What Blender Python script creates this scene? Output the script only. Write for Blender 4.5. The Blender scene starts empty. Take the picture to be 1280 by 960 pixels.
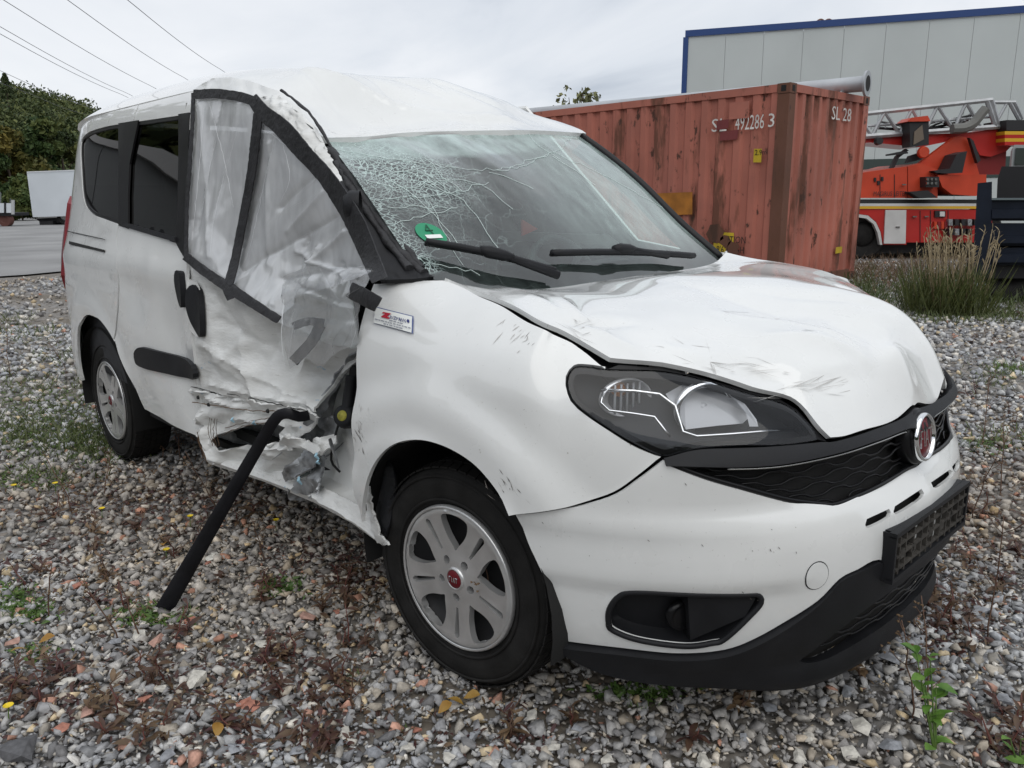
import bpy, bmesh, math, random
import numpy as np
from mathutils import Vector, Matrix
from mathutils.bvhtree import BVHTree
from mathutils.geometry import delaunay_2d_cdt

random.seed(7); rng = np.random.default_rng(7)
SC = bpy.context.scene
COL = SC.collection
R = math.radians

# ------------------------------------------------------------------ camera
IW, IH = 1280, 960
CAM = np.array([1.5458, -2.0942, 1.313]); YAW, PIT, ROL, FPX = R(136.4148), R(13.2173), R(-.5346), 993.4
CF = np.array([math.cos(PIT)*math.cos(YAW), math.cos(PIT)*math.sin(YAW), -math.sin(PIT)])
_r = np.array([math.sin(YAW), -math.cos(YAW), 0.]); _u = np.cross(_r, CF)
CR = _r*math.cos(ROL) + _u*math.sin(ROL); CU = -_r*math.sin(ROL) + _u*math.cos(ROL)
cd = bpy.data.cameras.new('camera'); cam = bpy.data.objects.new('camera', cd); COL.objects.link(cam)
cd.sensor_width = 36; cd.lens = FPX/IW*36; cd.clip_start = .05; cd.clip_end = 2000
m4 = Matrix.Identity(4)
for i in range(3):
    m4[i][0], m4[i][1], m4[i][2], m4[i][3] = CR[i], CU[i], -CF[i], CAM[i]
cam.matrix_world = m4
SC.camera = cam

# ------------------------------------------------------------------ sky, sun, exposure
SUN_EL, SUN_AZ = R(56), R(-25)          # azimuth measured in the car's frame from +x towards +y
w = bpy.data.worlds.new('World'); SC.world = w; w.use_nodes = True
nt = w.node_tree; nt.nodes.clear()
def N(t, **k):
    n = nt.nodes.new(t)
    for a, b in k.items(): setattr(n, a, b)
    return n
sky = N('ShaderNodeTexSky', sky_type='NISHITA'); sky.sun_disc = False
sky.sun_elevation = SUN_EL; sky.sun_rotation = math.pi/2 - SUN_AZ
tc = N('ShaderNodeTexCoord'); sep = N('ShaderNodeSeparateXYZ'); nt.links.new(tc.outputs['Generated'], sep.inputs[0])
# cloud layer: direction projected on a plane overhead
mx = N('ShaderNodeMath', operation='MAXIMUM'); nt.links.new(sep.outputs[2], mx.inputs[0]); mx.inputs[1].default_value = 0.0
ad = N('ShaderNodeMath', operation='ADD'); nt.links.new(mx.outputs[0], ad.inputs[0]); ad.inputs[1].default_value = .22
dv = N('ShaderNodeVectorMath', operation='DIVIDE'); nt.links.new(tc.outputs['Generated'], dv.inputs[0])
cmb = N('ShaderNodeCombineXYZ')
for i in range(3): nt.links.new(ad.outputs[0], cmb.inputs[i])
nt.links.new(cmb.outputs[0], dv.inputs[1])
mp = N('ShaderNodeMapping'); mp.inputs['Scale'].default_value = (1., 1.25, .0); mp.inputs['Rotation'].default_value = (0, 0, R(35))
mp.inputs['Location'].default_value = (.6, 1.3, 0)
nt.links.new(dv.outputs[0], mp.inputs[0])
nz = N('ShaderNodeTexNoise'); nz.inputs['Scale'].default_value = .8; nz.inputs['Detail'].default_value = 6; nz.inputs['Roughness'].default_value = .52
nz.inputs['Distortion'].default_value = .4
nt.links.new(mp.outputs[0], nz.inputs['Vector'])
cr = N('ShaderNodeValToRGB')
e = cr.color_ramp.elements
e[0].position = .33; e[0].color = (.50, .55, .63, 1)
e[1].position = .62; e[1].color = (.90, .92, .955, 1)
k = cr.color_ramp.elements.new(.46); k.color = (.74, .78, .84, 1)
nt.links.new(nz.outputs['Fac'], cr.inputs[0])
vm = N('ShaderNodeVectorMath', operation='SCALE'); nt.links.new(cr.outputs[0], vm.inputs[0]); vm.inputs['Scale'].default_value = 9.2
mixc = N('ShaderNodeMix', data_type='RGBA'); mixc.inputs[0].default_value = .93
nt.links.new(sky.outputs[0], mixc.inputs[6]); nt.links.new(vm.outputs[0], mixc.inputs[7])
bg = N('ShaderNodeBackground'); bg.inputs['Strength'].default_value = .1
nt.links.new(mixc.outputs[2], bg.inputs[0])
out = N('ShaderNodeOutputWorld'); nt.links.new(bg.outputs[0], out.inputs[0])

sl = bpy.data.lights.new('sun', 'SUN'); sl.energy = 1.4; sl.angle = R(75); sl.color = (1, .97, .92)
so = bpy.data.objects.new('sun', sl); COL.objects.link(so)
sd = Vector((math.cos(SUN_EL)*math.cos(SUN_AZ), math.cos(SUN_EL)*math.sin(SUN_AZ), math.sin(SUN_EL)))
so.rotation_euler = sd.to_track_quat('Z', 'Y').to_euler(); so.location = (0, 0, 20)
SC.view_settings.view_transform = 'Standard'; SC.view_settings.look = 'None'
SC.view_settings.exposure = 0.15; SC.view_settings.gamma = 1

# ------------------------------------------------------------------ helpers: pixels, splines
def ray(m):
    return CF + CR*(m[0]-IW/2)/FPX - CU*(m[1]-IH/2)/FPX
def hit(m, ax, v):
    d = ray(m); return CAM + (v-CAM[ax])/d[ax]*d
def proj(P):
    d = np.atleast_2d(P)-CAM; z = d@CF
    return np.stack([IW/2+FPX*(d@CR)/z, IH/2-FPX*(d@CU)/z], 1)
def pchip(xs, ys):
    xs = np.array(xs, float); ys = np.array(ys, float)
    h = np.diff(xs); dl = np.diff(ys)/h; n = len(xs); d = np.zeros(n)
    for i in range(1, n-1):
        if dl[i-1]*dl[i] > 0:
            w1, w2 = 2*h[i]+h[i-1], h[i]+2*h[i-1]
            d[i] = (w1+w2)/(w1/dl[i-1]+w2/dl[i])
    d[0], d[-1] = dl[0], dl[-1]
    def f(x):
        x = np.clip(np.asarray(x, float), xs[0], xs[-1])
        i = np.clip(np.searchsorted(xs, x)-1, 0, n-2); t = (x-xs[i])/h[i]
        return ((1+2*t)*(1-t)**2*ys[i] + t*(1-t)**2*h[i]*d[i] + t*t*(3-2*t)*ys[i+1] + t*t*(t-1)*h[i]*d[i+1])
    return f
def crom(pts, step=.02, closed=False):
    """Catmull-Rom through points, resampled at about `step`."""
    P = [np.array(p, float) for p in pts]
    if len(P) == 2:
        n = max(1, int(np.linalg.norm(P[1]-P[0])/step)); return [P[0]+(P[1]-P[0])*i/n for i in range(n+1)]
    Q = [2*P[0]-P[1]] + P + [2*P[-1]-P[-2]] if not closed else [P[-1]] + P + [P[0], P[1]]
    out = []
    for i in range(1, len(Q)-2):
        a, b, c, d = Q[i-1], Q[i], Q[i+1], Q[i+2]
        n = max(1, int(np.ceil(np.linalg.norm(c-b)/step)))
        for k in range(n):
            t = k/n
            out.append(.5*((2*b)+(c-a)*t+(2*a-5*b+4*c-d)*t*t+(-a+3*b-3*c+d)*t**3))
    if not closed: out.append(P[-1])
    return out
def tps(xy, v, lam=1e-6):
    """thin-plate spline through scattered values"""
    xy = np.array(xy, float); v = np.array(v, float); n = len(xy)
    def U(r2): return np.where(r2 > 1e-12, .5*r2*np.log(np.maximum(r2, 1e-12)), 0)
    K = U(((xy[:, None]-xy[None])**2).sum(-1)) + lam*np.eye(n)
    Pm = np.c_[np.ones(n), xy]
    A = np.zeros((n+3, n+3)); A[:n, :n] = K; A[:n, n:] = Pm; A[n:, :n] = Pm.T
    sol = np.linalg.solve(A, np.r_[v, 0, 0, 0])
    def f(q):
        q = np.atleast_2d(q)
        return U(((q[:, None]-xy[None])**2).sum(-1))@sol[:n] + np.c_[np.ones(len(q)), q]@sol[n:]
    return f
def sstep(a, b, x):
    t = np.clip((np.asarray(x, float)-a)/(b-a), 0, 1); return t*t*(3-2*t)
_perm = rng.permutation(256); _perm = np.r_[_perm, _perm, _perm]
_grad = rng.normal(size=(256, 3)); _grad /= np.linalg.norm(_grad, axis=1)[:, None]
def noise3(P):
    P = np.atleast_2d(P).astype(float); I = np.floor(P).astype(int); f = P-I; u = f*f*f*(f*(f*6-15)+10); r = np.zeros(len(P))
    for dx in (0, 1):
        for dy in (0, 1):
            for dz in (0, 1):
                J = (I+[dx, dy, dz]) & 255
                g = _grad[_perm[_perm[_perm[J[:, 0]]+J[:, 1]]+J[:, 2]] & 255]
                wgt = (u[:, 0] if dx else 1-u[:, 0])*(u[:, 1] if dy else 1-u[:, 1])*(u[:, 2] if dz else 1-u[:, 2])
                r += wgt*((f-[dx, dy, dz])*g).sum(1)
    return r
def fbm(P, o=4):
    s = 0; a = 1.
    for i in range(o): s = s+a*noise3(np.atleast_2d(P)*2**i+17.3*i); a *= .5
    return s

def facets(q, n_, amp, seed=0, pad=.12):
    """folded-sheet relief: random heights on random points, interpolated flat over their triangles"""
    q = np.asarray(q, float); lo, hi = q.min(0), q.max(0); sp = (hi-lo).max(); u = (q-lo)/sp; r = np.random.default_rng(seed)
    hi2 = (hi-lo)/sp; pts = np.r_[r.uniform(-pad, 1, (n_, 2))*(hi2+pad)+0, np.array([[-.3, -.3], [hi2[0]+.3, -.3], [hi2[0]+.3, hi2[1]+.3], [-.3, hi2[1]+.3]])]
    h = r.uniform(-1, 1, len(pts))*amp; c = delaunay_2d_cdt([Vector(map(float, p)) for p in pts], [], [], 0, 1e-6)
    W2 = np.array([v[:] for v in c[0]]); hh = np.array([h[o[0]] for o in c[3]]); out = np.zeros(len(u)); done = np.zeros(len(u), bool)
    for t in c[2]:
        a, b, d = W2[list(t)]; M = np.array([b-a, d-a]).T; det = M[0, 0]*M[1, 1]-M[0, 1]*M[1, 0]
        if abs(det) < 1e-12: continue
        v = u-a; l1 = (v[:, 0]*M[1, 1]-v[:, 1]*M[0, 1])/det; l2 = (v[:, 1]*M[0, 0]-v[:, 0]*M[1, 0])/det; ok = (l1 >= -1e-6) & (l2 >= -1e-6) & (l1+l2 <= 1+1e-6) & ~done
        out[ok] = hh[t[0]]*(1-l1[ok]-l2[ok])+hh[t[1]]*l1[ok]+hh[t[2]]*l2[ok]; done |= ok
    return out

# ------------------------------------------------------------------ helpers: materials
MATS = {}
def mat(name, col, rough=.5, metal=0., spec=.5, coat=0., var=0., vscale=8., bump=0., bscale=60., trans=0., ior=1.45, coatr=.05):
    if name in MATS: return MATS[name]
    m = bpy.data.materials.new(name); m.use_nodes = True; t = m.node_tree; b = t.nodes['Principled BSDF']
    b.inputs['Base Color'].default_value = (*col, 1); b.inputs['Roughness'].default_value = rough; b.inputs['Metallic'].default_value = metal
    b.inputs['Specular IOR Level'].default_value = spec; b.inputs['Coat Weight'].default_value = coat; b.inputs['Coat Roughness'].default_value = coatr
    b.inputs['Transmission Weight'].default_value = trans; b.inputs['IOR'].default_value = ior
    tcn = t.nodes.new('ShaderNodeTexCoord')
    if var:
        n = t.nodes.new('ShaderNodeTexNoise'); n.inputs['Scale'].default_value = vscale; n.inputs['Detail'].default_value = 6
        t.links.new(tcn.outputs['Object'], n.inputs['Vector'])
        r = t.nodes.new('ShaderNodeValToRGB')
        r.color_ramp.elements[0].position = .3; r.color_ramp.elements[1].position = .7
        r.color_ramp.elements[0].color = tuple(max(0, c*(1-var)) for c in col)+(1,)
        r.color_ramp.elements[1].color = tuple(min(1, c*(1+var)) for c in col)+(1,)
        t.links.new(n.outputs['Fac'], r.inputs[0]); t.links.new(r.outputs[0], b.inputs['Base Color'])
        mr = t.nodes.new('ShaderNodeMapRange'); mr.inputs[3].default_value = max(.02, rough-.12*var/.3); mr.inputs[4].default_value = min(1, rough+.15*var/.3)
        t.links.new(n.outputs['Fac'], mr.inputs[0]); t.links.new(mr.outputs[0], b.inputs['Roughness'])
    if bump:
        n2 = t.nodes.new('ShaderNodeTexNoise'); n2.inputs['Scale'].default_value = bscale; n2.inputs['Detail'].default_value = 4
        t.links.new(tcn.outputs['Object'], n2.inputs['Vector'])
        bp = t.nodes.new('ShaderNodeBump'); bp.inputs['Strength'].default_value = bump; bp.inputs['Distance'].default_value = .01
        t.links.new(n2.outputs['Fac'], bp.inputs['Height']); t.links.new(bp.outputs[0], b.inputs['Normal'])
    MATS[name] = m; return m

# ------------------------------------------------------------------ helpers: objects
def link(o, parent=None):
    COL.objects.link(o)
    if parent is not None: o.parent = parent
    return o
def mobj(name, verts, faces, m=None, parent=None, smooth=False, ang=None):
    me = bpy.data.meshes.new(name)
    me.from_pydata([tuple(map(float, v)) for v in verts], [], [tuple(map(int, f)) for f in faces])
    if m is not None: me.materials.append(m)
    if smooth or ang:
        me.polygons.foreach_set('use_smooth', [True]*len(me.polygons))
        if ang: me.set_sharp_from_angle(angle=R(ang))
    me.update()
    return link(bpy.data.objects.new(name, me), parent)
def bobj(name, bm, m=None, parent=None, smooth=False, ang=None):
    bmesh.ops.recalc_face_normals(bm, faces=bm.faces[:])
    me = bpy.data.meshes.new(name); bm.to_mesh(me); bm.free()
    if m is not None: me.materials.append(m)
    if smooth or ang:
        me.polygons.foreach_set('use_smooth', [True]*len(me.polygons))
        if ang: me.set_sharp_from_angle(angle=R(ang))
    return link(bpy.data.objects.new(name, me), parent)
def thing(name, label, cat, loc=(0, 0, 0), rz=0, group=None):
    o = bpy.data.objects.new(name, None); o.empty_display_size = .2; o.location = loc; o.rotation_euler = (0, 0, rz)
    return tag(link(o), label, cat, group)
def tag(o, label, cat, group=None):
    o['label'] = label; o['category'] = cat
    if group: o['group'] = group
    return o
def kind(o, k): o['kind'] = k; return o
def bbox(bm, c, s, rot=None, bevel=0):
    """axis box centred at c with full sizes s"""
    r = bmesh.ops.create_cube(bm, size=1); vs = r['verts']
    bmesh.ops.scale(bm, vec=s, verts=vs)
    if bevel:
        es = list({e for v in vs for e in v.link_edges})
        rb = bmesh.ops.bevel(bm, geom=es, offset=bevel, segments=2, affect='EDGES', profile=.5)
        vs = list({v for f in rb['faces'] for v in f.verts} | {v for v in vs if v.is_valid})
    if rot is not None: bmesh.ops.rotate(bm, cent=(0, 0, 0), matrix=rot, verts=vs)
    bmesh.ops.translate(bm, vec=c, verts=vs); return vs
def tube(pts, r, n=8, caps=True, flat=1.):
    """verts, faces of a tube along pts; r number or list; flat squeezes the cross-section"""
    P = [Vector(p) for p in pts]; V = []; F = []
    rr = r if hasattr(r, '__len__') else [r]*len(P)
    up = Vector((0, 0, 1)); t0 = (P[1]-P[0]).normalized()
    if abs(t0.dot(up)) > .95: up = Vector((1, 0, 0))
    nx = t0.cross(up).normalized()
    for i, p in enumerate(P):
        t = (P[min(i+1, len(P)-1)]-P[max(i-1, 0)]).normalized()
        nx = (nx-t*nx.dot(t)).normalized(); ny = t.cross(nx)
        for k in range(n):
            a = 2*math.pi*k/n; V.append(p+nx*math.cos(a)*rr[i]+ny*math.sin(a)*rr[i]*flat)
    for i in range(len(P)-1):
        for k in range(n): F.append((i*n+k, i*n+(k+1) % n, (i+1)*n+(k+1) % n, (i+1)*n+k))
    if caps: F.append(tuple(range(n))[::-1]); F.append(tuple((len(P)-1)*n+k for k in range(n)))
    return V, F
class MB:
    def __init__(s): s.V = []; s.F = []
    def add(s, V, F):
        o = len(s.V); s.V += [tuple(v) for v in V]; s.F += [tuple(i+o for i in f) for f in F]; return s
    def tube(s, *a, **k): return s.add(*tube(*a, **k))
    def box(s, c, sz, rz=0, M=None):
        V = []
        for x in (-.5, .5):
            for y in (-.5, .5):
                for z in (-.5, .5):
                    v = Vector((x*sz[0], y*sz[1], z*sz[2]))
                    if M is not None: v = M@v
                    if rz: v = Matrix.Rotation(rz, 3, 'Z')@v
                    V.append(v+Vector(c))
        return s.add(V, [(0, 1, 3, 2), (4, 6, 7, 5), (0, 4, 5, 1), (2, 3, 7, 6), (0, 2, 6, 4), (1, 5, 7, 3)])
    def build(s, name, m=None, parent=None, **k): return mobj(name, s.V, s.F, m, parent, **k)
def lathe(prof, n=48, axis='Y'):
    """profile [(radius, along)] revolved round an axis -> verts, faces"""
    V = []; F = []; k = len(prof)
    for j in range(n):
        a = 2*math.pi*j/n
        for r, h in prof:
            x, z = r*math.cos(a), r*math.sin(a)
            V.append((x, h, z) if axis == 'Y' else (x, z, h) if axis == 'Z' else (h, x, z))
    for j in range(n):
        for i in range(k-1): F.append((j*k+i, j*k+i+1, ((j+1) % n)*k+i+1, ((j+1) % n)*k+i))
    return V, F
def cdt_mesh(loops, grid):
    """2-D loops (first the outline, others holes or inner lines) -> (verts2d, tris) with interior grid points"""
    V = []; E = []
    for L in loops:
        b = len(V); n = len(L); V += [Vector((float(p[0]), float(p[1]))) for p in L]; E += [(b+i, b+(i+1) % n) for i in range(n)]
    A = np.array([[v.x, v.y] for v in V]); lo, hi = A.min(0), A.max(0)
    gx = grid if hasattr(grid, '__len__') else (grid, grid)
    xs = np.arange(lo[0]+gx[0]/2, hi[0], gx[0]); ys = np.arange(lo[1]+gx[1]/2, hi[1], gx[1])
    G = np.array([(x+(gx[0]/2 if j % 2 else 0), y) for j, y in enumerate(ys) for x in xs])
    if len(G):
        ok = np.zeros(len(G), bool)                       # even-odd over all loops
        dmin = np.full(len(G), 1e9)
        for L in loops:
            Q = np.array([[p[0], p[1]] for p in L], float)
            for a, b in zip(Q, np.roll(Q, -1, 0)):
                cond = (a[1] > G[:, 1]) != (b[1] > G[:, 1])
                with np.errstate(divide='ignore', invalid='ignore'):
                    xi = (b[0]-a[0])*(G[:, 1]-a[1])/(b[1]-a[1])+a[0]
                ok ^= cond & (G[:, 0] < xi)
                ab = b-a; L2 = max(ab@ab, 1e-12); t = np.clip(((G-a)@ab)/L2, 0, 1)
                dmin = np.minimum(dmin, np.linalg.norm(G-(a+t[:, None]*ab), axis=1))
        V += [Vector((float(g[0]), float(g[1]))) for g in G[ok & (dmin > min(gx)*.35)]]
    r = delaunay_2d_cdt(V, E, [], 0, 1e-6)
    W2 = np.array([[v.x, v.y] for v in r[0]]); T = np.array([tuple(f) for f in r[2]]); C = W2[T].mean(1)
    ok = np.zeros(len(C), bool)
    for L in loops:
        Q = np.array([[p[0], p[1]] for p in L], float)
        for a, b in zip(Q, np.roll(Q, -1, 0)):
            cond = (a[1] > C[:, 1]) != (b[1] > C[:, 1])
            with np.errstate(divide='ignore', invalid='ignore'):
                xi = (b[0]-a[0])*(C[:, 1]-a[1])/(b[1]-a[1])+a[0]
            ok ^= cond & (C[:, 0] < xi)
    T = T[ok]; used = np.unique(T); mp_ = np.full(len(W2), -1); mp_[used] = np.arange(len(used))
    return W2[used], [tuple(mp_[t]) for t in T]
def shell(P, T, m, name, parent, thick=.012, normals=None, flip=False, smooth=True, ang=None):
    """triangles P,T -> panel with thickness behind it: separate rim and back so edges stay crisp"""
    P = np.array(P, float)
    if flip: T = [t[::-1] for t in T]
    Ta = np.array(T); n = np.cross(P[Ta[:, 1]]-P[Ta[:, 0]], P[Ta[:, 2]]-P[Ta[:, 0]])
    vn = np.zeros_like(P)
    for k in range(3): np.add.at(vn, Ta[:, k], n)
    vn /= np.maximum(np.linalg.norm(vn, axis=1)[:, None], 1e-12)
    B = P-vn*thick
    V = list(P); F = list(T)
    if thick:
        cnt = {}
        for t in T:
            for a, b in ((t[0], t[1]), (t[1], t[2]), (t[2], t[0])): cnt[(a, b)] = 1
        rim = [(a, b) for (a, b) in cnt if (b, a) not in cnt]
        o = len(V); V += list(B); F += [tuple(i+o for i in t[::-1]) for t in T]
        for a, b in rim:
            o = len(V); V += [P[a], P[b], B[b], B[a]]; F.append((o+1, o, o+3, o+2))
    return mobj(name, V, F, m, parent, smooth=smooth, ang=ang)
# ------------------------------------------------------------------ the van's base skin S(s, z)
# s = arc length along the plan outline from the nose, z = height; right side of the van is y < 0
_plan = crom([(.905, 0), (.893, .2), (.852, .38), (.775, .545), (.64, .705), (.475, .825), (.30, .893), (.0, .914), (-.6, .916), (-1.4, .916),
              (-2.2, .914), (-2.75, .905), (-3.10, .885), (-3.33, .845), (-3.44, .76), (-3.487, .6), (-3.495, .3), (-3.495, 0)], .01)
_plan = np.array(_plan); _sl = np.r_[0, np.cumsum(np.linalg.norm(np.diff(_plan, axis=0), axis=1))]
_tan = np.gradient(_plan, _sl, axis=0); _tan /= np.linalg.norm(_tan, axis=1)[:, None]
_nx = _tan[:, 1]; _ny = -_tan[:, 0]                     # outward normal for the +y side
S_MAX = _sl[-1]
f_dx = pchip([.10, .18, .26, .36, .47, .55, .60, .64, .71, .78, .85, .93, 1.02, 1.10, 1.9],
             [-.12, -.075, -.03, -.008, 0, -.004, -.03, -.058, -.056, -.075, -.15, -.30, -.48, -.60, -.75])
f_dy = pchip([.10, .2, .32, .45, .58, .75, .9, 1.0, 1.08, 1.16, 1.3, 1.45, 1.6, 1.68, 1.74, 1.79, 1.83, 1.86],
             [-.10, -.06, -.025, -.006, 0, .003, -.001, -.012, -.028, -.050, -.088, -.125, -.160, -.186, -.214, -.27, -.40, -.62])
f_rx = pchip([.1, .3, .5, .8, 1.1, 1.4, 1.7, 1.8, 1.86], [-.08, -.03, -.015, -.035, -.03, -.03, -.06, -.12, -.30])
f_sh = pchip([.1, .86, .93, .97, 1.0, 1.04, 1.08, 1.11, 1.14, 1.9], [0, 0, -.018, -.042, -.07, -.115, -.18, -.25, -.36, -.5])   # rounded shoulder of the wing
def S(s, z, side=-1):
    s = np.abs(np.asarray(s, float)); z = np.asarray(z, float)
    s, z = np.broadcast_arrays(s, z)
    x = np.interp(s, _sl, _plan[:, 0]); y = np.interp(s, _sl, _plan[:, 1]); nx = np.interp(s, _sl, _nx); ny = np.interp(s, _sl, _ny)
    fr = np.clip(nx, 0, 1)**1.6; rr = np.clip(-nx, 0, 1)**1.3
    x = x+f_dx(z)*fr-f_rx(z)*rr
    y = (.916+f_dy(z)+f_sh(z)*sstep(-.50, -.05, x))/.916*y
    return np.stack([x, y, z], -1)*np.array([1, side, 1])
_sg = np.r_[np.arange(0, 1.8, .02), np.arange(1.8, 4.2, .08), np.linspace(4.2, S_MAX, 30)]
_zg = np.arange(.10, 1.861, .02)
_SS, _ZZ = np.meshgrid(_sg, _zg, indexing='ij')
_gp = S(_SS, _ZZ); _nz = len(_zg)
_polys = [(i*_nz+j, (i+1)*_nz+j, (i+1)*_nz+j+1, i*_nz+j+1) for i in range(len(_sg)-1) for j in range(_nz-1)]
S_BVH = BVHTree.FromPolygons([tuple(v) for v in _gp.reshape(-1, 3)], _polys)
def s_of(p):
    """(s, z) of a 3-D point on the right side"""
    sl = np.linspace(0, S_MAX, 3000); q = S(sl, np.full(3000, p[2]))
    return sl[np.argmin((q[:, 0]-p[0])**2+(q[:, 1]-p[1])**2)]
def onS(m):
    """pixel -> (s, z) on the right half of the skin"""
    d = ray(m); d = d/np.linalg.norm(d)
    r = S_BVH.ray_cast(Vector(CAM), Vector(d))
    if r[0] is None:
        v = _gp.reshape(-1, 3)-CAM; t = v@d; dist = np.linalg.norm(v-t[:, None]*d, axis=1)
        k = np.argmin(dist); return np.array([_SS.ravel()[k], _ZZ.ravel()[k]])
    p = np.array(r[0]); return np.array([s_of(p), p[2]])
def S3(m):
    s, z = onS(m); return S(s, z)
def trace(segs, step=.02):
    """list of pixel runs (each smooth) -> closed loop in (s, z)"""
    L = []
    for sg in segs:
        q = [onS(p) if len(p) == 2 else np.array(p[1:]) for p in sg]
        c = crom(q, step) if len(q) > 1 else q
        L += c if not L or np.linalg.norm(np.array(L[-1])-c[0]) > 1e-4 else c[1:]
    if np.linalg.norm(L[0]-L[-1]) < 1e-3: L = L[:-1]
    return L
FW, RW = np.array([0., .31]), np.array([-2.755, .31])
def swell(P):
    """raised bands round both wheel arches and the soft shoulder along the side"""
    d = np.zeros(len(P))
    for c, a in ((FW, .026), (RW, .014)):
        r = np.hypot(P[:, 0]-c[0], (P[:, 2]-c[1])*1.02)
        d += a*(1-sstep(.50, .60, r)) + .010*(1-sstep(.41, .44, r))
    return d
VAN_C = np.array([-1.3, 0, .85])
def spanel(name, loops, m, parent, disp=None, off=0., grid=.03, thick=.012, side=-1, signed=False, flip=None, ang=None):
    """trimmed panel of the skin; loops in (s,z); disp(P3)->outward offset"""
    V2, T = cdt_mesh(loops, grid)
    sd = -np.sign(V2[:, 0]) if signed else side
    def ev(a, b):
        p = S(a, b, -1)
        sg = np.where(a < 0, -1., 1.) if signed else (1. if side < 0 else -1.)
        p[:, 1] = p[:, 1]*sg; return p
    P = ev(V2[:, 0], V2[:, 1]); h = 2e-3
    tu = ev(V2[:, 0]+h, V2[:, 1])-ev(V2[:, 0]-h, V2[:, 1]); tv = ev(V2[:, 0], V2[:, 1]+h)-ev(V2[:, 0], V2[:, 1]-h)
    n = np.cross(tu, tv); n /= np.maximum(np.linalg.norm(n, axis=1)[:, None], 1e-9)
    if ((P-VAN_C)*n).sum() < 0: n = -n
    o = np.full(len(P), off)
    if disp is not None: o = o+disp(P)
    P = P+n*np.asarray(o)[:, None] if np.ndim(o) == 1 else P+o
    Ta = np.array(T); fn = np.cross(P[Ta[:, 1]]-P[Ta[:, 0]], P[Ta[:, 2]]-P[Ta[:, 0]])
    fl = (fn*n[Ta[:, 0]]).sum() < 0
    return shell(P, T, m, name, parent, thick, flip=fl, ang=ang)
def mirror_loop(L): return [(-a, b) for a, b in L[::-1]]
def offset_loop(L, d):
    """grow (d>0) or shrink a closed 2-D loop"""
    A = np.array(L, float); area = .5*np.sum(A[:, 0]*np.roll(A[:, 1], -1)-np.roll(A[:, 0], -1)*A[:, 1])
    t = np.roll(A, -1, 0)-np.roll(A, 1, 0); t /= np.maximum(np.linalg.norm(t, axis=1)[:, None], 1e-9)
    n = np.stack([t[:, 1], -t[:, 0]], 1)*np.sign(area)
    return [tuple(p) for p in A+n*d]
# ------------------------------------------------------------------ materials of the van
def paint_mat():
    m = mat('white_paint', (.80, .81, .80), .30, coat=1., coatr=.03)
    t = m.node_tree; b = t.nodes['Principled BSDF']; L = t.links
    tcn = t.nodes.new('ShaderNodeTexCoord')
    def nz(sc, det, rough=.55):
        n = t.nodes.new('ShaderNodeTexNoise'); n.inputs['Scale'].default_value = sc; n.inputs['Detail'].default_value = det; n.inputs['Roughness'].default_value = rough
        L.new(tcn.outputs['Object'], n.inputs['Vector']); return n
    def ramp(src, a, b_, c0, c1):
        r = t.nodes.new('ShaderNodeValToRGB'); e = r.color_ramp.elements; e[0].position = a; e[1].position = b_; e[0].color = c0; e[1].color = c1
        L.new(src, r.inputs[0]); return r
    base = ramp(nz(2.2, 5).outputs['Fac'], .3, .7, (.70, .71, .70, 1), (.78, .79, .78, 1))
    # fine road-dirt specks
    sp = ramp(nz(95, 3, .7).outputs['Fac'], .66, .74, (0, 0, 0, 1), (1, 1, 1, 1))
    pm = ramp(nz(5, 3).outputs['Fac'], .46, .62, (0, 0, 0, 1), (1, 1, 1, 1))
    mu = t.nodes.new('ShaderNodeMath'); mu.operation = 'MULTIPLY'; L.new(sp.outputs[0], mu.inputs[0]); L.new(pm.outputs[0], mu.inputs[1])
    mu2 = t.nodes.new('ShaderNodeMath'); mu2.operation = 'MULTIPLY'; L.new(mu.outputs[0], mu2.inputs[0]); mu2.inputs[1].default_value = .55
    mx = t.nodes.new('ShaderNodeMix'); mx.data_type = 'RGBA'; L.new(mu2.outputs[0], mx.inputs[0]); L.new(base.outputs[0], mx.inputs[6]); mx.inputs[7].default_value = (.22, .19, .15, 1)
    L.new(mx.outputs[2], b.inputs['Base Color'])
    rr = ramp(nz(7, 6).outputs['Fac'], .3, .75, (.22, .22, .22, 1), (.44, .44, .44, 1)); L.new(rr.outputs[0], b.inputs['Roughness'])
    return m
PAINT = paint_mat()
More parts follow.
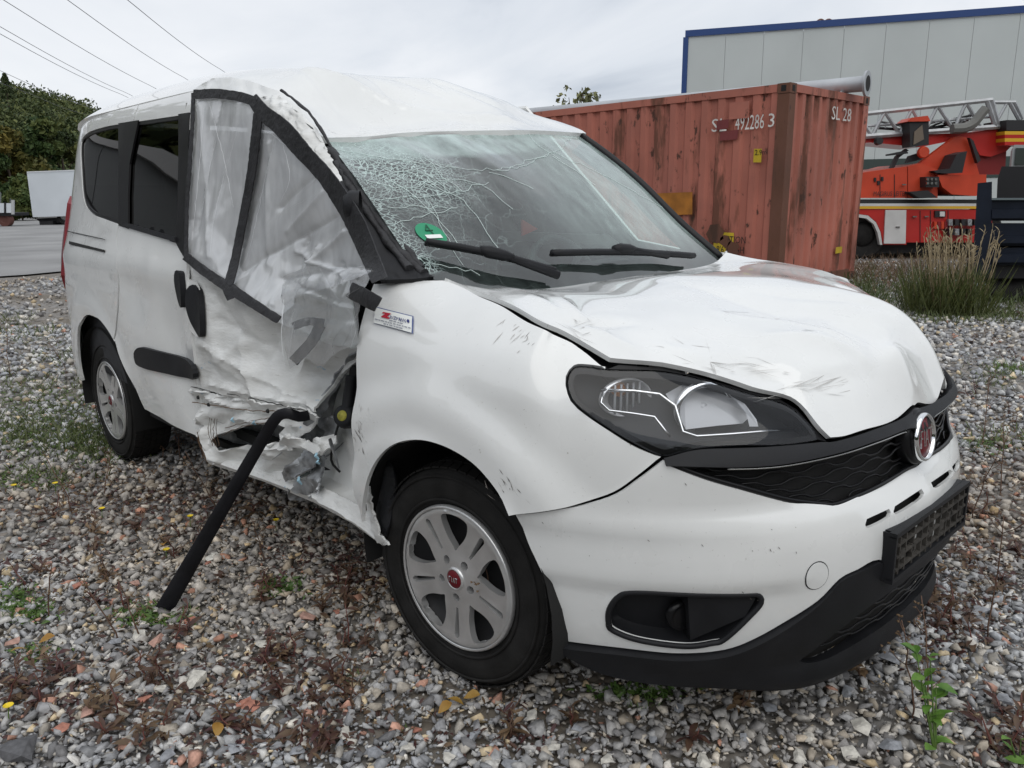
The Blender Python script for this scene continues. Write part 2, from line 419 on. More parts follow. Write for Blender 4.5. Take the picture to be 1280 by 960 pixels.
def scuffed_mat():
    """bare, scraped white sheet metal: streaks along the van, dark scores, blue flakes"""
    m = mat('scraped_paint', (.74, .75, .74), .38, coat=.3)
    t = m.node_tree; b = t.nodes['Principled BSDF']; L = t.links
    tcn = t.nodes.new('ShaderNodeTexCoord')
    def nz(sc, det, vec, rough=.6):
        mp = t.nodes.new('ShaderNodeMapping'); mp.inputs['Scale'].default_value = vec; L.new(tcn.outputs['Object'], mp.inputs[0])
        n = t.nodes.new('ShaderNodeTexNoise'); n.inputs['Scale'].default_value = sc; n.inputs['Detail'].default_value = det; n.inputs['Roughness'].default_value = rough
        L.new(mp.outputs[0], n.inputs['Vector']); return n
    def ramp(src, a, b_, c0, c1):
        r = t.nodes.new('ShaderNodeValToRGB'); e = r.color_ramp.elements; e[0].position = a; e[1].position = b_; e[0].color = c0; e[1].color = c1
        L.new(src, r.inputs[0]); return r
    def over(fac, col_in, col):
        x = t.nodes.new('ShaderNodeMix'); x.data_type = 'RGBA'; L.new(fac, x.inputs[0]); L.new(col_in, x.inputs[6]); x.inputs[7].default_value = col; return x.outputs[2]
    W0, W1 = (0, 0, 0, 1), (1, 1, 1, 1)
    c = ramp(nz(6, 6, (1, 1, 2.5)).outputs['Fac'], .3, .7, (.56, .56, .54, 1), (.80, .81, .80, 1)).outputs[0]
    c = over(ramp(nz(14, 8, (1, 1, 7), .75).outputs['Fac'], .60, .70, W0, (.75,)*3+(1,)).outputs[0], c, (.36, .34, .31, 1))
    c = over(ramp(nz(26, 6, (.7, 1, 5), .7).outputs['Fac'], .68, .74, W0, (.85,)*3+(1,)).outputs[0], c, (.10, .085, .07, 1))
    c = over(ramp(nz(19, 3, (1, 1, 1.6)).outputs['Fac'], .71, .74, W0, (.8,)*3+(1,)).outputs[0], c, (.26, .42, .55, 1))
    L.new(c, b.inputs['Base Color'])
    bp = t.nodes.new('ShaderNodeBump'); bp.inputs['Strength'].default_value = .35; bp.inputs['Distance'].default_value = .01
    L.new(nz(22, 6, (1, 1, 3)).outputs['Fac'], bp.inputs['Height']); L.new(bp.outputs[0], b.inputs['Normal'])
    return m
SCUFF = scuffed_mat()
BLACKP = mat('black_plastic', (.013, .0135, .0155), .50, spec=.28, var=.2, vscale=14, bump=.12, bscale=900)
GLOSSB = mat('satin_black_trim', (.007, .007, .008), .30, spec=.3, var=.15, vscale=9)
RUBBER = mat('tyre_rubber', (.016, .0155, .015), .75, spec=.25, var=.35, vscale=16, bump=.1, bscale=200)
DARK = mat('underbody_dark', (.012, .012, .012), .8)
CHROME = mat('chrome', (.82, .83, .84), .10, metal=1)
DULLCH = mat('dull_chrome', (.45, .45, .44), .25, metal=1)
HUBM = mat('hubcap_silver', (.60, .60, .595), .30, metal=.65, var=.12, vscale=14)
TAPE = mat('duct_tape_black', (.022, .022, .024), .45, spec=.3, var=.35, vscale=22, bump=.35, bscale=55)
INTER = mat('interior_cloth', (.035, .036, .04), .85, var=.3, vscale=30)
DASH = mat('dashboard_plastic', (.045, .046, .048), .6)
TORN = mat('torn_metal', (.30, .31, .32), .45, metal=.6, var=.45, vscale=26, bump=.3, bscale=40)
REDM = mat('badge_red', (.13, .010, .016), .4, spec=.3)
LETT = mat('badge_letter', (.62, .62, .62), .2, metal=1)

def thin_glass(name, tint, refl_rough=.02, dark=None, ior=1.5, extra=0., k=1.6):
    """thin pane: tinted transparency with Fresnel reflection"""
    m = bpy.data.materials.new(name); m.use_nodes = True; t = m.node_tree; t.nodes.clear(); L = t.links
    tr = t.nodes.new('ShaderNodeBsdfTransparent'); tr.inputs[0].default_value = (*tint, 1)
    gl = t.nodes.new('ShaderNodeBsdfGlossy'); gl.inputs['Roughness'].default_value = refl_rough; gl.inputs['Color'].default_value = (1, 1, 1, 1)
    fr = t.nodes.new('ShaderNodeFresnel'); fr.inputs[0].default_value = ior
    mm = t.nodes.new('ShaderNodeMath'); mm.operation = 'MULTIPLY_ADD'; mm.inputs[1].default_value = k; mm.inputs[2].default_value = extra; mm.use_clamp = True
    L.new(fr.outputs[0], mm.inputs[0])
    mx = t.nodes.new('ShaderNodeMixShader'); L.new(mm.outputs[0], mx.inputs[0]); L.new(tr.outputs[0], mx.inputs[1]); L.new(gl.outputs[0], mx.inputs[2])
    o = t.nodes.new('ShaderNodeOutputMaterial'); L.new(mx.outputs[0], o.inputs[0]); return m
LENS = thin_glass('headlight_lens', (.95, .96, .97), k=.8)
TINT = thin_glass('tinted_side_glass', (.02, .022, .022), k=1.)
PANE = thin_glass('clear_glass', (.80, .86, .84))
# ------------------------------------------------------------------ the crashed van: painted panels
VAN = thing('crashed_van', 'white passenger van with crushed right side, shattered windscreen and missing front plate', 'van', (0, 0, 0))
def crumple(P, sc, amp, o=3):
    P = np.atleast_2d(P); s = 0; a = 1.
    for i in range(o): s = s+a*(1-2.4*np.abs(noise3(P*sc*2**i+9.1*i))); a *= .45
    return (s-.6)*amp
# ---- front wing
gap_px = [(557, 349), (597, 367), (630, 382), (662, 402), (695, 418), (728, 436), (757, 459)]
head_outer = [(757, 460), (735, 457), (718, 458), (709, 471), (711, 492), (723, 510), (761, 537), (794, 557), (828, 571)]
seam_px = [(828, 571), (800, 594), (768, 616), (730, 628), (692, 635), (646, 640)]
arch_px = [(646, 640), (630, 612), (604, 580), (574, 560), (545, 549), (522, 548), (502, 555), (486, 570), (474, 592), (467, 620), (463, 648)]
fend = trace([[(467, 354), (510, 350), (557, 349)], gap_px, head_outer, seam_px, arch_px, [(463, 648), (454, 615)],
              [(454, 615), (449, 549), (446, 500), (444, 450), (452, 400), (467, 354)]])
fend_in = offset_loop(fend, -.003)
def fend_dent(P):
    d = swell(P)
    # buckled lower rear corner and soft dent ahead of the door
    m = sstep(-.20, -.36, P[:, 0])*sstep(.75, .45, P[:, 2])
    d += m*(crumple(P, 7, .012)-.012)
    d -= .010*np.exp(-(((P[:, 0]+.17)/.10)**2+((P[:, 2]-.86)/.10)**2))
    d += .004*fbm(P*3.1, 2)
    return d
spanel('front_wing', [fend_in], PAINT, VAN, fend_dent, grid=.02)
spanel('front_wing', [fend_in], PAINT, VAN, swell, grid=.04, side=1)

# ---- front bumper (signed: both halves in one skin)
bump_r = trace([[('sz', 0., .628), (1128, 590), (1075, 618), (1043, 631), (1028, 631), (984, 625), (931, 611), (879, 596), (832, 578)],
                [(832, 578), (829, 572)], seam_px[1:], [(646, 640), (659, 678), (676, 717), (689, 763), (700, 806)],
                [(700, 806), (770, 815), (849, 823), (908, 818), (948, 803), (984, 782), (1023, 753), (1049, 725), (1072, 713), (1098, 701), ('sz', .15, .405), ('sz', 0., .405)]])
bump_r = [(abs(a), b) for a, b in bump_r]
half = [p for p in bump_r if p[0] > .004]
bump_loop = half + [(0., .405)] + [(-a, b) for a, b in half[::-1]] + [(0., .628)]
fog_px = [(763, 783), (764, 765), (777, 748), (797, 743), (850, 745), (931, 747), (950, 747), (954, 757), (941, 773), (908, 803), (893, 808), (859, 812), (800, 804), (768, 792)]
fog = crom([onS(p) for p in fog_px], .01, closed=True)
fog_l = [(-a, b) for a, b in fog[::-1]]
def slot(px): return crom([onS(p) for p in px], .01)
slots = [slot([(1082, 649), (1083, 660), (1112, 646), (1111, 636)]), slot([(1118, 633), (1119, 643), (1153, 621), (1152, 611)])]
slots = [[tuple(p) for p in q] for q in slots]
slots = slots+[[(-a, b) for a, b in q[::-1]] for q in slots]
def dist_loop(L, q):
    A = np.array(L); return np.sqrt(((q[:, None]-A[None])**2).sum(-1)).min(1)
def bump_disp(P):
    z = P[:, 2]; ax = np.abs(P[:, 1])
    d = .012*sstep(.36, .40, z)*sstep(.60, .52, z)*0
    # rounded rim running along the top edge and a shallow step above the fog lamp recess
    d = d+.010*sstep(.56, .60, z)*sstep(.1, .4, ax) - .012*sstep(.47, .43, z)*sstep(.40, .55, ax)
    d = d+.0015*fbm(P*4, 2)
    return d
BUMP = spanel('front_bumper', [offset_loop(bump_loop, -.003), fog, fog_l]+slots, PAINT, VAN, bump_disp, grid=.02, signed=True, thick=.010)
# fog lamp recesses
for sg, L in ((-1, fog), (1, fog)):
    A = np.array(L); c = A.mean(0)
    ring = []; depths = [(.0, .992), (-.02, .965), (-.045, .90), (-.06, .80)]
    V = []; F = []; n = len(L)
    for dep, sc in depths:
        q = c+(A-c)*sc; p = S(q[:, 0], q[:, 1], sg); dirn = np.array([.75, sg*.55, 0.]); p = p+dirn*(dep+.001+bump_disp(p))[:, None]
        V += list(p)
    for k in range(len(depths)-1):
        for i in range(n): F.append((k*n+i, k*n+(i+1) % n, (k+1)*n+(i+1) % n, (k+1)*n+i))
    F.append(tuple((len(depths)-1)*n+i for i in range(n)))
    fr = mobj('fog_lamp_recess', V, F, BLACKP, BUMP, ang=30)
    rp = S(A[:, 0], A[:, 1], sg); rp = rp+dirn*(bump_disp(rp)-.003)[:, None]; mobj('fog_lamp_rim', *tube(list(rp)+[rp[0]], .0075, 6, caps=False), BLACKP, fr, smooth=True)
    # sculpted fin across the recess and the lamp itself
    lc = S(*onS((864, 783)), sg)-np.array([.038, sg*.022, 0.])
    Vl, Fl = lathe([(.0, .004), (.024, .003), (.030, .0), (.034, .004), (.036, -.02)], 24, 'X')
    Mx = Matrix.Rotation(sg*R(22), 3, 'Z')
    lamp = mobj('fog_lamp', [Mx@Vector(v)+Vector(lc) for v in Vl], Fl, GLOSSB, fr, smooth=True)
    a = onS((862, 750)); b = onS((948, 752)); cc = onS((935, 775)); dd = onS((866, 805)); e2 = onS((858, 806))
    q = [S(a[0], a[1], sg), S(b[0], b[1], sg), S(cc[0], cc[1], sg), S(dd[0], dd[1], sg)]
    inn = [p-np.array([.055, sg*.04, 0]) for p in q]; top = [p-np.array([.012, sg*.01, 0]) for p in q]
    mobj('fog_lamp_fin', [*top, *inn], [(0, 1, 2, 3), (4, 7, 6, 5), (0, 3, 7, 4), (1, 0, 4, 5), (2, 1, 5, 6), (3, 2, 6, 7)], BLACKP, fr)
# dark voids behind the slots, tow-eye cap, black lip
spanel('bumper_backing', [[(-.5, .42), (.5, .42), (.5, .64), (-.5, .64)]], DARK, BUMP, off=-.035, grid=.05, signed=True)
tc_c = onS((1021, 720)); pc = S(*tc_c)
cap = [(tc_c[0]+.030*math.cos(a), tc_c[1]+.034*math.sin(a)) for a in np.linspace(0, 2*math.pi, 28)[:-1]]
spanel('tow_eye_cap', [cap], PAINT, BUMP, lambda P: bump_disp(P)+.0022, grid=.02, thick=.002)
cap2 = [(tc_c[0]+.0325*math.cos(a), tc_c[1]+.0365*math.sin(a)) for a in np.linspace(0, 2*math.pi, 28)[:-1]]
spanel('tow_eye_seam', [cap2, cap], BLACKP, BUMP, lambda P: bump_disp(P)+.0008, grid=.02, thick=.0)

# ---- black lower lip with the lower intake
lip_top = [tuple(np.abs(onS(p))) for p in [(702, 808), (770, 816), (849, 824), (908, 819), (948, 804), (984, 783), (1023, 754), (1049, 726), (1072, 714), (1098, 702)]]
lip_top = [tuple(p) for p in crom(lip_top, .015)] + [(.15, .402), (0., .402)]
s_end = lip_top[0][0]
lip_bot = [(s_end, lip_top[0][1]-.022), (s_end-.10, .205), (.75, .185), (.6, .175), (.5, .168), (.35, .17), (.2, .175), (0., .178)]
lip_bot = [tuple(p) for p in crom(lip_bot, .015)]
lh = [p for p in lip_top if p[0] > .003]; lb = [p for p in lip_bot if p[0] > .003]
lip_loop = lh + [(0., .402)] + [(-a, b) for a, b in lh[::-1]] + [(-a, b) for a, b in lb] + [(0., .178)] + lb[::-1]
intake_r = [(.0, .368), (.15, .365), (.28, .345), (.36, .315), (.43, .27), (.47, .235), (.40, .222), (.2, .232), (.0, .236)]
intake_r = [tuple(p) for p in crom(intake_r, .015)]
ir = [p for p in intake_r if p[0] > .003]
intake = [(0., .368)] + ir + [(0., .236)] + [(-a, b) for a, b in ir[::-1]]
def lip_disp(P):
    z = P[:, 2]
    return .006+.030*sstep(.235, .195, z)*sstep(.62, .35, np.abs(P[:, 1])) + .006*sstep(.22, .19, z)
LIP = spanel('lower_lip', [lip_loop, intake], BLACKP, VAN, lip_disp, grid=.02, signed=True, thick=.03, ang=40)
spanel('intake_backing', [offset_loop(intake, .05)], DARK, LIP, off=-.022, grid=.05, signed=True)
def hex_ribs(name, parent, rows, s0, s1, amp, pitch, off, rad, inside):
    """rows of zig-zag ribs of a honeycomb grille, one mesh per row"""
    for k, z0 in enumerate(rows):
        run = []
        def flush(run):
            if len(run) > 3: mobj(name, *tube(run, rad, 5), GLOSSB, parent, smooth=True)
        s = s0
        while s < s1:
            ph = ((s/pitch + (.5 if k % 2 else 0)) % 1.)
            zz = z0+amp*(-1 if ph < .3 else (ph-.3)/.2*2-1 if ph < .5 else 1 if ph < .8 else 1-(ph-.8)/.2*2)
            if inside(abs(s), zz):
                p = S(abs(s), zz, -1); p = p*np.array([1, 1 if s >= 0 else -1, 1]); nrm = np.array([.95, -.3*np.sign(s)*min(1, abs(s)*2), 0])
                run.append(p+nrm*off)
            else: flush(run); run = []
            s += pitch*.1
        flush(run)
def in_poly(L):
    A = np.array(L)
    def f(x, y):
        ok = False
        for a, b in zip(A, np.roll(A, -1, 0)):
            if (a[1] > y) != (b[1] > y) and x < (b[0]-a[0])*(y-a[1])/(b[1]-a[1])+a[0]: ok = not ok
        return ok
    return f
hex_ribs('intake_rib', LIP, [.255, .28, .305, .33, .355], -.47, .47, .005, .12, -.012, .0028, in_poly(intake))

# ---- upper grille
g_bot = [(832, 579), (879, 597), (931, 612), (984, 626), (1028, 632), (1043, 632), (1075, 620), (1128, 591)]
g_bot = [tuple(np.abs(onS(p))) for p in g_bot]+[(0., .628)]
strip_px = [(905, 582), (945, 581), (984, 577), (1046, 564), (1095, 548), (1128, 536)]
strip = [tuple(np.abs(onS(p))) for p in strip_px]+[(0., .722)]
g_top = [(829, 571), (870, 562), (920, 560), (980, 557), (1022, 553), (1040, 552), (1095, 535), (1122, 524)]
g_top = [tuple(np.abs(onS(p))) for p in g_top]+[(0., .775)]
gb, gs, gt = [[tuple(p) for p in crom(q, .015)] for q in (g_bot, strip, g_top)]
def sym(top, bot):
    t = [p for p in top if p[0] > .003]; b = [p for p in bot if p[0] > .003]
    return t+[(0., top[-1][1])]+[(-a, c) for a, c in t[::-1]]+[(-a, c) for a, c in b]+[(0., bot[-1][1])]+b[::-1]
gs_full = [gt[0], (gb[0][0]-.01, gb[0][1]+.004)]
bar_low = [tuple(p) for p in crom([g_bot[0]]+strip[0:], .015)]
GR = spanel('upper_grille_bar', [sym(gt, bar_low)], BLACKP, VAN, lambda P: .004+.018*np.sin(np.clip((P[:, 2]-.69)/.09, 0, 1)*math.pi), grid=.02, signed=True, thick=.03)
g_area = sym(bar_low, gb)
spanel('grille_backing', [offset_loop(g_area, .015)], DARK, GR, off=-.04, grid=.05, signed=True)
hex_ribs('grille_rib', GR, [.60, .622, .644, .666, .688, .710, .732], -.75, .75, .0055, .13, -.010, .003, in_poly(g_area))
# rim along the bottom of the mesh
for sg in (1, -1):
    mobj('grille_rim', *tube([S(a, b+.004, -1)*np.array([1, sg, 1])+np.array([.004, 0, 0]) for a, b in gb], .006, 6), GLOSSB, GR, smooth=True)
    mobj('chrome_strip', *tube([S(a, b-.004, -1)*np.array([1, sg, 1])+np.array([.010, -sg*.004, 0]) for a, b in gs[:-6]], .0045, 6, flat=.6), DULLCH, GR, smooth=True)
# round badge with raised letters
EC = Vector((.862, 0, .709)); tilt = Matrix.Rotation(R(-8), 3, 'Y')
def badge(c, r, parent, rot, name='badge'):
    """ring, red field and four letters; local x is outwards"""
    def put(V): return [rot@(Vector(v)*r)+Vector(c) for v in V]
    V, F = lathe([(.84, .02), (.86, .16), (.93, .20), (1.0, .14), (1.02, -.12), (.6, -.15)], 40, 'X'); b = mobj(name, put(V), F, CHROME, parent, smooth=True)
    V, F = lathe([(0, .14), (.5, .13), (.82, .06), (.83, -.05)], 40, 'X'); mobj('badge_field', put(V), F, REDM, b, smooth=True)
    def bar(y0, z0, y1, z1, wd=.060):
        d = Vector((0, y1-y0, z1-z0)); n = Vector((0, -d.z, d.y)).normalized()*wd*.5
        q = [Vector((0, y0, z0))-n, Vector((0, y0, z0))+n, Vector((0, y1, z1))+n, Vector((0, y1, z1))-n]
        V = [(x, p.y, p.z) for x in (.06, .155) for p in q]
        return V, [(0, 1, 2, 3), (7, 6, 5, 4), (0, 4, 5, 1), (1, 5, 6, 2), (2, 6, 7, 3), (3, 7, 4, 0)]
    letters = {'F': [(-.56, -.36, -.56, .36), (-.58, .32, -.34, .32), (-.56, .02, -.38, .02)],
               'I': [(-.22, -.36, -.22, .36)],
               'A': [(-.10, -.36, .06, .36), (.06, .36, .22, -.36), (-.03, -.10, .15, -.10)],
               'T': [(.24, .32, .62, .32), (.43, .32, .43, -.36)]}
    for ch, bars in letters.items():
        mb = MB()
        for q in bars: mb.add(*bar(*q))
        mobj('badge_letter', put(mb.V), mb.F, LETT, b)
    return b
badge(EC, .062, GR, tilt)
Vb, Fb = lathe([(0, .0), (.070, .0), (.074, -.01), (.076, -.03)], 32, 'X')
mobj('badge_base', [tilt@Vector(v)+EC-Vector((.008, 0, 0)) for v in Vb], Fb, GLOSSB, GR, smooth=True)

# ---- number plate holder (empty, latticed)
PH = None
pl = [hit((1101, 662), 1, -.27), hit((1211, 600), 1, .265), hit((1209, 655), 1, .265), hit((1112, 727), 1, -.255)]
hx = .906; z1, z0 = .535, .410
bm = MB(); bm.box((hx-.012, 0, (z0+z1)/2), (.012, .50, z1-z0))
PH = bm.build('plate_holder', BLACKP, VAN)
fr = MB()
for zz, hh in ((z1-.004, .012), (z0+.004, .012)): fr.box((hx, 0, zz), (.018, .508, hh))
for yy in (-.249, .249): fr.box((hx-.0005, yy, (z0+z1)/2), (.0175, .010, z1-z0-.016))
fr.box((hx-.02, -.2495, (z0+z1)/2), (.034, .0085, z1-z0)); fr.box((hx-.02, .2495, (z0+z1)/2), (.034, .0085, z1-z0))
fr.box((hx-.026, 0, z1-.002), (.036, .49, .009))
fr.build('plate_frame', BLACKP, PH)
HOLD = mat('plate_holder_dusty', (.05, .046, .041), .75, spec=.25, var=.5, vscale=40)
la = MB()
for yy in np.arange(-.225, .23, .045): la.box((hx+.0015, yy+rng.uniform(-.008, .008), (z0+z1)/2), (.012, .006, z1-z0-.03))
for zz in (z0+.028, z0+.062, z1-.033): la.box((hx+.003, 0, zz), (.010, .476, .006))
for yy in (-.2, -.13, -.02, .06, .12, .21): la.box((hx+.002, yy, z0+.045+rng.uniform(0, .03)), (.011, .03, .022))
la.build('plate_lattice', HOLD, PH)

# ---- headlights
hl_px = [(757, 461), (735, 458), (718, 459), (710, 472), (712, 492), (724, 509), (762, 535), (795, 555), (829, 570), (850, 566), (880, 560), (930, 557), (985, 556),
         (1022, 550), (1021, 543), (1010, 528), (990, 510), (968, 500), (925, 488), (880, 474), (833, 464), (795, 462)]
hl = [tuple(p) for p in crom([onS(p) for p in hl_px], .012, closed=True)]
HBEZ = mat('headlight_bezel', (.040, .042, .046), .6, spec=.2)
HREF = mat('headlight_reflector', (.80, .81, .83), .24, metal=.55)
HGREY = mat('headlight_grey', (.40, .41, .43), .35, metal=.2)
for sg in (-1, 1):
    hb = spanel('headlight', [offset_loop(hl, .035)], HBEZ, VAN, lambda P: -.058-.022*np.exp(-(((P[:, 2]-.85)/.06)**2)), grid=.02, side=sg, thick=.0)
    # side wall of the housing
    A = S(np.array(hl)[:, 0], np.array(hl)[:, 1], sg); dn = np.array([.75, sg*.55, .25]); n = len(A)
    V = list(A-dn*.004)+list(A-dn*.085); mobj('headlight_wall', V, [(i, (i+1) % n, n+(i+1) % n, n+i) for i in range(n)], HBEZ, hb, smooth=True)
    spanel('headlight_lens', [offset_loop(hl, -.002)], LENS, hb, off=-.001, grid=.02, side=sg, thick=0)
    # dark masked edge of the lens
    spanel('lens_border', [offset_loop(hl, -.0025), offset_loop(hl, -.014)], GLOSSB, hb, off=-.004, grid=.03, side=sg, thick=0)
    rot = Matrix.Rotation(sg*R(20), 3, 'Z')
    def bowl(m, r, dep, nm, mt, sq=1.):
        c = S(*onS(m), sg)-np.array([.065, sg*.035, 0])
        V, F = lathe([(0, -dep), (r*.35, -dep*.9), (r*.7, -dep*.5), (r, 0), (r*1.08, .004), (r*1.12, -.01)], 32, 'X')
        return mobj(nm, [rot@Vector((v[0], v[1]*sq, v[2]))+Vector(c) for v in V], F, mt, hb, smooth=True), c
    o, c = bowl((900, 520), .054, .05, 'main_reflector', HREF, 1.25)
    V, F = lathe([(0, .006), (.010, .004), (.014, -.006), (.014, -.045)], 16, 'X'); mobj('bulb_shield', [rot@Vector(v)+Vector(c) for v in V], F, HGREY, o, smooth=True)
    V, F = lathe([(.050, .004), (.056, .008), (.060, .002)], 32, 'X'); mobj('reflector_ring', [rot@Vector((v[0], v[1]*1.35, v[2]))+Vector(c) for v in V], F, CHROME, o, smooth=True)
    o, c = bowl((800, 507), .040, .04, 'indicator_reflector', HREF, 1.5)
    mb = MB()                                           # ribs of the indicator
    for k in range(5): mb.tube([rot@Vector((.002, (k-2)*.016, z))+Vector(c) for z in (-.034, 0, .034)], .003, 5)
    mb.build('indicator_rib', HGREY, o, smooth=True)
    V, F = lathe([(0, .0), (.012, -.004), (.02, -.02)], 16, 'X')
    mobj('amber_bulb', [rot@Vector(v)+Vector(c)+Vector((-.012, 0, .012)) for v in V], F, mat('amber_glass', (.6, .22, .05), .2), o, smooth=True)
    # daytime light guides: two bright bent strips
    def strip3(px, dep): return [S(*onS(p), sg)-np.array([dep, sg*dep*.6, 0]) for p in px]
    mobj('light_guide', *tube(strip3([(758, 492), (800, 493), (832, 497), (852, 512), (862, 545), (880, 551), (925, 548), (960, 545), (1003, 542)], .03), .0042, 6), CHROME, hb, smooth=True)
    mobj('light_guide', *tube(strip3([(761, 495), (758, 508), (768, 518), (800, 522), (826, 526), (838, 542), (846, 552)], .03), .0032, 6), CHROME, hb, smooth=True)
    V4 = strip3([(845, 500), (868, 487), (905, 493), (935, 506), (953, 530), (945, 538), (912, 541), (872, 546), (858, 520)], .05)
    mobj('reflector_bezel', V4, [tuple(range(len(V4)))], HGREY, hb)
    fl = strip3([(918, 497), (938, 508), (953, 528), (955, 537), (944, 537), (940, 520), (928, 506)], .022)
    mobj('reflector_flange', fl, [tuple(range(len(fl)))], HGREY, hb)
    # black strip between headlight and bonnet
    spanel('headlight_top_seal', [[tuple(onS(p)) for p in [(757, 459), (800, 460), (880, 472), (968, 498), (1010, 526), (1023, 548), (1038, 551), (1020, 531), (1000, 508), (977, 494), (931, 481), (833, 456), (775, 452)]]], GLOSSB, hb, off=-.012, grid=.02, side=sg, thick=.02)

# ---- bonnet
gap3 = [S3(p) for p in gap_px]
head_top = [(761, 450), (820, 455), (833, 457), (882, 468), (931, 483), (977, 496), (1000, 509), (1020, 532), (1037, 550)]
ht3 = [S3(p) for p in head_top]
nose = [S3(p) for p in [(1062, 545), (1095, 535), (1122, 524)]]+[None]
nose[-1] = np.array([nose[-2][0]+.004, 0., nose[-2][2]-.002])
edge_r = gap3[:-1]+ht3+nose
fr_pts = []; fr_z = []
for p in edge_r:
    for sg in (1, -1): fr_pts.append((p[0], p[1]*sg)); fr_z.append(p[2]+.004)
crown = [(-.17, 0, 1.042), (.07, 0, 1.070), (.26, 0, 1.060), (.45, 0, 1.025), (.60, 0, .980), (.72, 0, .935), (.795, 0, .89), (.832, 0, .84),
         (.26, .6, 1.040), (.43, .55, 1.000), (.07, .6, 1.070), (-.17, .66, 1.07), (-.17, .35, 1.046), (-.17, -.35, 1.040), (-.17, -.66, 1.075),
         (.40, -.36, 1.005), (.56, -.36, .955), (.66, -.25, .945), (.25, -.45, 1.032), (.05, -.52, 1.060),
         (.43, .5, 1.0), (.60, .42, .942), (.72, .33, .915), (.785, .26, .88), (.81, .26, .83)]
crown += [tuple(hit(m_, 1, y_)) for m_, y_ in (((935, 478), -.47), ((1000, 482), -.37), ((1060, 476), -.22), ((1100, 470), -.09))]
for x, y, z in crown: fr_pts.append((x, y)); fr_z.append(z)
H = tps(fr_pts, fr_z, 2e-4)
rear = [(-.165, -.715), (-.16, -.5), (-.15, -.25), (-.14, 0), (-.15, .25), (-.16, .5), (-.165, .715)]
_gw = [.006, .014, .020, .024, .026, .022]+[.004]*len(ht3)+[0.]*len(nose)
er = [(p[0], p[1]+g_) for p, g_ in zip(edge_r[:-1], _gw)]
L = []
def addrun(run):
    c = crom(run, .015)
    for p in c:
        if not L or np.hypot(L[-1][0]-p[0], L[-1][1]-p[1]) > 2e-3: L.append((p[0], p[1]))
k1 = len(gap3)-1
addrun(er[:k1]); addrun(er[k1:k1+len(ht3)]); addrun([er[k1+len(ht3)-1]]+er[k1+len(ht3):]+[(nose[-1][0], 0.)])
right = [p for p in L]
loop = right+[(a, -b) for a, b in right[::-1] if b < -.004]
loop += [tuple(p) for p in crom([(loop[-1][0], loop[-1][1])]+rear[::-1]+[loop[0]], .03)][1:-1]
V2, T = cdt_mesh([loop], .013)
Zh = H(V2)
P = np.c_[V2, Zh]
# dents: soft hollows, folded ridges and a torn leading edge
def ridge(a, b, width, amp, Pq=None):
    a, b = np.array(a), np.array(b); q = P[:, :2] if Pq is None else Pq; ab = b-a; t = np.clip(((q-a)@ab)/(ab@ab), 0, 1)
    d = np.linalg.norm(q-(a+t[:, None]*ab), axis=1); return amp*np.exp(-np.abs(d)/width)*np.sin(np.clip(t, .04, .96)*math.pi)**.5
def hq(m):
    """pixel -> (x, y) on the bonnet"""
    d = ray(m); t = np.linspace(1.2, 4.5, 1200); q = CAM+t[:, None]*d; f = q[:, 2]-H(q[:, :2]); k = np.argmax(f < 0); return q[k, :2]
dz = np.zeros(len(P))
for a, b, wd, am in [((690, 372), (735, 410), .022, .016), ((700, 405), (790, 405), .020, -.014), ((735, 410), (812, 452), .020, .014), ((700, 395), (655, 372), .02, .010),
                     ((870, 462), (1000, 470), .030, -.016), ((1000, 470), (1105, 470), .026, .016), ((960, 420), (1100, 468), .030, .018), ((1100, 468), (1160, 430), .026, .012), ((1010, 486), (1110, 466), .016, -.012),
                     ((820, 430), (960, 500), .05, .012), ((840, 350), (1010, 400), .06, -.012), ((900, 385), (1110, 470), .05, .016), ((950, 360), (1150, 420), .05, -.012),
                     ((1075, 455), (1088, 473), .015, .014), ((930, 480), (1010, 492), .012, -.010), ((610, 356), (700, 400), .05, .008)]:
    dz += ridge(hq(a), hq(b), wd, am)
dz += -.020*np.exp(-(((P[:, 0]-.42)/.16)**2+((P[:, 1]+.12)/.22)**2)) + .008*fbm(P*np.array([3.3, 2.4, 0])+3, 2)
ed = sstep(.0, .05, dist_loop(loop, P[:, :2]))*(1-.8*sstep(.22, .42, P[:, 1]))
mrg = sstep(.35, .75, P[:, 0])*sstep(.55, -.2, P[:, 1])
dz += mrg*crumple(P*np.array([1, 1, 0]), 5., .008, 2)
P[:, 2] += dz*ed
Ta = np.array(T); up = np.cross(P[Ta[:, 1]]-P[Ta[:, 0]], P[Ta[:, 2]]-P[Ta[:, 0]])[:, 2].sum() > 0
HOOD = shell(P, T, PAINT, 'bonnet', VAN, .012, flip=not up)

# dark channel under the open seam between bonnet and wing
for sg in (1, -1):
    V = []
    for p in crom(gap3+[ht3[0]], .03): V += [np.array(p)*[1, sg, 1]+np.array([0, -sg*.012, -.012]), np.array(p)*[1, sg, 1]+np.array([0, sg*.022, -.045]), np.array(p)*[1, sg, 1]+np.array([0, sg*.075, -.03])]
    n_ = len(V)//3; mobj('bonnet_channel', V, [(3*i+a, 3*i+3+a, 3*i+4+a, 3*i+1+a) for i in range(n_-1) for a in (0, 1)], DARK, VAN)
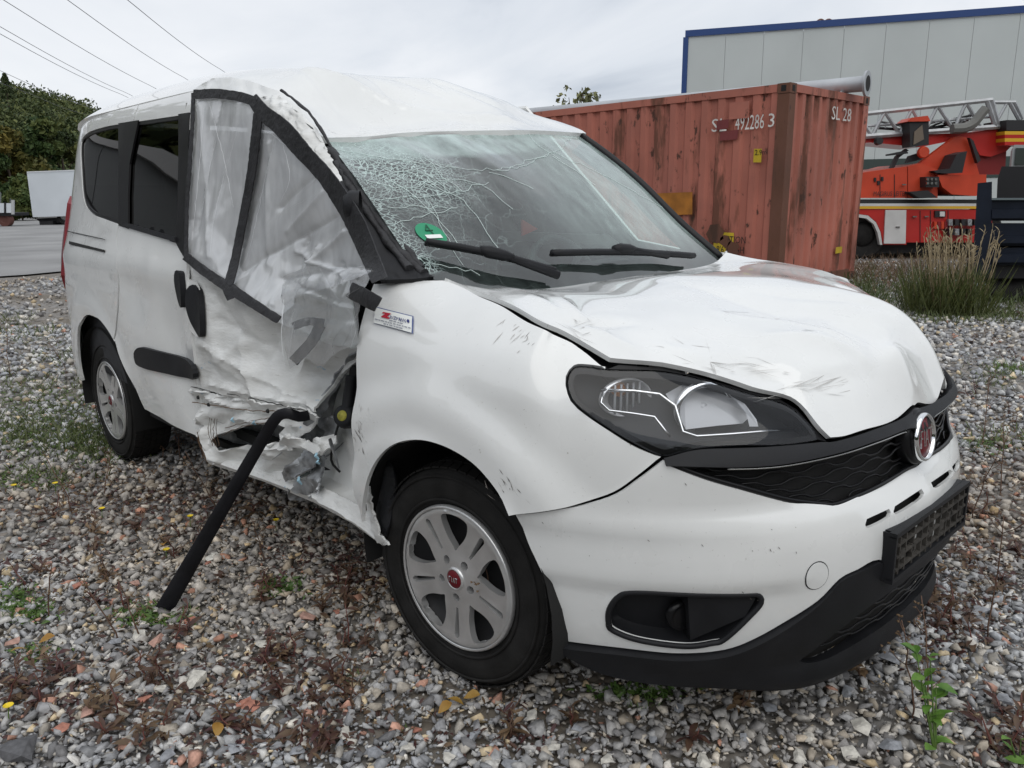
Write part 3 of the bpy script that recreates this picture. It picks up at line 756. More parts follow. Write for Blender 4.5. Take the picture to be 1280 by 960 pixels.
# ---- scratches and scuffs
SCR = mat('scratch_dark', (.10, .09, .08), .7); SCG = mat('scratch_grey', (.46, .45, .43), .6)
def on_wing(m):
    s_, z_ = onS(m); p = S(s_, z_); return p+np.array([.12, -.98, .12])*(fend_dent(p[None])[0]+.0016)
def on_bonnet(m):
    d = ray(m); t = np.linspace(1.2, 4.5, 1600); q = CAM+t[:, None]*d; f = q[:, 2]-H(q[:, :2]); k = int(np.argmax(f < 0)); return q[k]+np.array([.001, -.001, .004])
def scratches(f, c, spread, ang, ln, n_, par, m, name='scratch', th=1.0):
    mb = MB()
    for i in range(n_):
        p = np.array(c)+rng.normal(0, 1, 2)*np.array(spread); a = R(ang)+rng.normal(0, .16); l = ln*rng.uniform(.3, 2.2); dv = np.array([math.cos(a), math.sin(a)])*l*.5; nv = np.array([-dv[1], dv[0]])/max(np.linalg.norm(dv), 1e-6)*th*rng.uniform(.12, .5)
        q = [f(p-dv), f(p+nv), f(p+dv), f(p-nv)]; mb.add(q, [(0, 1, 2, 3)])
    return mb.build(name, m, par)
WING = [o for o in VAN.children if o.name.startswith('front_wing')][0]
kind(scratches(on_wing, (655, 415), (14, 12), 140, 10, 16, WING, SCG, 'scuff_marks'), 'stuff')
kind(scratches(on_wing, (668, 425), (10, 9), 120, 6, 8, WING, SCR, 'scuff_marks', .5), 'stuff')
kind(scratches(on_wing, (645, 606), (12, 8), 60, 7, 22, WING, SCR, 'scuff_marks', .8), 'stuff')
kind(scratches(on_wing, (460, 548), (6, 14), 60, 6, 14, WING, SCR, 'scuff_marks', 1.2), 'stuff')
kind(scratches(on_wing, (457, 520), (4, 14), 80, 6, 9, WING, SCG, 'scuff_marks', 1.), 'stuff')
for c, sp, an, ln, n_ in (((935, 462), (28, 5), 12, 26, 16), ((1010, 488), (22, 4), -6, 24, 14), ((1050, 478), (18, 5), -22, 26, 10), ((845, 440), (18, 6), 15, 20, 8), ((720, 403), (16, 8), 40, 18, 12), ((735, 412), (10, 5), -10, 14, 8), ((892, 450), (6, 10), 70, 16, 5), ((1110, 448), (20, 6), -20, 18, 6)):
    kind(scratches(on_bonnet, c, sp, an, ln, n_, HOOD, SCG, 'scuff_marks', .8), 'stuff')
def on_bump(m):
    s_, z_ = onS(m); p = S(s_, z_); return p+np.array([.75, -.6, 0])*(bump_disp(p[None])[0]+.0016)
for c, sp, n_ in (((850, 640), (60, 40), 26), ((950, 690), (40, 30), 22), ((700, 660), (20, 25), 14)): kind(scratches(on_bump, c, sp, 60, 2.6, n_, BUMP, SCR, 'dirt_specks', .7), 'stuff')
# ---- dark inner body behind the front panels (seen only through gaps)
spanel('inner_front', [[(-1.60, .42), (1.60, .42), (1.60, 1.0), (1.2, 1.0), (.8, .84), (.45, .72), (-.45, .72), (-.8, .84), (-1.2, 1.0), (-1.6, 1.0)]], DARK, VAN, off=-.17, grid=.06, signed=True, thick=0)
# ------------------------------------------------------------------ the van: sides, roof, glass
def rect_sz(p): return [tuple(q) for q in p]
# right rear side: sliding door and quarter panel, window openings traced from the photograph
qwin_px = [(101, 182), (104, 172), (114, 164), (134, 159), (151, 155), (152, 281), (132, 274), (116, 268), (107, 258), (103, 240)]
dwin_px = [(158, 154), (192, 149), (226, 144), (227, 205), (224, 304), (190, 294), (157, 284), (157, 220)]
qw = [tuple(p) for p in trace([[(151, 155), (134, 158), (114, 164), (104, 172), (101, 184), (102, 215), (104, 243), (108, 258), (117, 268), (132, 274), (151, 281)], [(151, 281), (151, 155)]], .03)]
def poly_px(px, step=.04): return trace([[a, b] for a, b in zip(px, px[1:]+px[:1])], step)
dw = [tuple(p) for p in poly_px(dwin_px)]
s_div = np.mean([onS((156, y))[0] for y in (170, 230, 280)])
arch_r = [(181, 512), (172, 492), (162, 470), (152, 447), (145, 427), (137, 412), (127, 399), (116, 394)]
ar = [onS(p) for p in arch_r]
s_rw = ar[-1][0]; zt = ar[-1][1]
arc_back = [(s_rw+.36*math.sin(a)+.0, .33+(zt-.33)*math.cos(a)) for a in np.linspace(.15, 1.45, 9)]
zR = 1.735
s_front = [onS((236, 330))[0], onS((233, 440))[0]]
sB = onS((233, 325))[0]
slide = [(sB+.0, zR), (s_div+.005, zR), (s_div+.01, 1.2), (s_div+.03, 1.05), (s_div+.03, .80)]
# seam of the sliding door down to the arch
seamq = [(s_div, zR), (s_div, 1.16), onS((149, 330)), onS((147, 380)), onS((144, 424))]
bot_slide = [onS(p) for p in [(181, 512), (215, 531), (246, 549)]]
k = int(np.argmin([abs(p[0]-onS((144, 424))[0]) for p in ar]))
fr_edge = [onS(p) for p in [(246, 549), (241, 500), (238, 450), (234, 400), (232, 330)]]+[(onS((234, 250))[0], onS((234, 250))[1]), (onS((238, 150))[0], onS((238, 150))[1]), (onS((240, 118))[0], zR)]
slide_loop = []
for run in ([(fr_edge[-1][0], zR), (s_div, zR)], seamq[:2], seamq[1:], [onS((144, 424))]+ar[:5][::-1], bot_slide, fr_edge):
    c = crom(run, .03)
    for p in c:
        if not slide_loop or np.hypot(slide_loop[-1][0]-p[0], slide_loop[-1][1]-p[1]) > 4e-3: slide_loop.append((float(p[0]), float(p[1])))
def side_dent(P):
    d = swell(P)
    # dented door: hollow behind the handle, scraped bulge along the sill, soft shoulder line
    d += .014*np.exp(-((P[:, 2]-1.04)/.06)**2)*sstep(-1.5, -1.7, P[:, 0])
    d += -.040*np.exp(-(((P[:, 0]+1.66)/.16)**2+((P[:, 2]-.80)/.20)**2))
    d += -.030*np.exp(-(((P[:, 0]+1.55)/.10)**2+((P[:, 2]-.52)/.14)**2))
    d += -.018*np.exp(-(((P[:, 0]+2.05)/.20)**2+((P[:, 2]-.92)/.12)**2))
    d += .010*fbm(P*np.array([2.6, 0, 3.2])+5, 3)*sstep(1.25, 1.1, P[:, 2])
    return d
SL = spanel('sliding_door', [offset_loop(slide_loop, -.003), dw], PAINT, VAN, side_dent, grid=.03)
q_loop = []
rear_edge = [(5.02, zR), (5.02, 1.0), (5.02, .42)]
for run in ([(s_div, zR), (5.02, zR)], rear_edge, [(5.02, .42), (s_rw+.40, .38)], [(s_rw+.40, .38)]+arc_back[::-1], ar[::-1][:4]+[onS((144, 424))], seamq[::-1][:-1], [seamq[1], (s_div, zR)]):
    c = crom(run, .03) if len(run) > 1 else run
    for p in c:
        if not q_loop or np.hypot(q_loop[-1][0]-p[0], q_loop[-1][1]-p[1]) > 4e-3: q_loop.append((float(p[0]), float(p[1])))
def q_disp(P): return swell(P)+.012*np.exp(-((P[:, 2]-1.04)/.06)**2)*sstep(-3.4, -3.2, P[:, 0])+.004*fbm(P*2.2, 2)
QP = spanel('rear_quarter', [offset_loop(q_loop, -.003), qw], PAINT, VAN, q_disp, grid=.03)
# glass with black surrounds
for nm, loop, par in (('rear_side_window', qw, QP), ('sliding_door_window', dw, SL)):
    g = spanel(nm, [offset_loop(loop, .004)], TINT, par, off=-.008, grid=.05, thick=0)
    spanel('window_seal', [offset_loop(loop, .003), offset_loop(loop, -.014)], GLOSSB, par, off=-.003, grid=.04, thick=.006)
# black pillar trim between the panes and ahead of the door glass
spanel('pillar_trim', [[tuple(onS(p)) for p in [(149, 154.5), (160, 152.8), (174, 150.5), (169, 175), (163, 205), (161, 245), (161, 286), (155, 284), (149, 282), (149, 240), (149, 200)]]], GLOSSB, SL, off=.004, grid=.05, thick=.008)
spanel('pillar_trim', [[tuple(onS(p)) for p in [(224, 143), (231, 142), (238, 141), (237, 180), (236, 230), (234, 290), (233, 325), (227, 315), (221, 304), (223, 250), (224, 200)]]], GLOSSB, SL, off=.004, grid=.05, thick=.008)
spanel('window_ledge', [[tuple(onS(p)) for p in [(156, 283), (222, 303), (222, 297), (157, 278)]]], BLACKP, SL, off=.012, grid=.05, thick=.02)
# slide rail and its slot, fuel-side seam
spanel('slide_rail', [[tuple(onS(p)) for p in [(90, 302), (134, 313), (134, 316), (90, 306)]]], DARK, QP, off=.014, grid=.05, thick=.004)
spanel('rail_cover_seam', [[tuple(onS(p)) for p in [(87, 289), (134, 299.4), (134, 300.4), (87, 290)]]], DARK, QP, off=.0135, grid=.05, thick=.003)
# rub strip on the sliding door and the two door handles
rub = [tuple(p) for p in crom([onS(p) for p in [(172, 441), (176, 435), (183, 434), (205, 442), (238, 456), (239, 475), (205, 466), (178, 457), (173, 451)]], .02, closed=True)]
spanel('rub_strip', [rub], BLACKP, SL, lambda P: side_dent(P)+.016, grid=.03, thick=.02)
for px, off in (([(224, 340), (229, 342), (230, 362), (229, 384), (224, 378), (222, 358)], .02),):
    spanel('door_handle', [[tuple(p) for p in crom([onS(p) for p in px], .02, closed=True)]], BLACKP, SL, lambda P: side_dent(P)+.022, grid=.03, thick=.03)
# rear lamp, seen edge-on
TAIL = mat('tail_lamp_red', (.22, .012, .02), .2, coat=.8)
tl = [(4.80, 1.30), (4.86, 1.34), (5.0, 1.30), (5.0, .88), (4.86, .84), (4.80, .92)]
spanel('tail_lamp', [tl], TAIL, QP, off=.018, grid=.04, thick=.03)
# undamaged left side
l_arch = [(1.518+.39*math.cos(a), .31+.40*math.sin(a)) for a in np.linspace(R(170), R(180), 2)]
left = [(1.93, .33), (1.93, 1.08), (2.2, 1.12), (2.75, zR), (5.02, zR), (5.02, .42), (s_rw+.40, .38)]+arc_back[::-1]+[(s_rw-.36*math.sin(a), .33+(zt-.33)*math.cos(a)) for a in np.linspace(.15, 1.5, 9)]+[(s_rw-.42, .34)]
lwin = [(2.30, 1.14), (2.83, 1.63), (4.6, 1.60), (4.66, 1.3), (4.55, 1.2), (3.2, 1.14)]
LS = spanel('left_side', [left, lwin], PAINT, VAN, q_disp, grid=.05, side=1)
spanel('left_window', [offset_loop(lwin, .01)], TINT, LS, off=-.008, grid=.08, side=1, thick=0)
# tailgate
tg = [(4.99, zR), (S_MAX, zR), (S_MAX, .40), (4.99, .40)]
for sd_ in (-1, 1): spanel('tailgate', [tg], PAINT, VAN, off=-.006, grid=.08, side=sd_)

# edges of the windscreen, from the photograph
ws_pts = [(hit((528, 347), 1, -.735)), hit((496, 300), 1, -.722), hit((461, 248), 1, -.70), hit((433, 207), 1, -.668), hit((409, 177), 1, -.618)]
ws_top = [hit((446, 176), 1, -.52), hit((511, 170), 1, -.30), hit((577, 168), 1, -.07), hit((662, 167), 1, .25), hit((724, 170), 1, .60)]
ws_left = [hit((760, 196), 1, .625), hit((800, 230), 1, .65), hit((850, 280), 1, .68), hit((902, 325), 1, .715)]
ws_bot = [np.array([-.155, .45, 1.035]), np.array([-.125, .0, 1.02]), np.array([-.15, -.45, 1.035])]
# ---- roof: cross-sections with a pressed-in front right corner
xr = np.r_[np.linspace(-3.36, -1.9, 22), np.linspace(-1.86, -.80, 44)]
f_ze = pchip([-3.4, -3.25, -3.0, -2.2, -1.75, -1.35, -1.1, -.9, -.78], [1.68, 1.725, 1.737, 1.737, 1.737, 1.69, 1.635, 1.55, 1.50])
f_zc = pchip([-3.4, -3.3, -3.1, -2.6, -2.1, -1.8, -1.5, -1.25, -1.12, -1.0, -.9, -.78], [1.75, 1.80, 1.845, 1.868, 1.868, 1.857, 1.828, 1.785, 1.735, 1.650, 1.585, 1.55])
f_ye = pchip([-3.4, -3.3, -2.9, -2.2, -1.6, -1.2, -.78], [.66, .685, .70, .704, .704, .672, .63])
xfront = pchip([-.66, -.45, -.2, 0, .3, .5, .66], [-.845, -.84, -.80, -.79, -.795, -.82, -.865])   # front edge of the roof
yv = np.linspace(-1, 1, 121)
V = []; 
for x in xr:
    for t in yv:
        ye = f_ye(x); y = t*ye; ee = 5.0 if x < -1.6 else 5.0-1.8*min(1, (x+1.6)/.5)
        xx = x if x < -1.6 else -1.6+(x+1.6)*(xfront(np.clip(y, -.66, .66))+1.6)/(.80*1.0)
        z = f_ze(x)+(f_zc(x)-f_ze(x))*(1-abs(t)**ee)
        V.append((xx, y, z))
V = np.array(V)
def gq(cx, cy, sx, sy, a, P): return a*np.exp(-(((P[:, 0]-cx)/sx)**2+((P[:, 1]-cy)/sy)**2))
dz = gq(-1.10, -.28, .17, .30, -.105, V)+gq(-1.30, -.35, .10, .20, .014, V)+gq(-1.0, .05, .14, .20, -.018, V)+gq(-1.35, -.58, .30, .14, -.020, V)+gq(-.92, -.52, .14, .12, -.028, V)
dz += gq(-1.28, .18, .14, .12, .012, V)+gq(-1.02, .42, .10, .10, -.016, V)
fr_m = sstep(-1.9, -1.3, V[:, 0])
for a, b, wd, am in [((-1.42, -.45), (-1.05, -.02), .03, .022), ((-1.05, -.02), (-.92, .32), .025, .020), ((-1.5, -.1), (-1.12, .1), .03, -.014), ((-1.3, .1), (-1.0, .35), .03, -.014), ((-.93, -.5), (-.9, .1), .03, .012)]:
    dz += ridge(a, b, wd, am, V[:, :2])
dz += fr_m*(.012*fbm(V*np.array([3, 3, 0]), 3)+.006*crumple(V*np.array([1, 1, 0]), 4.5, 1., 2))
for y0 in (-.42, -.14, .14, .42): dz -= .007*np.exp(-((V[:, 1]-y0)/.014)**2)*sstep(-1.05, -1.25, V[:, 0])*sstep(-3.2, -3.0, V[:, 0])
V[:, 2] += dz
# the roof's front edge meets the head of the windscreen
_te = np.array([ws_pts[-1]]+ws_top); fz = pchip(_te[:, 1], _te[:, 2]+.012); fx = pchip(_te[:, 1], _te[:, 0]+.012)
Vg = V.reshape(len(xr), len(yv), 3); last = Vg[-1].copy(); wv = sstep(-1.30, -.80, xr)**1.0
for i in range(len(xr)):
    Vg[i, :, 2] += wv[i]*(fz(last[:, 1])-last[:, 2]); Vg[i, :, 0] += wv[i]*(fx(last[:, 1])-last[:, 0])
V = Vg.reshape(-1, 3)
nx, ny = len(xr), len(yv)
T = []
for i in range(nx-1):
    for j in range(ny-1):
        a, b, c, d = i*ny+j, (i+1)*ny+j, (i+1)*ny+j+1, i*ny+j+1
        T += [(a, b, c), (a, c, d)]
Ta = np.array(T); up = np.cross(V[Ta[:, 1]]-V[Ta[:, 0]], V[Ta[:, 2]]-V[Ta[:, 0]])[:, 2].sum() > 0
ROOF = shell(V, T, PAINT, 'roof', VAN, .02, flip=not up)
kr = 14                                                   # pressed swages along the roof
# ---- windscreen
edge = ws_pts+ws_top+ws_left+ws_bot
mid = [(-.425, 0, 1.30), (-.48, .38, 1.33), (-.295, .3, 1.18), (-.295, -.3, 1.18), (-.535, -.35, 1.36), (-.595, 0, 1.42), (-.645, -.40, 1.43), (-.655, .32, 1.465), (-.665, -.15, 1.465), (-.405, -.45, 1.25)]
X = tps([(p[1], p[2]) for p in edge]+[(p[1], p[2]) for p in mid], [p[0] for p in edge]+[p[0] for p in mid], 1e-5)
wl = []
for run in (ws_pts, [ws_pts[-1]]+ws_top, [ws_top[-1]]+ws_left, [ws_left[-1]]+ws_bot+[ws_pts[0]]):
    for p in crom([(q[1], q[2]) for q in run], .02):
        if not wl or np.hypot(wl[-1][0]-p[0], wl[-1][1]-p[1]) > 3e-3: wl.append((float(p[0]), float(p[1])))
if np.hypot(wl[0][0]-wl[-1][0], wl[0][1]-wl[-1][1]) < 3e-3: wl = wl[:-1]
V2, T = cdt_mesh([wl], .014)
def ws_x(V2):
    xx = X(V2); Q = np.c_[V2, np.zeros(len(V2))]
    near = np.exp(-(((V2[:, 0]+.45)/.38)**2+((V2[:, 1]-1.42)/.14)**2))+.6*np.exp(-(((V2[:, 0]-.1)/.45)**2+((V2[:, 1]-1.52)/.05)**2))
    return xx+near*(crumple(Q, 5.5, .016, 3)) + .004*near*noise3(Q*40)
def ws_p(y, z): return np.array([ws_x(np.array([[y, z]]))[0], y, z])
P = np.c_[ws_x(V2), V2]
def ws_mat():
    m = bpy.data.materials.new('shattered_windscreen_glass'); m.use_nodes = True; t = m.node_tree; t.nodes.clear(); Lk = t.links
    def nd(ty, **k):
        n = t.nodes.new(ty)
        for a, b in k.items(): setattr(n, a, b)
        return n
    tcn = nd('ShaderNodeTexCoord'); at = nd('ShaderNodeAttribute'); at.attribute_name = 'damage'
    def math2(op, a, b, clamp=False):
        n = nd('ShaderNodeMath', operation=op); n.use_clamp = clamp
        for i, v in enumerate((a, b)):
            if isinstance(v, (int, float)): n.inputs[i].default_value = v
            else: Lk.new(v, n.inputs[i])
        return n.outputs[0]
    warp = nd('ShaderNodeTexNoise'); warp.inputs['Scale'].default_value = 5; warp.inputs['Detail'].default_value = 3; Lk.new(tcn.outputs['Object'], warp.inputs['Vector'])
    vw = nd('ShaderNodeVectorMath', operation='MULTIPLY_ADD'); Lk.new(warp.outputs['Color'], vw.inputs[0]); vw.inputs[1].default_value = (.16,)*3; Lk.new(tcn.outputs['Object'], vw.inputs[2])
    facs = []
    for sc, wd in ((8, .012), (22, .035), (64, .10)):
        v = nd('ShaderNodeTexVoronoi', feature='DISTANCE_TO_EDGE'); v.inputs['Scale'].default_value = sc; Lk.new(vw.outputs[0], v.inputs['Vector'])
        mr = nd('ShaderNodeMapRange'); mr.inputs[1].default_value = 0; mr.inputs[2].default_value = wd; mr.inputs[3].default_value = 1; mr.inputs[4].default_value = 0; Lk.new(v.outputs['Distance'], mr.inputs[0]); facs.append(mr.outputs[0])
    d = at.outputs['Fac']
    crk = math2('MULTIPLY', facs[0], math2('MULTIPLY', d, .8, True), True)
    crk = math2('MAXIMUM', crk, math2('MULTIPLY', facs[1], math2('MULTIPLY', math2('SUBTRACT', d, .25), .75, True), True))
    crk = math2('MAXIMUM', crk, math2('MULTIPLY', facs[2], math2('MULTIPLY', math2('SUBTRACT', d, .42), 1.6, True), True))
    sheen_noise = nd('ShaderNodeTexNoise'); sheen_noise.inputs['Scale'].default_value = 9; sheen_noise.inputs['Detail'].default_value = 8; sheen_noise.inputs['Roughness'].default_value = .65
    mpd = nd('ShaderNodeMapping'); mpd.inputs['Scale'].default_value = (1, 2.4, .8); mpd.inputs['Rotation'].default_value = (R(38), 0, 0); Lk.new(tcn.outputs['Object'], mpd.inputs[0]); Lk.new(mpd.outputs[0], sheen_noise.inputs['Vector'])
    dr = nd('ShaderNodeMapRange'); dr.inputs[1].default_value = .35; dr.inputs[2].default_value = .75; dr.inputs[3].default_value = .40; dr.inputs[4].default_value = 1.; Lk.new(sheen_noise.outputs['Fac'], dr.inputs[0]); hz_ = nd('ShaderNodeAttribute'); hz_.attribute_name = 'haze'  # breaks the painted sky sheen into streaks
    tr = nd('ShaderNodeBsdfTransparent'); tr.inputs[0].default_value = (.62, .78, .74, 1)
    gl = nd('ShaderNodeBsdfGlossy'); gl.inputs['Roughness'].default_value = .035
    bp = nd('ShaderNodeBump'); bp.inputs['Strength'].default_value = .35; bp.inputs['Distance'].default_value = .006
    Lk.new(math2('MULTIPLY', warp.outputs['Fac'], d), bp.inputs['Height']); Lk.new(bp.outputs[0], gl.inputs['Normal'])
    fr = nd('ShaderNodeFresnel'); fr.inputs[0].default_value = 1.52
    mx = nd('ShaderNodeMixShader'); Lk.new(math2('MULTIPLY', fr.outputs[0], 2.2, True), mx.inputs[0]); Lk.new(tr.outputs[0], mx.inputs[1]); Lk.new(gl.outputs[0], mx.inputs[2])
    df = nd('ShaderNodeBsdfDiffuse'); df.inputs[0].default_value = (.60, .74, .71, 1)
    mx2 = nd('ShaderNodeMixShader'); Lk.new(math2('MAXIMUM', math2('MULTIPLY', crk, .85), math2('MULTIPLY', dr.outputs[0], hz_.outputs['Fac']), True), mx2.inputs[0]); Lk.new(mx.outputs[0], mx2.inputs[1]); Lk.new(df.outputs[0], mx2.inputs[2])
    o = nd('ShaderNodeOutputMaterial'); Lk.new(mx2.outputs[0], o.inputs[0]); return m
Ta = np.array(T); ff = np.cross(P[Ta[:, 1]]-P[Ta[:, 0]], P[Ta[:, 2]]-P[Ta[:, 0]])[:, 0].sum() > 0
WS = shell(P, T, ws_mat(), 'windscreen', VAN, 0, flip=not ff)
def dmg(V2):
    a = np.exp(-(((V2[:, 0]+.52)/.30)**2+((V2[:, 1]-1.42)/.20)**2))*1.15
    a = np.maximum(a, .85*np.exp(-(((V2[:, 0]+.05)/.5)**2+((V2[:, 1]-1.535)/.045)**2)))
    a = np.maximum(a, .55*np.exp(-(((V2[:, 0]+.55)/.22)**2+((V2[:, 1]-1.2)/.16)**2)))
    a = np.maximum(a, .8*np.exp(-(((V2[:, 0]-.25)/.14)**2+((V2[:, 1]-1.50)/.05)**2)))
    a = np.maximum(a, .30*np.exp(-(((V2[:, 0]-.05)/.5)**2+((V2[:, 1]-1.3)/.22)**2)))
    a = np.maximum(a, .95*np.exp(-((V2[:, 0]+.70)/.07)**2)*(V2[:, 1] > 1.1))
    return a
atr = WS.data.attributes.new('damage', 'FLOAT', 'POINT'); atr.data.foreach_set('value', dmg(V2).astype(np.float32))
def painted_sheen_f(V2):      # sky reflection painted as a pale film; the head strip stands for crazing too
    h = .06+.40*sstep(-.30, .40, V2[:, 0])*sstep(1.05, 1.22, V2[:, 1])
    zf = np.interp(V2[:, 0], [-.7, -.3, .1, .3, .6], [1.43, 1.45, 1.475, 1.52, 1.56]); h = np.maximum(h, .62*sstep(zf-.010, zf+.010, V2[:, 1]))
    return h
atr = WS.data.attributes.new('haze', 'FLOAT', 'POINT'); atr.data.foreach_set('value', painted_sheen_f(V2).astype(np.float32))
# long single cracks as raised hairlines on the glass
def ws_ray(m):
    d = ray(m); t = np.linspace(1.2, 4.5, 900); q = CAM+t[:, None]*d; f = q[:, 0]-X(q[:, 1:]); k = int(np.argmax(f < 0)); return q[k, 1:]
CRK = mat('crack_white', (.70, .82, .79), .4)
crack_px = [[(418, 186), (470, 196), (530, 205), (590, 212), (640, 208), (690, 190), (715, 172)], [(505, 215), (540, 232), (575, 250), (600, 280), (620, 310), (632, 322)],
            [(480, 222), (520, 250), (560, 290), (577, 316)], [(536, 252), (560, 300), (575, 330)], [(430, 205), (470, 216), (520, 214), (560, 240)], [(470, 250), (520, 245), (570, 240), (610, 228)],
            [(486, 262), (520, 258), (556, 262)], [(455, 225), (500, 234), (540, 228)], [(495, 282), (530, 268), (570, 262)], [(530, 232), (560, 224), (600, 232), (640, 262)],
            [(610, 215), (640, 225), (665, 236)], [(690, 190), (760, 222), (830, 262)], [(690, 196), (720, 214), (742, 230)], [(530, 200), (545, 214), (575, 240)], [(620, 214), (660, 205), (680, 192)], [(660, 168), (672, 182), (700, 200)], [(540, 330), (570, 335), (600, 345)]]
for c in crack_px:
    q = crom([ws_ray(p) for p in c], .03); q = np.array(q); q += rng.normal(0, .0035, q.shape)
    pp = [ws_p(a, b)+np.array([.002, 0, .001]) for a, b in q]
    mobj('crack', *tube(pp, .0007, 4), CRK, WS)
# black band at the foot of the glass
bb = [(p[0], p[1]) for p in crom([(ws_left[-1][1]-.02, ws_left[-1][2]-.004)]+[(q[1], q[2]-.0) for q in ws_bot]+[(ws_pts[0][1]+.02, ws_pts[0][2]-.004)], .03)]
bb2 = [(a, b+.075*(1-.6*(abs(a)/.72)**3)) for a, b in bb[::-1]]
V2b, Tb = cdt_mesh([bb+bb2], .03); Pb = np.c_[ws_x(V2b)-.006, V2b]; shell(Pb, Tb, GLOSSB, 'glass_band', WS, 0)
cow = MB()
cw = [np.array([p[0], p[1], p[2]]) for p in crom([ws_left[-1]]+ws_bot+[ws_pts[0]], .04)]
Vc = []
for p in cw: Vc += [p+np.array([.0, 0, -.004]), np.array([p[0]+.05, p[1], p[2]-.008]), np.array([p[0]+.10, p[1], p[2]-.03])]
Fc = [(3*i+a, 3*i+3+a, 3*i+4+a, 3*i+1+a) for i in range(len(cw)-1) for a in (0, 1)]
mobj('cowl', Vc, Fc, BLACKP, VAN, smooth=True)
# left A-pillar and roof trim
mobj('pillar', *tube([np.array(p)+np.array([0, .012, .0]) for p in crom(ws_top[-1:]+ws_left, .05)], .017, 8), GLOSSB, VAN, smooth=True)
Vp = []; lp = crom([ws_top[-1]]+ws_left, .05)
for p in lp: Vp += [np.array(p)+np.array([-.01, .015, 0]), np.array(p)+np.array([-.05, .075, -.02]), np.array(p)+np.array([-.12, .085, -.06])]
mobj('pillar', Vp, [(3*i+a, 3*i+1+a, 3*i+4+a, 3*i+3+a) for i in range(len(lp)-1) for a in (0, 1)], PAINT, VAN, smooth=True)
# round green sticker on the glass
sc_ = ws_ray((538, 293)); GREEN = mat('sticker_green', (.02, .26, .13), .5)
a = np.linspace(0, 2*math.pi, 33)[:-1]
mobj('emission_sticker', [ws_p(sc_[0]+.046*math.cos(t), sc_[1]+.031*math.sin(t))+np.array([.003, 0, .002]) for t in a], [tuple(range(32))], GREEN, WS)
WHT = mat('sticker_white', (.78, .80, .78), .5)
mobj('sticker_field', [ws_p(sc_[0]+u, sc_[1]+v)+np.array([.005, 0, .004]) for u, v in ((-.027, -.014), (.027, -.014), (.027, -.004), (-.027, -.004))], [(0, 1, 2, 3)], WHT, WS)
four = MB()
for u0, v0, u1, v1 in ((-.012, .008, .012, .008), (.004, -.002, .004, .024), (-.012, .008, .004, .024)):
    p, q = ws_p(sc_[0]+u0, sc_[1]+v0), ws_p(sc_[0]+u1, sc_[1]+v1); four.tube([p+np.array([.005, 0, .004]), q+np.array([.005, 0, .004])], .0018, 4)
four.build('sticker_digit', mat('sticker_dark', (.01, .10, .05), .5), WS)
# wipers
def wiper(px_a, px_b, px_hub, px_piv, offx=.03):
    d = np.array([offx, 0, offx*.8])
    a, b = [ws_p(*ws_ray(p))+d for p in (px_a, px_b)]; n = 16
    bl = [a+(b-a)*i/n+np.array([.006, 0, .008])*math.sin(i/n*math.pi) for i in range(n+1)]
    w = mobj('wiper', *tube(bl, .012, 8, flat=.9), BLACKP, VAN, smooth=True)
    mobj('wiper_rubber', *tube([p-d*.28 for p in bl], .006, 5), GLOSSB, w)
    h = ws_p(*ws_ray(px_hub))+d*1.3; t = (b-a)/np.linalg.norm(b-a)
    mobj('wiper_clip', *tube([h-t*.05, h-t*.02, h+t*.03, h+t*.06], [.012, .019, .017, .010], 8), BLACKP, w, smooth=True)
    pv = ws_p(*ws_ray(px_piv))+d*.9
    mobj('wiper_arm', *tube([h+np.array([0, 0, .004]), h*.6+pv*.4, pv], [.010, .011, .014], 8), BLACKP, w, smooth=True)
wiper((525, 312), (684, 347), (608, 329), (690, 352))
wiper((681, 325), (858, 327), (768, 322), (826, 326))
# ------------------------------------------------------------------ the van: crushed right front door, pillar, sill
def pxpanel(name, px, depth, m, parent, grid=6., amp=0., sc=8., thick=.006, holes=(), rough=0., ax=1, disp=None, smooth=True, ang=None, closed_smooth=False, seed=0):
    """sheet whose outline is read off the photograph; depth = [(px, py, y)] gives its distance across the van"""
    f = tps([(a/100, b/100) for a, b, _ in depth], [c for *_, c in depth], 1e-4)
    L = [tuple(p) for p in (crom(px, grid, closed=True) if closed_smooth else sum([crom([a, b], grid)[:-1] for a, b in zip(px, px[1:]+px[:1])], []))]
    if rough:
        L = [(p[0]+rng.normal(0, rough), p[1]+rng.normal(0, rough)) for p in L]
    V2, T = cdt_mesh([L]+[list(h) for h in holes], grid)
    y = f(V2/100); P = np.array([hit(p, 1, yy) for p, yy in zip(V2, y)])
    if amp: P[:, 1] += crumple(P+seed, sc, amp)
    if disp is not None: P = P+disp(P, V2)
    Ta = np.array(T); fn = np.cross(P[Ta[:, 1]]-P[Ta[:, 0]], P[Ta[:, 2]]-P[Ta[:, 0]]); fl = (fn*(CAM-P[Ta[:, 0]])).sum() < 0
    return shell(P, T, m, name, parent, thick, flip=fl, smooth=smooth, ang=ang)
def pseg(a, b, q):
    a, b = np.array(a, float), np.array(b, float); ab = b-a; t = np.clip(((q-a)@ab)/(ab@ab), 0, 1); return np.linalg.norm(q-(a+t[:, None]*ab), axis=1), t
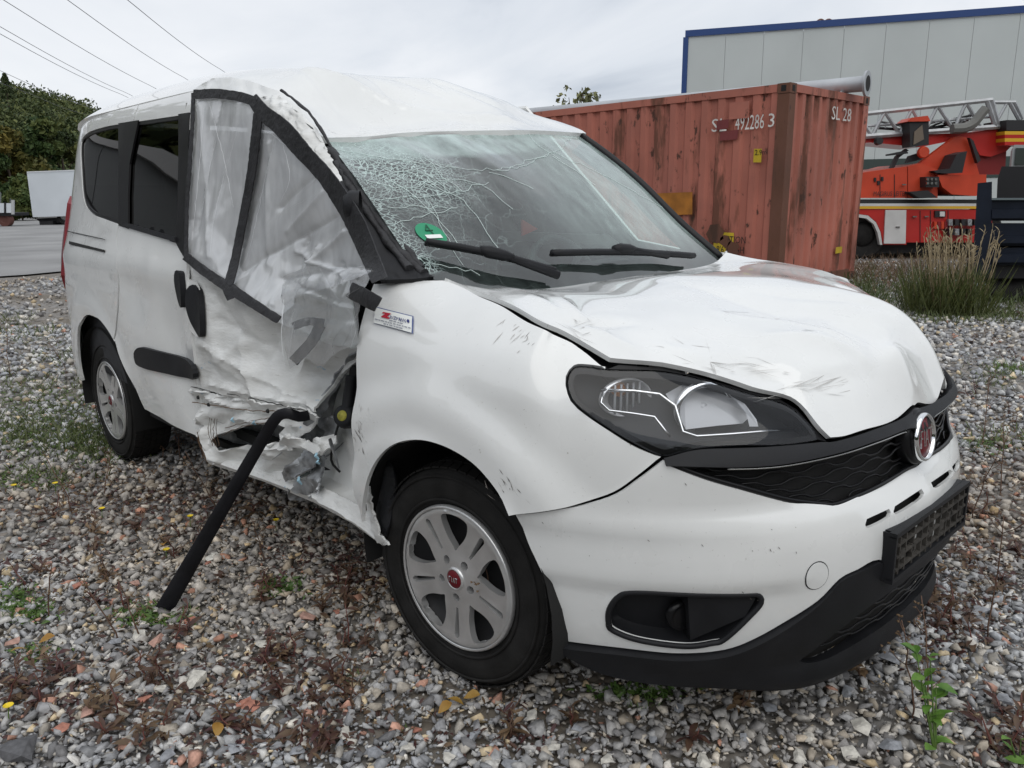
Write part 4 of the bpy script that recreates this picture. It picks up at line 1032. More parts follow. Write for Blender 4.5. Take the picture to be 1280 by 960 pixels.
# ---- door skin: upper part hollowed, folded along several creases
ddep = [(236, 330, -.872), (240, 420, -.905), (242, 490, -.893), (285, 360, -.862), (290, 430, -.868), (300, 490, -.872), (347, 400, -.815), (350, 450, -.805), (350, 505, -.85), (395, 420, -.775), (400, 470, -.770),
        (392, 512, -.845), (440, 440, -.745), (420, 480, -.77), (380, 530, -.87)]
def door_fold(P, q):
    d = np.zeros((len(P), 3))
    for a, b, wd, am in [((262, 365), (300, 420), 9, .018), ((300, 420), (330, 500), 8, -.022), ((252, 430), (330, 470), 8, -.020), ((330, 470), (392, 500), 7, -.024), ((262, 480), (390, 505), 6, -.018),
                         ((345, 405), (330, 470), 12, .022), ((400, 430), (360, 500), 8, -.025), ((245, 455), (262, 500), 5, -.015), ((270, 400), (345, 440), 9, .016), ((300, 380), (345, 470), 7, -.014), ((250, 380), (275, 450), 7, -.010)]:
        ds, t = pseg(a, b, q); d[:, 1] += am*np.exp(-ds/wd)
    d[:, 1] += .007*fbm(P*np.array([6, 0, 7]), 3)+facets(q, 26, .022, 3)
    return d
DOOR = pxpanel('front_door', [(234, 322), (260, 344), (285, 360), (315, 380), (347, 402), (392, 422), (443, 437), (446, 448), (424, 468), (408, 492), (394, 514), (384, 513), (350, 507), (310, 497), (270, 491), (240, 484), (237, 440), (233, 380)],
               ddep, SCUFF, VAN, grid=3, disp=door_fold, thick=.010, rough=.5, ang=40)
# top of the door skin and the window frame, seen through the film
pxpanel('door_upper_skin', [(234, 322), (262, 330), (290, 338), (318, 322), (352, 316), (398, 326), (432, 350), (443, 437), (392, 422), (347, 402), (315, 380), (285, 360), (260, 344)], [(234, 322, -.83), (290, 338, -.81), (352, 316, -.72), (398, 326, -.70), (443, 437, -.74), (347, 402, -.805), (285, 360, -.85), (400, 380, -.73)], PAINT, DOOR, grid=4, disp=lambda P, q: np.c_[0*q[:, 0], facets(q, 24, .02, 5), 0*q[:, 0]], thick=.008, ang=35)
pxpanel('window_frame', [(242, 116), (280, 120), (318, 127), (318, 150), (312, 230), (300, 300), (290, 352), (262, 340), (233, 322), (234, 260), (238, 180)], [(242, 116, -.705), (318, 127, -.705), (300, 300, -.76), (290, 352, -.80), (233, 322, -.83), (238, 180, -.75)], PAINT, DOOR, grid=5, thick=.02, holes=[[tuple(p) for p in crom([(249, 160), (254, 147), (275, 142), (300, 145), (309, 154), (306, 220), (296, 290), (286, 336), (262, 326), (247, 312), (242, 270), (245, 210)], 5, closed=True)]])
# ---- folded lower half, torn open
ldep = [(240, 486, -.893), (245, 540, -.90), (262, 578, -.885), (300, 500, -.885), (300, 540, -.84), (300, 585, -.88), (350, 508, -.875), (350, 560, -.885), (360, 602, -.87), (385, 515, -.86), (388, 560, -.84)]
hole1 = [(274, 550), (282, 541), (300, 535), (322, 530), (345, 529), (352, 536), (346, 543), (350, 552), (334, 557), (312, 555), (294, 561), (280, 562)]
def low_fold(P, q):
    d = np.zeros((len(P), 3))
    for a, b, wd, am in [((240, 503), (385, 530), 5, .030), ((243, 490), (300, 512), 4, -.022), ((255, 520), (275, 575), 5, -.030), ((262, 510), (272, 560), 4, .020), ((285, 560), (362, 560), 6, -.035), ((290, 580), (358, 575), 7, .02),
                         ((330, 525), (360, 515), 4, -.025), ((300, 520), (345, 528), 4, -.03), ((250, 540), (262, 575), 4, .02), ((350, 560), (362, 600), 5, .025)]:
        ds, t = pseg(a, b, q); d[:, 1] += am*np.exp(-ds/wd)
    d[:, 1] += facets(q*np.array([1, 1.5]), 90, .034, 11)+facets(q, 260, .012, 12); d[:, 2] += .006*noise3(P*22)
    return d
pxpanel('door_lower_skin', [(240, 486), (270, 492), (310, 498), (350, 508), (386, 514), (398, 522), (388, 538), (372, 548), (384, 556), (398, 558), (390, 572), (372, 580), (364, 602), (335, 600), (300, 590), (284, 586), (260, 578), (250, 552), (243, 520)],
        ldep, SCUFF, DOOR, grid=2.4, disp=low_fold, thick=.007, rough=.9, holes=[hole1], ang=28)
# dark score lines where the folds cracked the paint, ribbed scrape, bolt holes
def door_lines(name, runs, wd, yo, m=None):
    fd = tps([(a/100, b/100) for a, b, _ in ldep+ddep[:3]], [c for *_, c in ldep+ddep[:3]], 1e-4)
    for r_ in runs:
        pts = []
        for p in crom(r_, 5): p = np.array(p)+rng.normal(0, .5, 2); pts.append(hit(p, 1, fd(p/100)[0]-yo))
        mobj(name, *tube(pts, [wd*rng.uniform(.4, 1.3) for _ in pts], 4, flat=.5), m or DARK, DOOR)
RUSTY = mat('rusty_score', (.10, .06, .035), .8)
door_lines('score_line', [[(239, 484), (262, 488)], [(284, 492), (300, 495)], [(312, 497), (350, 506), (381, 513)]], .0035, .045)
door_lines('score_line', [[(241, 503), (270, 507), (300, 512), (345, 514)]], .0035, .045, RUSTY)
door_lines('score_line', [[(262+k*3.2, 522+k*.5), (260+k*3.4, 540), (266+k*2.6, 558)] for k in range(4)], .0013, .05, RUSTY)
door_lines('score_line', [[(246, 540), (252, 560), (258, 576)], [(278, 545), (300, 534), (345, 526)], [(282, 535), (310, 527), (340, 522)]], .003, .05, RUSTY)
for c_ in ((247, 497), (260, 506), (334, 514)):
    h_ = hit(c_, 1, -.945); V, F = lathe([(0, -.002), (.006, -.002), (.008, .004)], 10, 'Y'); mobj('bolt_hole', [np.array(v)+h_ for v in V], F, DARK, DOOR)
# door handle with its recess
pxpanel('door_handle_recess', [(231, 352), (240, 350), (248, 358), (252, 392), (250, 420), (242, 418), (234, 405), (230, 380)], [(a, b, c-.006) for a, b, c in ddep], SCUFF, DOOR, grid=5, thick=.004, closed_smooth=True)
pxpanel('door_handle', [(233, 362), (238, 356), (244, 360), (249, 380), (251, 408), (250, 421), (243, 417), (236, 402), (232, 380)], [(a, b, c-.016) for a, b, c in ddep], BLACKP, DOOR, grid=4, thick=.02, closed_smooth=True,
        disp=lambda P, q: np.c_[0*q[:, 0], .008*np.cos((q[:, 0]-241)/10*2), 0*q[:, 0]])
# inner face of the door shell, seen through the tear, with bent ribs
pxpanel('door_inner', [(244, 490), (395, 515), (440, 450), (448, 560), (400, 600), (300, 585), (262, 575)], [(244, 490, -.80), (395, 515, -.70), (300, 585, -.80), (440, 450, -.66), (448, 560, -.66), (350, 540, -.72)], TORN, DOOR, grid=6, amp=.02, sc=9)
# ---- front edge of the door, rolled inwards like a blade
pxpanel('door_front_edge', [(447, 440), (437, 446), (420, 468), (405, 492), (392, 515), (375, 530), (384, 536), (398, 524), (412, 500), (428, 474), (440, 456)],
        [(447, 440, -.75), (405, 492, -.80), (375, 530, -.87), (398, 524, -.82), (440, 456, -.72), (412, 500, -.78)], TORN, DOOR, grid=4, amp=.010, sc=14, rough=.6)
# torn strips and flaps at the lower hinge
FLAPS = [([(358, 545), (385, 548), (402, 556), (398, 566), (372, 560), (352, 556)], -.90, SCUFF), ([(362, 575), (378, 560), (392, 570), (386, 584), (372, 598), (360, 600), (355, 588)], -.89, TORN),
         ([(384, 560), (396, 572), (400, 590), (396, 612), (380, 622), (366, 612), (372, 598), (384, 600), (390, 588), (384, 574)], -.88, TORN), ([(396, 548), (412, 544), (418, 552), (404, 566), (396, 580), (392, 566)], -.84, SCUFF),
         ([(398, 525), (412, 520), (422, 530), (416, 548), (404, 552), (408, 538)], -.80, TORN), ([(360, 612), (376, 618), (392, 612), (388, 622), (372, 626), (362, 620)], -.87, TORN), ([(330, 556), (352, 551), (362, 556), (360, 566), (338, 566)], -.90, SCUFF)]
for i, (px, yy, mt) in enumerate(FLAPS):
    pxpanel('torn_flap', px, [(px[0][0], px[0][1], yy-.02), (px[1][0], px[1][1], yy+.02), (px[2][0], px[2][1], yy), (px[3][0], px[3][1], yy-.015), (px[-1][0], px[-1][1], yy+.015)], mt, DOOR, grid=2.2, disp=lambda P, q, i=i: np.c_[facets(q, 9, .012, 60+i), facets(q, 12, .026, 40+i), facets(q, 9, .008, 80+i)], rough=.8, ang=22)
for i in range(16):                                     # curled slivers of metal
    c = np.array([rng.uniform(350, 415), rng.uniform(520, 612)]); p0 = hit(c, 1, -.86+rng.uniform(-.02, .05)); d = rng.normal(0, 1, 3); d /= np.linalg.norm(d); e = rng.normal(0, 1, 3)*.5
    l = rng.uniform(.03, .08); pts = [p0+d*l*t+e*l*t*t for t in np.linspace(0, 1, 6)]
    mobj('metal_sliver', *tube(pts, [.006, .007, .006, .005, .004, .002], 5, flat=.35), TORN, DOOR, ang=30)
BLUE = mat('blue_insulation', (.25, .40, .48), .6, var=.5, vscale=30)
for c, l in (((396, 566), .022), ((374, 596), .028), ((398, 575), .014), ((291, 522), .02), ((318, 526), .016)):
    p0 = hit(c, 1, -.925); mobj('blue_fragment', *tube([p0, p0+np.array([l*.3, -.008, -l*.3]), p0+np.array([l*.5, .0, -l*.8])], [.004, .006, .003], 5, flat=.4), BLUE, DOOR, ang=30)
# ---- hinge post behind the wing: white pressed metal with bolt cap and gasket hole
POST = pxpanel('hinge_post', [(447, 432), (452, 520), (456, 640), (440, 634), (424, 622), (404, 604), (395, 580), (400, 552), (412, 530), (418, 500), (430, 462)],
               [(447, 432, -.72), (456, 640, -.82), (404, 604, -.80), (412, 530, -.72), (430, 560, -.76), (440, 480, -.71)], PAINT, VAN, grid=5, amp=.010, sc=7, thick=.01)
pxpanel('post_grommet', [(438, 458), (444, 460), (445, 486), (440, 486), (436, 474)], [(438, 458, -.735), (444, 460, -.735), (440, 486, -.735), (436, 474, -.736)], DARK, POST, grid=5, thick=.012, closed_smooth=True)
hc = hit((430, 520), 1, -.80); Rb = Matrix.Rotation(R(25), 3, 'Z')@Matrix.Rotation(R(-20), 3, 'X')
V, F = lathe([(0, -.010), (.022, -.012), (.034, -.008), (.040, .01), (.036, .05)], 24, 'Y'); cap_ = mobj('hinge_bolt_cap', [Rb@Vector(v)+Vector(hc) for v in V], F, BLACKP, POST, smooth=True)
V, F = lathe([(0, -.015), (.0155, -.015), (.018, -.010)], 20, 'Y'); mobj('cap_face', [Rb@Vector(v)+Vector(hc) for v in V], F, mat('cap_yellow', (.36, .33, .05), .6, var=.4, vscale=60), cap_, smooth=True)
mobj('wiring_tube', *tube(crom([hc+np.array([-.02, .05, .12]), hc+np.array([-.01, .03, .06]), hc+np.array([0, .01, 0])], .02), [.02]*6+[.024]*0 if False else .02, 10), BLACKP, POST, smooth=True)
mobj('hanging_wire', *tube(crom([hit((425, 525), 1, -.80), hit((419, 545), 1, -.81), hit((414, 575), 1, -.83), hit((425, 590), 1, -.82)], .02), .004, 6), DARK, POST, smooth=True)
# ---- sill
sill_t = [hit(p, 1, -.87) for p in [(258, 566), (330, 592), (392, 612), (440, 636), (478, 668)]]
sill_b = [hit(p, 1, -.875) for p in [(262, 580), (330, 602), (392, 628), (440, 654), (481, 684)]]
Vs = []
for a, b in zip(sill_t, sill_b): Vs += [a+np.array([0, .16, .03]), a, (a+b)/2+np.array([0, -.012, 0]), b, b+np.array([0, .14, -.01])]
Vs = np.array(Vs); Fs = [(5*i+k, 5*i+5+k, 5*i+6+k, 5*i+1+k) for i in range(len(sill_t)-1) for k in range(4)]
SILL = mobj('sill', Vs, Fs, SCUFF, VAN, smooth=True, ang=35)
pxpanel('sill_step', [(398, 606), (456, 636), (478, 664), (480, 682), (440, 652), (396, 626)], [(398, 606, -.86), (456, 636, -.87), (480, 682, -.89), (396, 626, -.885), (440, 652, -.89)], SCUFF, SILL, grid=4, amp=.006, sc=12)
# torn lower corner of the wing
pxpanel('wing_corner', [(453, 600), (464, 622), (468, 650), (474, 668), (484, 682), (470, 680), (461, 660), (455, 630)], [(453, 600, -.90), (464, 622, -.905), (468, 650, -.91), (484, 682, -.93), (461, 660, -.90)], SCUFF, VAN, grid=4, amp=.012, sc=12, rough=.7)
pxpanel('liner_flap', [(474, 606), (486, 575), (492, 600), (486, 650), (480, 672), (470, 664), (468, 635)], [(474, 606, -.86), (486, 575, -.85), (480, 672, -.90), (470, 640, -.88)], BLACKP, VAN, grid=5, amp=.01, sc=9)
# ---- black moulding torn off the door, its end on the gravel
tip = hit((205, 762), 2, .012)
mpts = [hit((386, 519), 1, -.86), hit((374, 521), 1, -.895), hit((362, 517), 1, -.925), hit((351, 518), 1, -.94), hit((341, 528), 1, -.96), hit((322, 560), 1, -1.0), hit((290, 615), 1, -1.08)]
up_ = mpts[-1]; mpts += [up_*.66+tip*.34, up_*.33+tip*.67, tip]
mp2 = crom(mpts, .03)
W_ = np.linspace(.016, .028, len(mp2)); Vm = []; Fm = []
for i, p in enumerate(mp2):
    t = np.array(mp2[min(i+1, len(mp2)-1)])-np.array(mp2[max(i-1, 0)]); t /= np.linalg.norm(t)
    vdir = CAM-p; vdir /= np.linalg.norm(vdir); ang_ = R(18)*math.sin(i*.09); s_ = np.cross(t, vdir); s_ /= np.linalg.norm(s_); nrm = np.cross(s_, t)
    s2 = s_*math.cos(ang_)+nrm*math.sin(ang_); n2 = np.cross(s2, t)
    for a, b in ((-1, 0), (-.85, .16), (-.3, .26), (.3, .22), (.88, .12), (1, 0), (.8, -.12), (-.8, -.12)): Vm.append(p+s2*W_[i]*a+n2*W_[i]*b)
    if i:
        for k in range(8): Fm.append(((i-1)*8+k, (i-1)*8+(k+1) % 8, i*8+(k+1) % 8, i*8+k))
Fm += [tuple(range(8))[::-1], tuple((len(mp2)-1)*8+k for k in range(8))]
mobj('torn_moulding', Vm, Fm, mat('moulding_plastic', (.008, .008, .010), .45, spec=.3, var=.3, vscale=10, bump=.25, bscale=35), VAN, ang=50)

# ---- crushed right A-pillar and cant rail
pxpanel('cant_rail', [(240, 114), (248, 106), (262, 98), (286, 96), (312, 101), (345, 113), (372, 134), (392, 158), (410, 186), (424, 214), (432, 238), (420, 236), (398, 212), (372, 178), (348, 154), (322, 130), (300, 122), (268, 116)],
        [(240, 114, -.712), (262, 98, -.70), (312, 101, -.672), (345, 113, -.655), (392, 158, -.640), (432, 238, -.685), (398, 212, -.715), (348, 154, -.715), (300, 122, -.72)], PAINT, VAN, grid=4, amp=.010, sc=10, thick=.02)
RIPPLE = pxpanel('pillar_foil', [(318, 122), (345, 118), (372, 140), (395, 170), (415, 205), (428, 236), (414, 232), (388, 204), (360, 172), (334, 146)],
        [(318, 122, -.735), (345, 118, -.70), (395, 170, -.68), (428, 236, -.72), (388, 204, -.75), (334, 146, -.75)], SCUFF, VAN, grid=3.2, amp=.016, sc=26, thick=.003)
SEALM = mat('crushed_trim', (.030, .030, .032), .55, spec=.35, var=.5, vscale=25, bump=.5, bscale=60)
for k_, (rad_, run) in enumerate(((.015, [((412, 186), -.64), ((430, 210), -.665), ((447, 234), -.68), ((470, 268), -.70), ((500, 312), -.72), ((530, 342), -.735)]), (.012, [((420, 205), -.67), ((438, 232), -.695), ((458, 262), -.715), ((486, 304), -.74), ((512, 336), -.755)]), (.006, [((352, 113), -.635), ((385, 140), -.63), ((405, 168), -.635), ((416, 188), -.645)]), (.010, [((445, 225), -.665), ((466, 254), -.685), ((492, 292), -.70), ((528, 334), -.72)]))):
    c_ = crom([hit(m_, 1, y_) for m_, y_ in run], .022); mobj('screen_seal', *tube([p+rng.normal(0, .0014, 3) for p in c_], [rad_*(1+.22*math.sin(i_*.9+k_)) for i_, _ in enumerate(c_)], 8, flat=.8), SEALM, VAN, ang=60)
pxpanel('pillar_cover', [(418, 208), (427, 216), (443, 240), (467, 274), (499, 316), (540, 346), (512, 349), (476, 350), (462, 332), (452, 300), (440, 268), (424, 238)],
        [(420, 205, -.672), (452, 236, -.675), (506, 312, -.715), (542, 346, -.73), (476, 350, -.845), (452, 300, -.80), (424, 238, -.74)], BLACKP, VAN, grid=4, amp=.012, sc=13, thick=.012)
pxpanel('pillar_end', [(431, 262), (440, 268), (452, 282), (446, 290), (436, 276)], [(431, 262, -.80), (452, 282, -.79), (446, 290, -.80), (436, 276, -.80)], mat('foil_white', (.7, .7, .68), .4), VAN, grid=4, amp=.006, sc=20)
# mirror mount hanging off the pillar
V, F = lathe([(0, -.02), (.03, -.018), (.045, 0), (.045, .03)], 20, 'Y'); mobj('mirror_mount', [Matrix.Rotation(R(-40), 3, 'Z')@Vector(v)+Vector(hit((438, 258), 1, -.79)) for v in V], F, BLACKP, VAN, smooth=True)

# ------------------------------------------------------------------ wheels
def make_wheel(cx, sg, steer=0.):
    piv = bpy.data.objects.new('wheel', None)
    Rz = Matrix.Rotation(steer, 3, 'Z'); ctr = Vector((cx, sg*.755, .312))
    def tf(V): return [Rz@Vector((v[0], v[1]*-sg, v[2]))+ctr for v in V]       # profile: local -y is the outer face
    prof = [(.200, .085), (.232, .098), (.272, .098), (.296, .090), (.309, .072), (.3125, .05), (.3135, 0), (.3125, -.05), (.309, -.072), (.296, -.090), (.272, -.099), (.232, -.098), (.206, -.086), (.198, -.07), (.19, 0)]
    V, F = lathe(prof, 72, 'Y'); tyre = mobj('wheel', tf(V), F, RUBBER, VAN, ang=50)
    # tread: blocks between grooves
    mb = MB(); nb = 58
    for k in range(nb):
        a0 = 2*math.pi*k/nb
        for (y0, y1, sh, hh) in ((-.088, -.052, .0, .0045), (-.044, -.016, .03, .006), (-.010, .010, .05, .006), (.016, .044, .03, .006), (.052, .088, .0, .0045)):
            q = []
            for y, a in ((y0, 0), (y1, .0), (y1, .85), (y0, .85)):
                an = a0+(a+abs(y)*4*(1 if y > 0 else -1)*.0)*2*math.pi/nb+sh+y*.9; rr = .3128-max(0, abs(y)-.05)*.14
                for dr in (0, hh): q.append(((rr+dr-.002)*math.cos(an), y, (rr+dr-.002)*math.sin(an)))
            mb.add(q, [(1, 3, 5, 7), (0, 1, 7, 6), (0, 2, 3, 1), (2, 4, 5, 3), (4, 6, 7, 5)])
    mobj('tread', tf(mb.V), mb.F, RUBBER, tyre)
    # raised sidewall rings
    for r0 in (.222, .286):
        V, F = lathe([(r0-.004, -.0985), (r0-.002, -.1015), (r0+.002, -.1015), (r0+.004, -.0985)], 72, 'Y'); mobj('sidewall_ring', tf(V), F, RUBBER, tyre, smooth=True)
    # dark wheel disc behind the cover
    V, F = lathe([(0, -.035), (.12, -.03), (.18, -.04), (.20, -.07)], 48, 'Y'); mobj('steel_disc', tf(V), F, mat('steel_dark', (.03, .03, .032), .6, metal=.4), tyre, smooth=True)
    # wheel cover: five broad spokes, each split by a slot
    out_ = [(.203*math.cos(a), .203*math.sin(a)) for a in np.linspace(0, 2*math.pi, 97)[:-1]]
    holes = []
    for k in range(5):
        a = 2*math.pi*k/5+R(18)
        def pol(r, d): return (r*math.cos(a+d), r*math.sin(a+d))
        holes.append([tuple(p) for p in crom([pol(.092, -.10), pol(.080, 0), pol(.092, .10), pol(.125, .27), pol(.160, .30), pol(.180, .24), pol(.184, 0), pol(.180, -.24), pol(.160, -.30), pol(.125, -.27)], .008, closed=True)])
        a = a+math.pi/5
        holes.append([pol(.088, -.045), pol(.170, -.055), pol(.178, -.02), pol(.178, .02), pol(.170, .055), pol(.088, .045)])
        holes.append([(.056*math.cos(a)+.0125*math.cos(t), .056*math.sin(a)+.0125*math.sin(t)) for t in np.linspace(0, 2*math.pi, 13)[:-1]])
    V2, T = cdt_mesh([out_]+holes, .012)
    rr = np.hypot(V2[:, 0], V2[:, 1]); yy = np.interp(rr, [0, .045, .08, .14, .175, .19, .203], [-.094, -.096, -.092, -.092, -.096, -.100, -.092])
    P = np.array(tf(np.c_[V2[:, 0], yy, V2[:, 1]])); Ta = np.array(T); fn = np.cross(P[Ta[:, 1]]-P[Ta[:, 0]], P[Ta[:, 2]]-P[Ta[:, 0]])
    hubc = shell(P, T, HUBM, 'wheel_cover', tyre, .020, flip=(fn[:, 1].sum()*sg < 0), ang=40)
    V, F = lathe([(.196, -.099), (.200, -.103), (.205, -.098), (.206, -.088)], 64, 'Y'); mobj('cover_rim', tf(V), F, HUBM, hubc, smooth=True)
    V, F = lathe([(0, -.106), (.020, -.105), (.027, -.100), (.030, -.092)], 28, 'Y'); mobj('cover_badge', tf(V), F, REDM, hubc, smooth=True)
    V, F = lathe([(.026, -.101), (.029, -.104), (.033, -.095)], 28, 'Y'); mobj('badge_ring', tf(V), F, HUBM, hubc, smooth=True)
    mb = MB()
    for x0, z0, x1, z1 in ((-.014, -.007, -.014, .008), (-.014, .007, -.008, .007), (-.004, -.007, -.004, .008), (.001, -.007, .004, .008), (.004, .008, .007, -.007), (.009, .007, .017, .007), (.013, .007, .013, -.007)):
        mb.tube([(x0, -.1065, z0), (x1, -.1065, z1)], .0011, 4)
    mobj('cover_letters', tf(mb.V), mb.F, LETT, hubc)
    for k in range(5):                                  # bolts deep in the holes
        a = 2*math.pi*k/5+R(18)+math.pi/5
        V, F = lathe([(0, -.068), (.006, -.068), (.008, -.062), (.009, -.04)], 6, 'Y'); mobj('wheel_bolt', tf([(v[0]+.056*math.cos(a), v[1], v[2]+.056*math.sin(a)) for v in V]), F, DULLCH, hubc)
    return tyre
for cx in (0., -2.755):
    for sg in (-1, 1): make_wheel(cx, sg, R(6) if cx == 0 else 0)
# wheel housings
for cx in (0., -2.755):
    for sg in (-1, 1):
        V = []; F = []; rr = .395; n = 20
        for i in range(n+1):
            a = R(-12)+(math.pi+R(24))*i/n
            for y in (.875, .60, .50): V.append((cx+rr*math.cos(a)*(1 if y > .55 else .1), sg*y, .31+(rr-.01)*math.sin(a)*(1 if y > .55 else .1)))
        for i in range(n):
            for k in (0, 1): F.append((3*i+k, 3*i+3+k, 3*i+4+k, 3*i+1+k))
        mobj('wheel_housing', V, F, DARK, VAN, smooth=True)
mb = MB(); mb.box((-1.4, 0, .27), (3.6, 1.15, .10)); mb.box((-1.38, 0, .33), (1.9, 1.62, .05)); mb.box((.30, 0, .34), (.6, 1.1, .2)); mb.box((-3.2, 0, .42), (.4, 1.3, .2))
mb.build('underbody', DARK, VAN)

# ------------------------------------------------------------------ interior
FLOORM = mat('cabin_floor', (.03, .03, .03), .9)
mb = MB(); mb.box((-1.9, 0, .40), (2.9, 1.56, .04)); mb.box((-.62, 0, .60), (.08, 1.4, .4)); mb.box((-3.40, 0, .9), (.03, 1.4, 1.0)); mb.build('cabin_floor', FLOORM, VAN)
LINER = mat('headlining', (.22, .22, .21), .9)
spanel('inner_trim', [[(1.94, 1.0), (1.95, 1.085), (2.2, 1.125), (2.755, 1.715), (2.95, 1.715), (2.86, 1.62), (2.33, 1.135), (2.12, 1.0)]], INTER, VAN, off=-.028, grid=.06, side=1, thick=0)
for sd_ in (1,): spanel('inner_trim', [[(2.1, .4), (2.1, 1.10), (4.9, 1.12), (4.9, .4)]], INTER, VAN, off=-.05, grid=.1, side=sd_, thick=0)
spanel('inner_trim', [[(3.1, .4), (3.1, 1.08), (4.9, 1.10), (4.9, .4)]], INTER, VAN, off=-.05, grid=.1, side=-1, thick=0)
Vr = V_roof = None
lin = []; 
for x in np.linspace(-3.2, -.95, 10):
    for t in np.linspace(-1, 1, 11):
        lin.append((x, t*f_ye(x)*.93, f_ze(x)+(f_zc(x)-f_ze(x))*(1-abs(t)**4)-.09-.05*math.exp(-((x+1.1)/.3)**2-((t+.4)/.4)**2)))
mobj('headlining', lin, [(i*11+j, i*11+j+1, (i+1)*11+j+1, (i+1)*11+j) for i in range(9) for j in range(10)], LINER, VAN, smooth=True)
dsh = [(-.20, .985), (-.30, 1.03), (-.45, 1.045), (-.60, 1.02), (-.66, .95), (-.64, .75), (-.58, .55)]
Vd = []; ys = np.linspace(-.66, .72, 24)
for y in ys:
    for x, z in dsh: Vd.append((x-.05*(abs(y)/.72)**2, y, z+.035*math.exp(-((y-.37)/.16)**2)*(1 if x < -.35 else .3)))
k = len(dsh); mobj('dashboard', Vd, [(i*k+j, i*k+j+1, (i+1)*k+j+1, (i+1)*k+j) for i in range(len(ys)-1) for j in range(k-1)], DASH, VAN, smooth=True)
def seat(x, y):
    bm = bmesh.new(); bbox(bm, (x, y, .66), (.52, .50, .16), bevel=.05); o = bobj('seat', bm, INTER, VAN, ang=60)
    bm = bmesh.new(); bbox(bm, (x-.33, y, .98), (.14, .48, .66), rot=None, bevel=.055); bmesh.ops.rotate(bm, cent=(x-.28, y, .7), matrix=Matrix.Rotation(R(-14), 3, 'Y'), verts=bm.verts[:]); bobj('seat_back', bm, INTER, o, ang=60)
    bm = bmesh.new(); bbox(bm, (x-.44, y, 1.40), (.10, .27, .19), bevel=.04); bobj('headrest', bm, INTER, o, ang=60)
    mb = MB(); mb.tube([(x-.44, y-.06, 1.2), (x-.44, y-.06, 1.38)], .008, 6); mb.tube([(x-.44, y+.06, 1.2), (x-.44, y+.06, 1.38)], .008, 6); mb.build('headrest_post', DULLCH, o)
seat(-1.22, .38); seat(-1.26, -.36)
for y in (-.42, 0, .42): seat(-2.10, y*.98)
# steering wheel with column
sw = Vector((-.72, .38, .98)); Rw = Matrix.Rotation(R(62), 3, 'Y')
pts = [Rw@Vector((.185*math.cos(a), .185*math.sin(a), 0))+sw for a in np.linspace(0, 2*math.pi, 33)]
SW = mobj('steering_wheel', *tube(pts, .016, 8, caps=False), DASH, VAN, smooth=True)
mb = MB(); mb.tube([Rw@Vector((0, 0, -.2))+sw, Rw@Vector((0, 0, .01))+sw], .06, 14)
for a in (0, 2.2, 4.1): mb.tube([sw, Rw@Vector((.18*math.cos(a), .18*math.sin(a), 0))+sw], .016, 6)
mb.build('steering_hub', DASH, SW, ang=40)
rt = hit((664, 285), 0, -.80); mobj('red_tag', [rt+np.array(v) for v in ((0, -.05, -.03), (.0, .04, -.005), (.0, -.05, .035), (-.01, -.05, -.03), (-.01, .04, -.005), (-.01, -.05, .035))], [(0, 1, 2), (5, 4, 3), (0, 3, 4, 1), (1, 4, 5, 2), (2, 5, 3, 0)], mat('red_tag', (.6, .05, .02), .5), VAN)
# B-pillar inside
for sg in (-1, 1): mobj('centre_pillar', *tube([(-1.62, sg*.80, .5), (-1.66, sg*.80, 1.1), (-1.75, sg*.68, 1.68)], .05, 8), LINER, VAN, smooth=True)
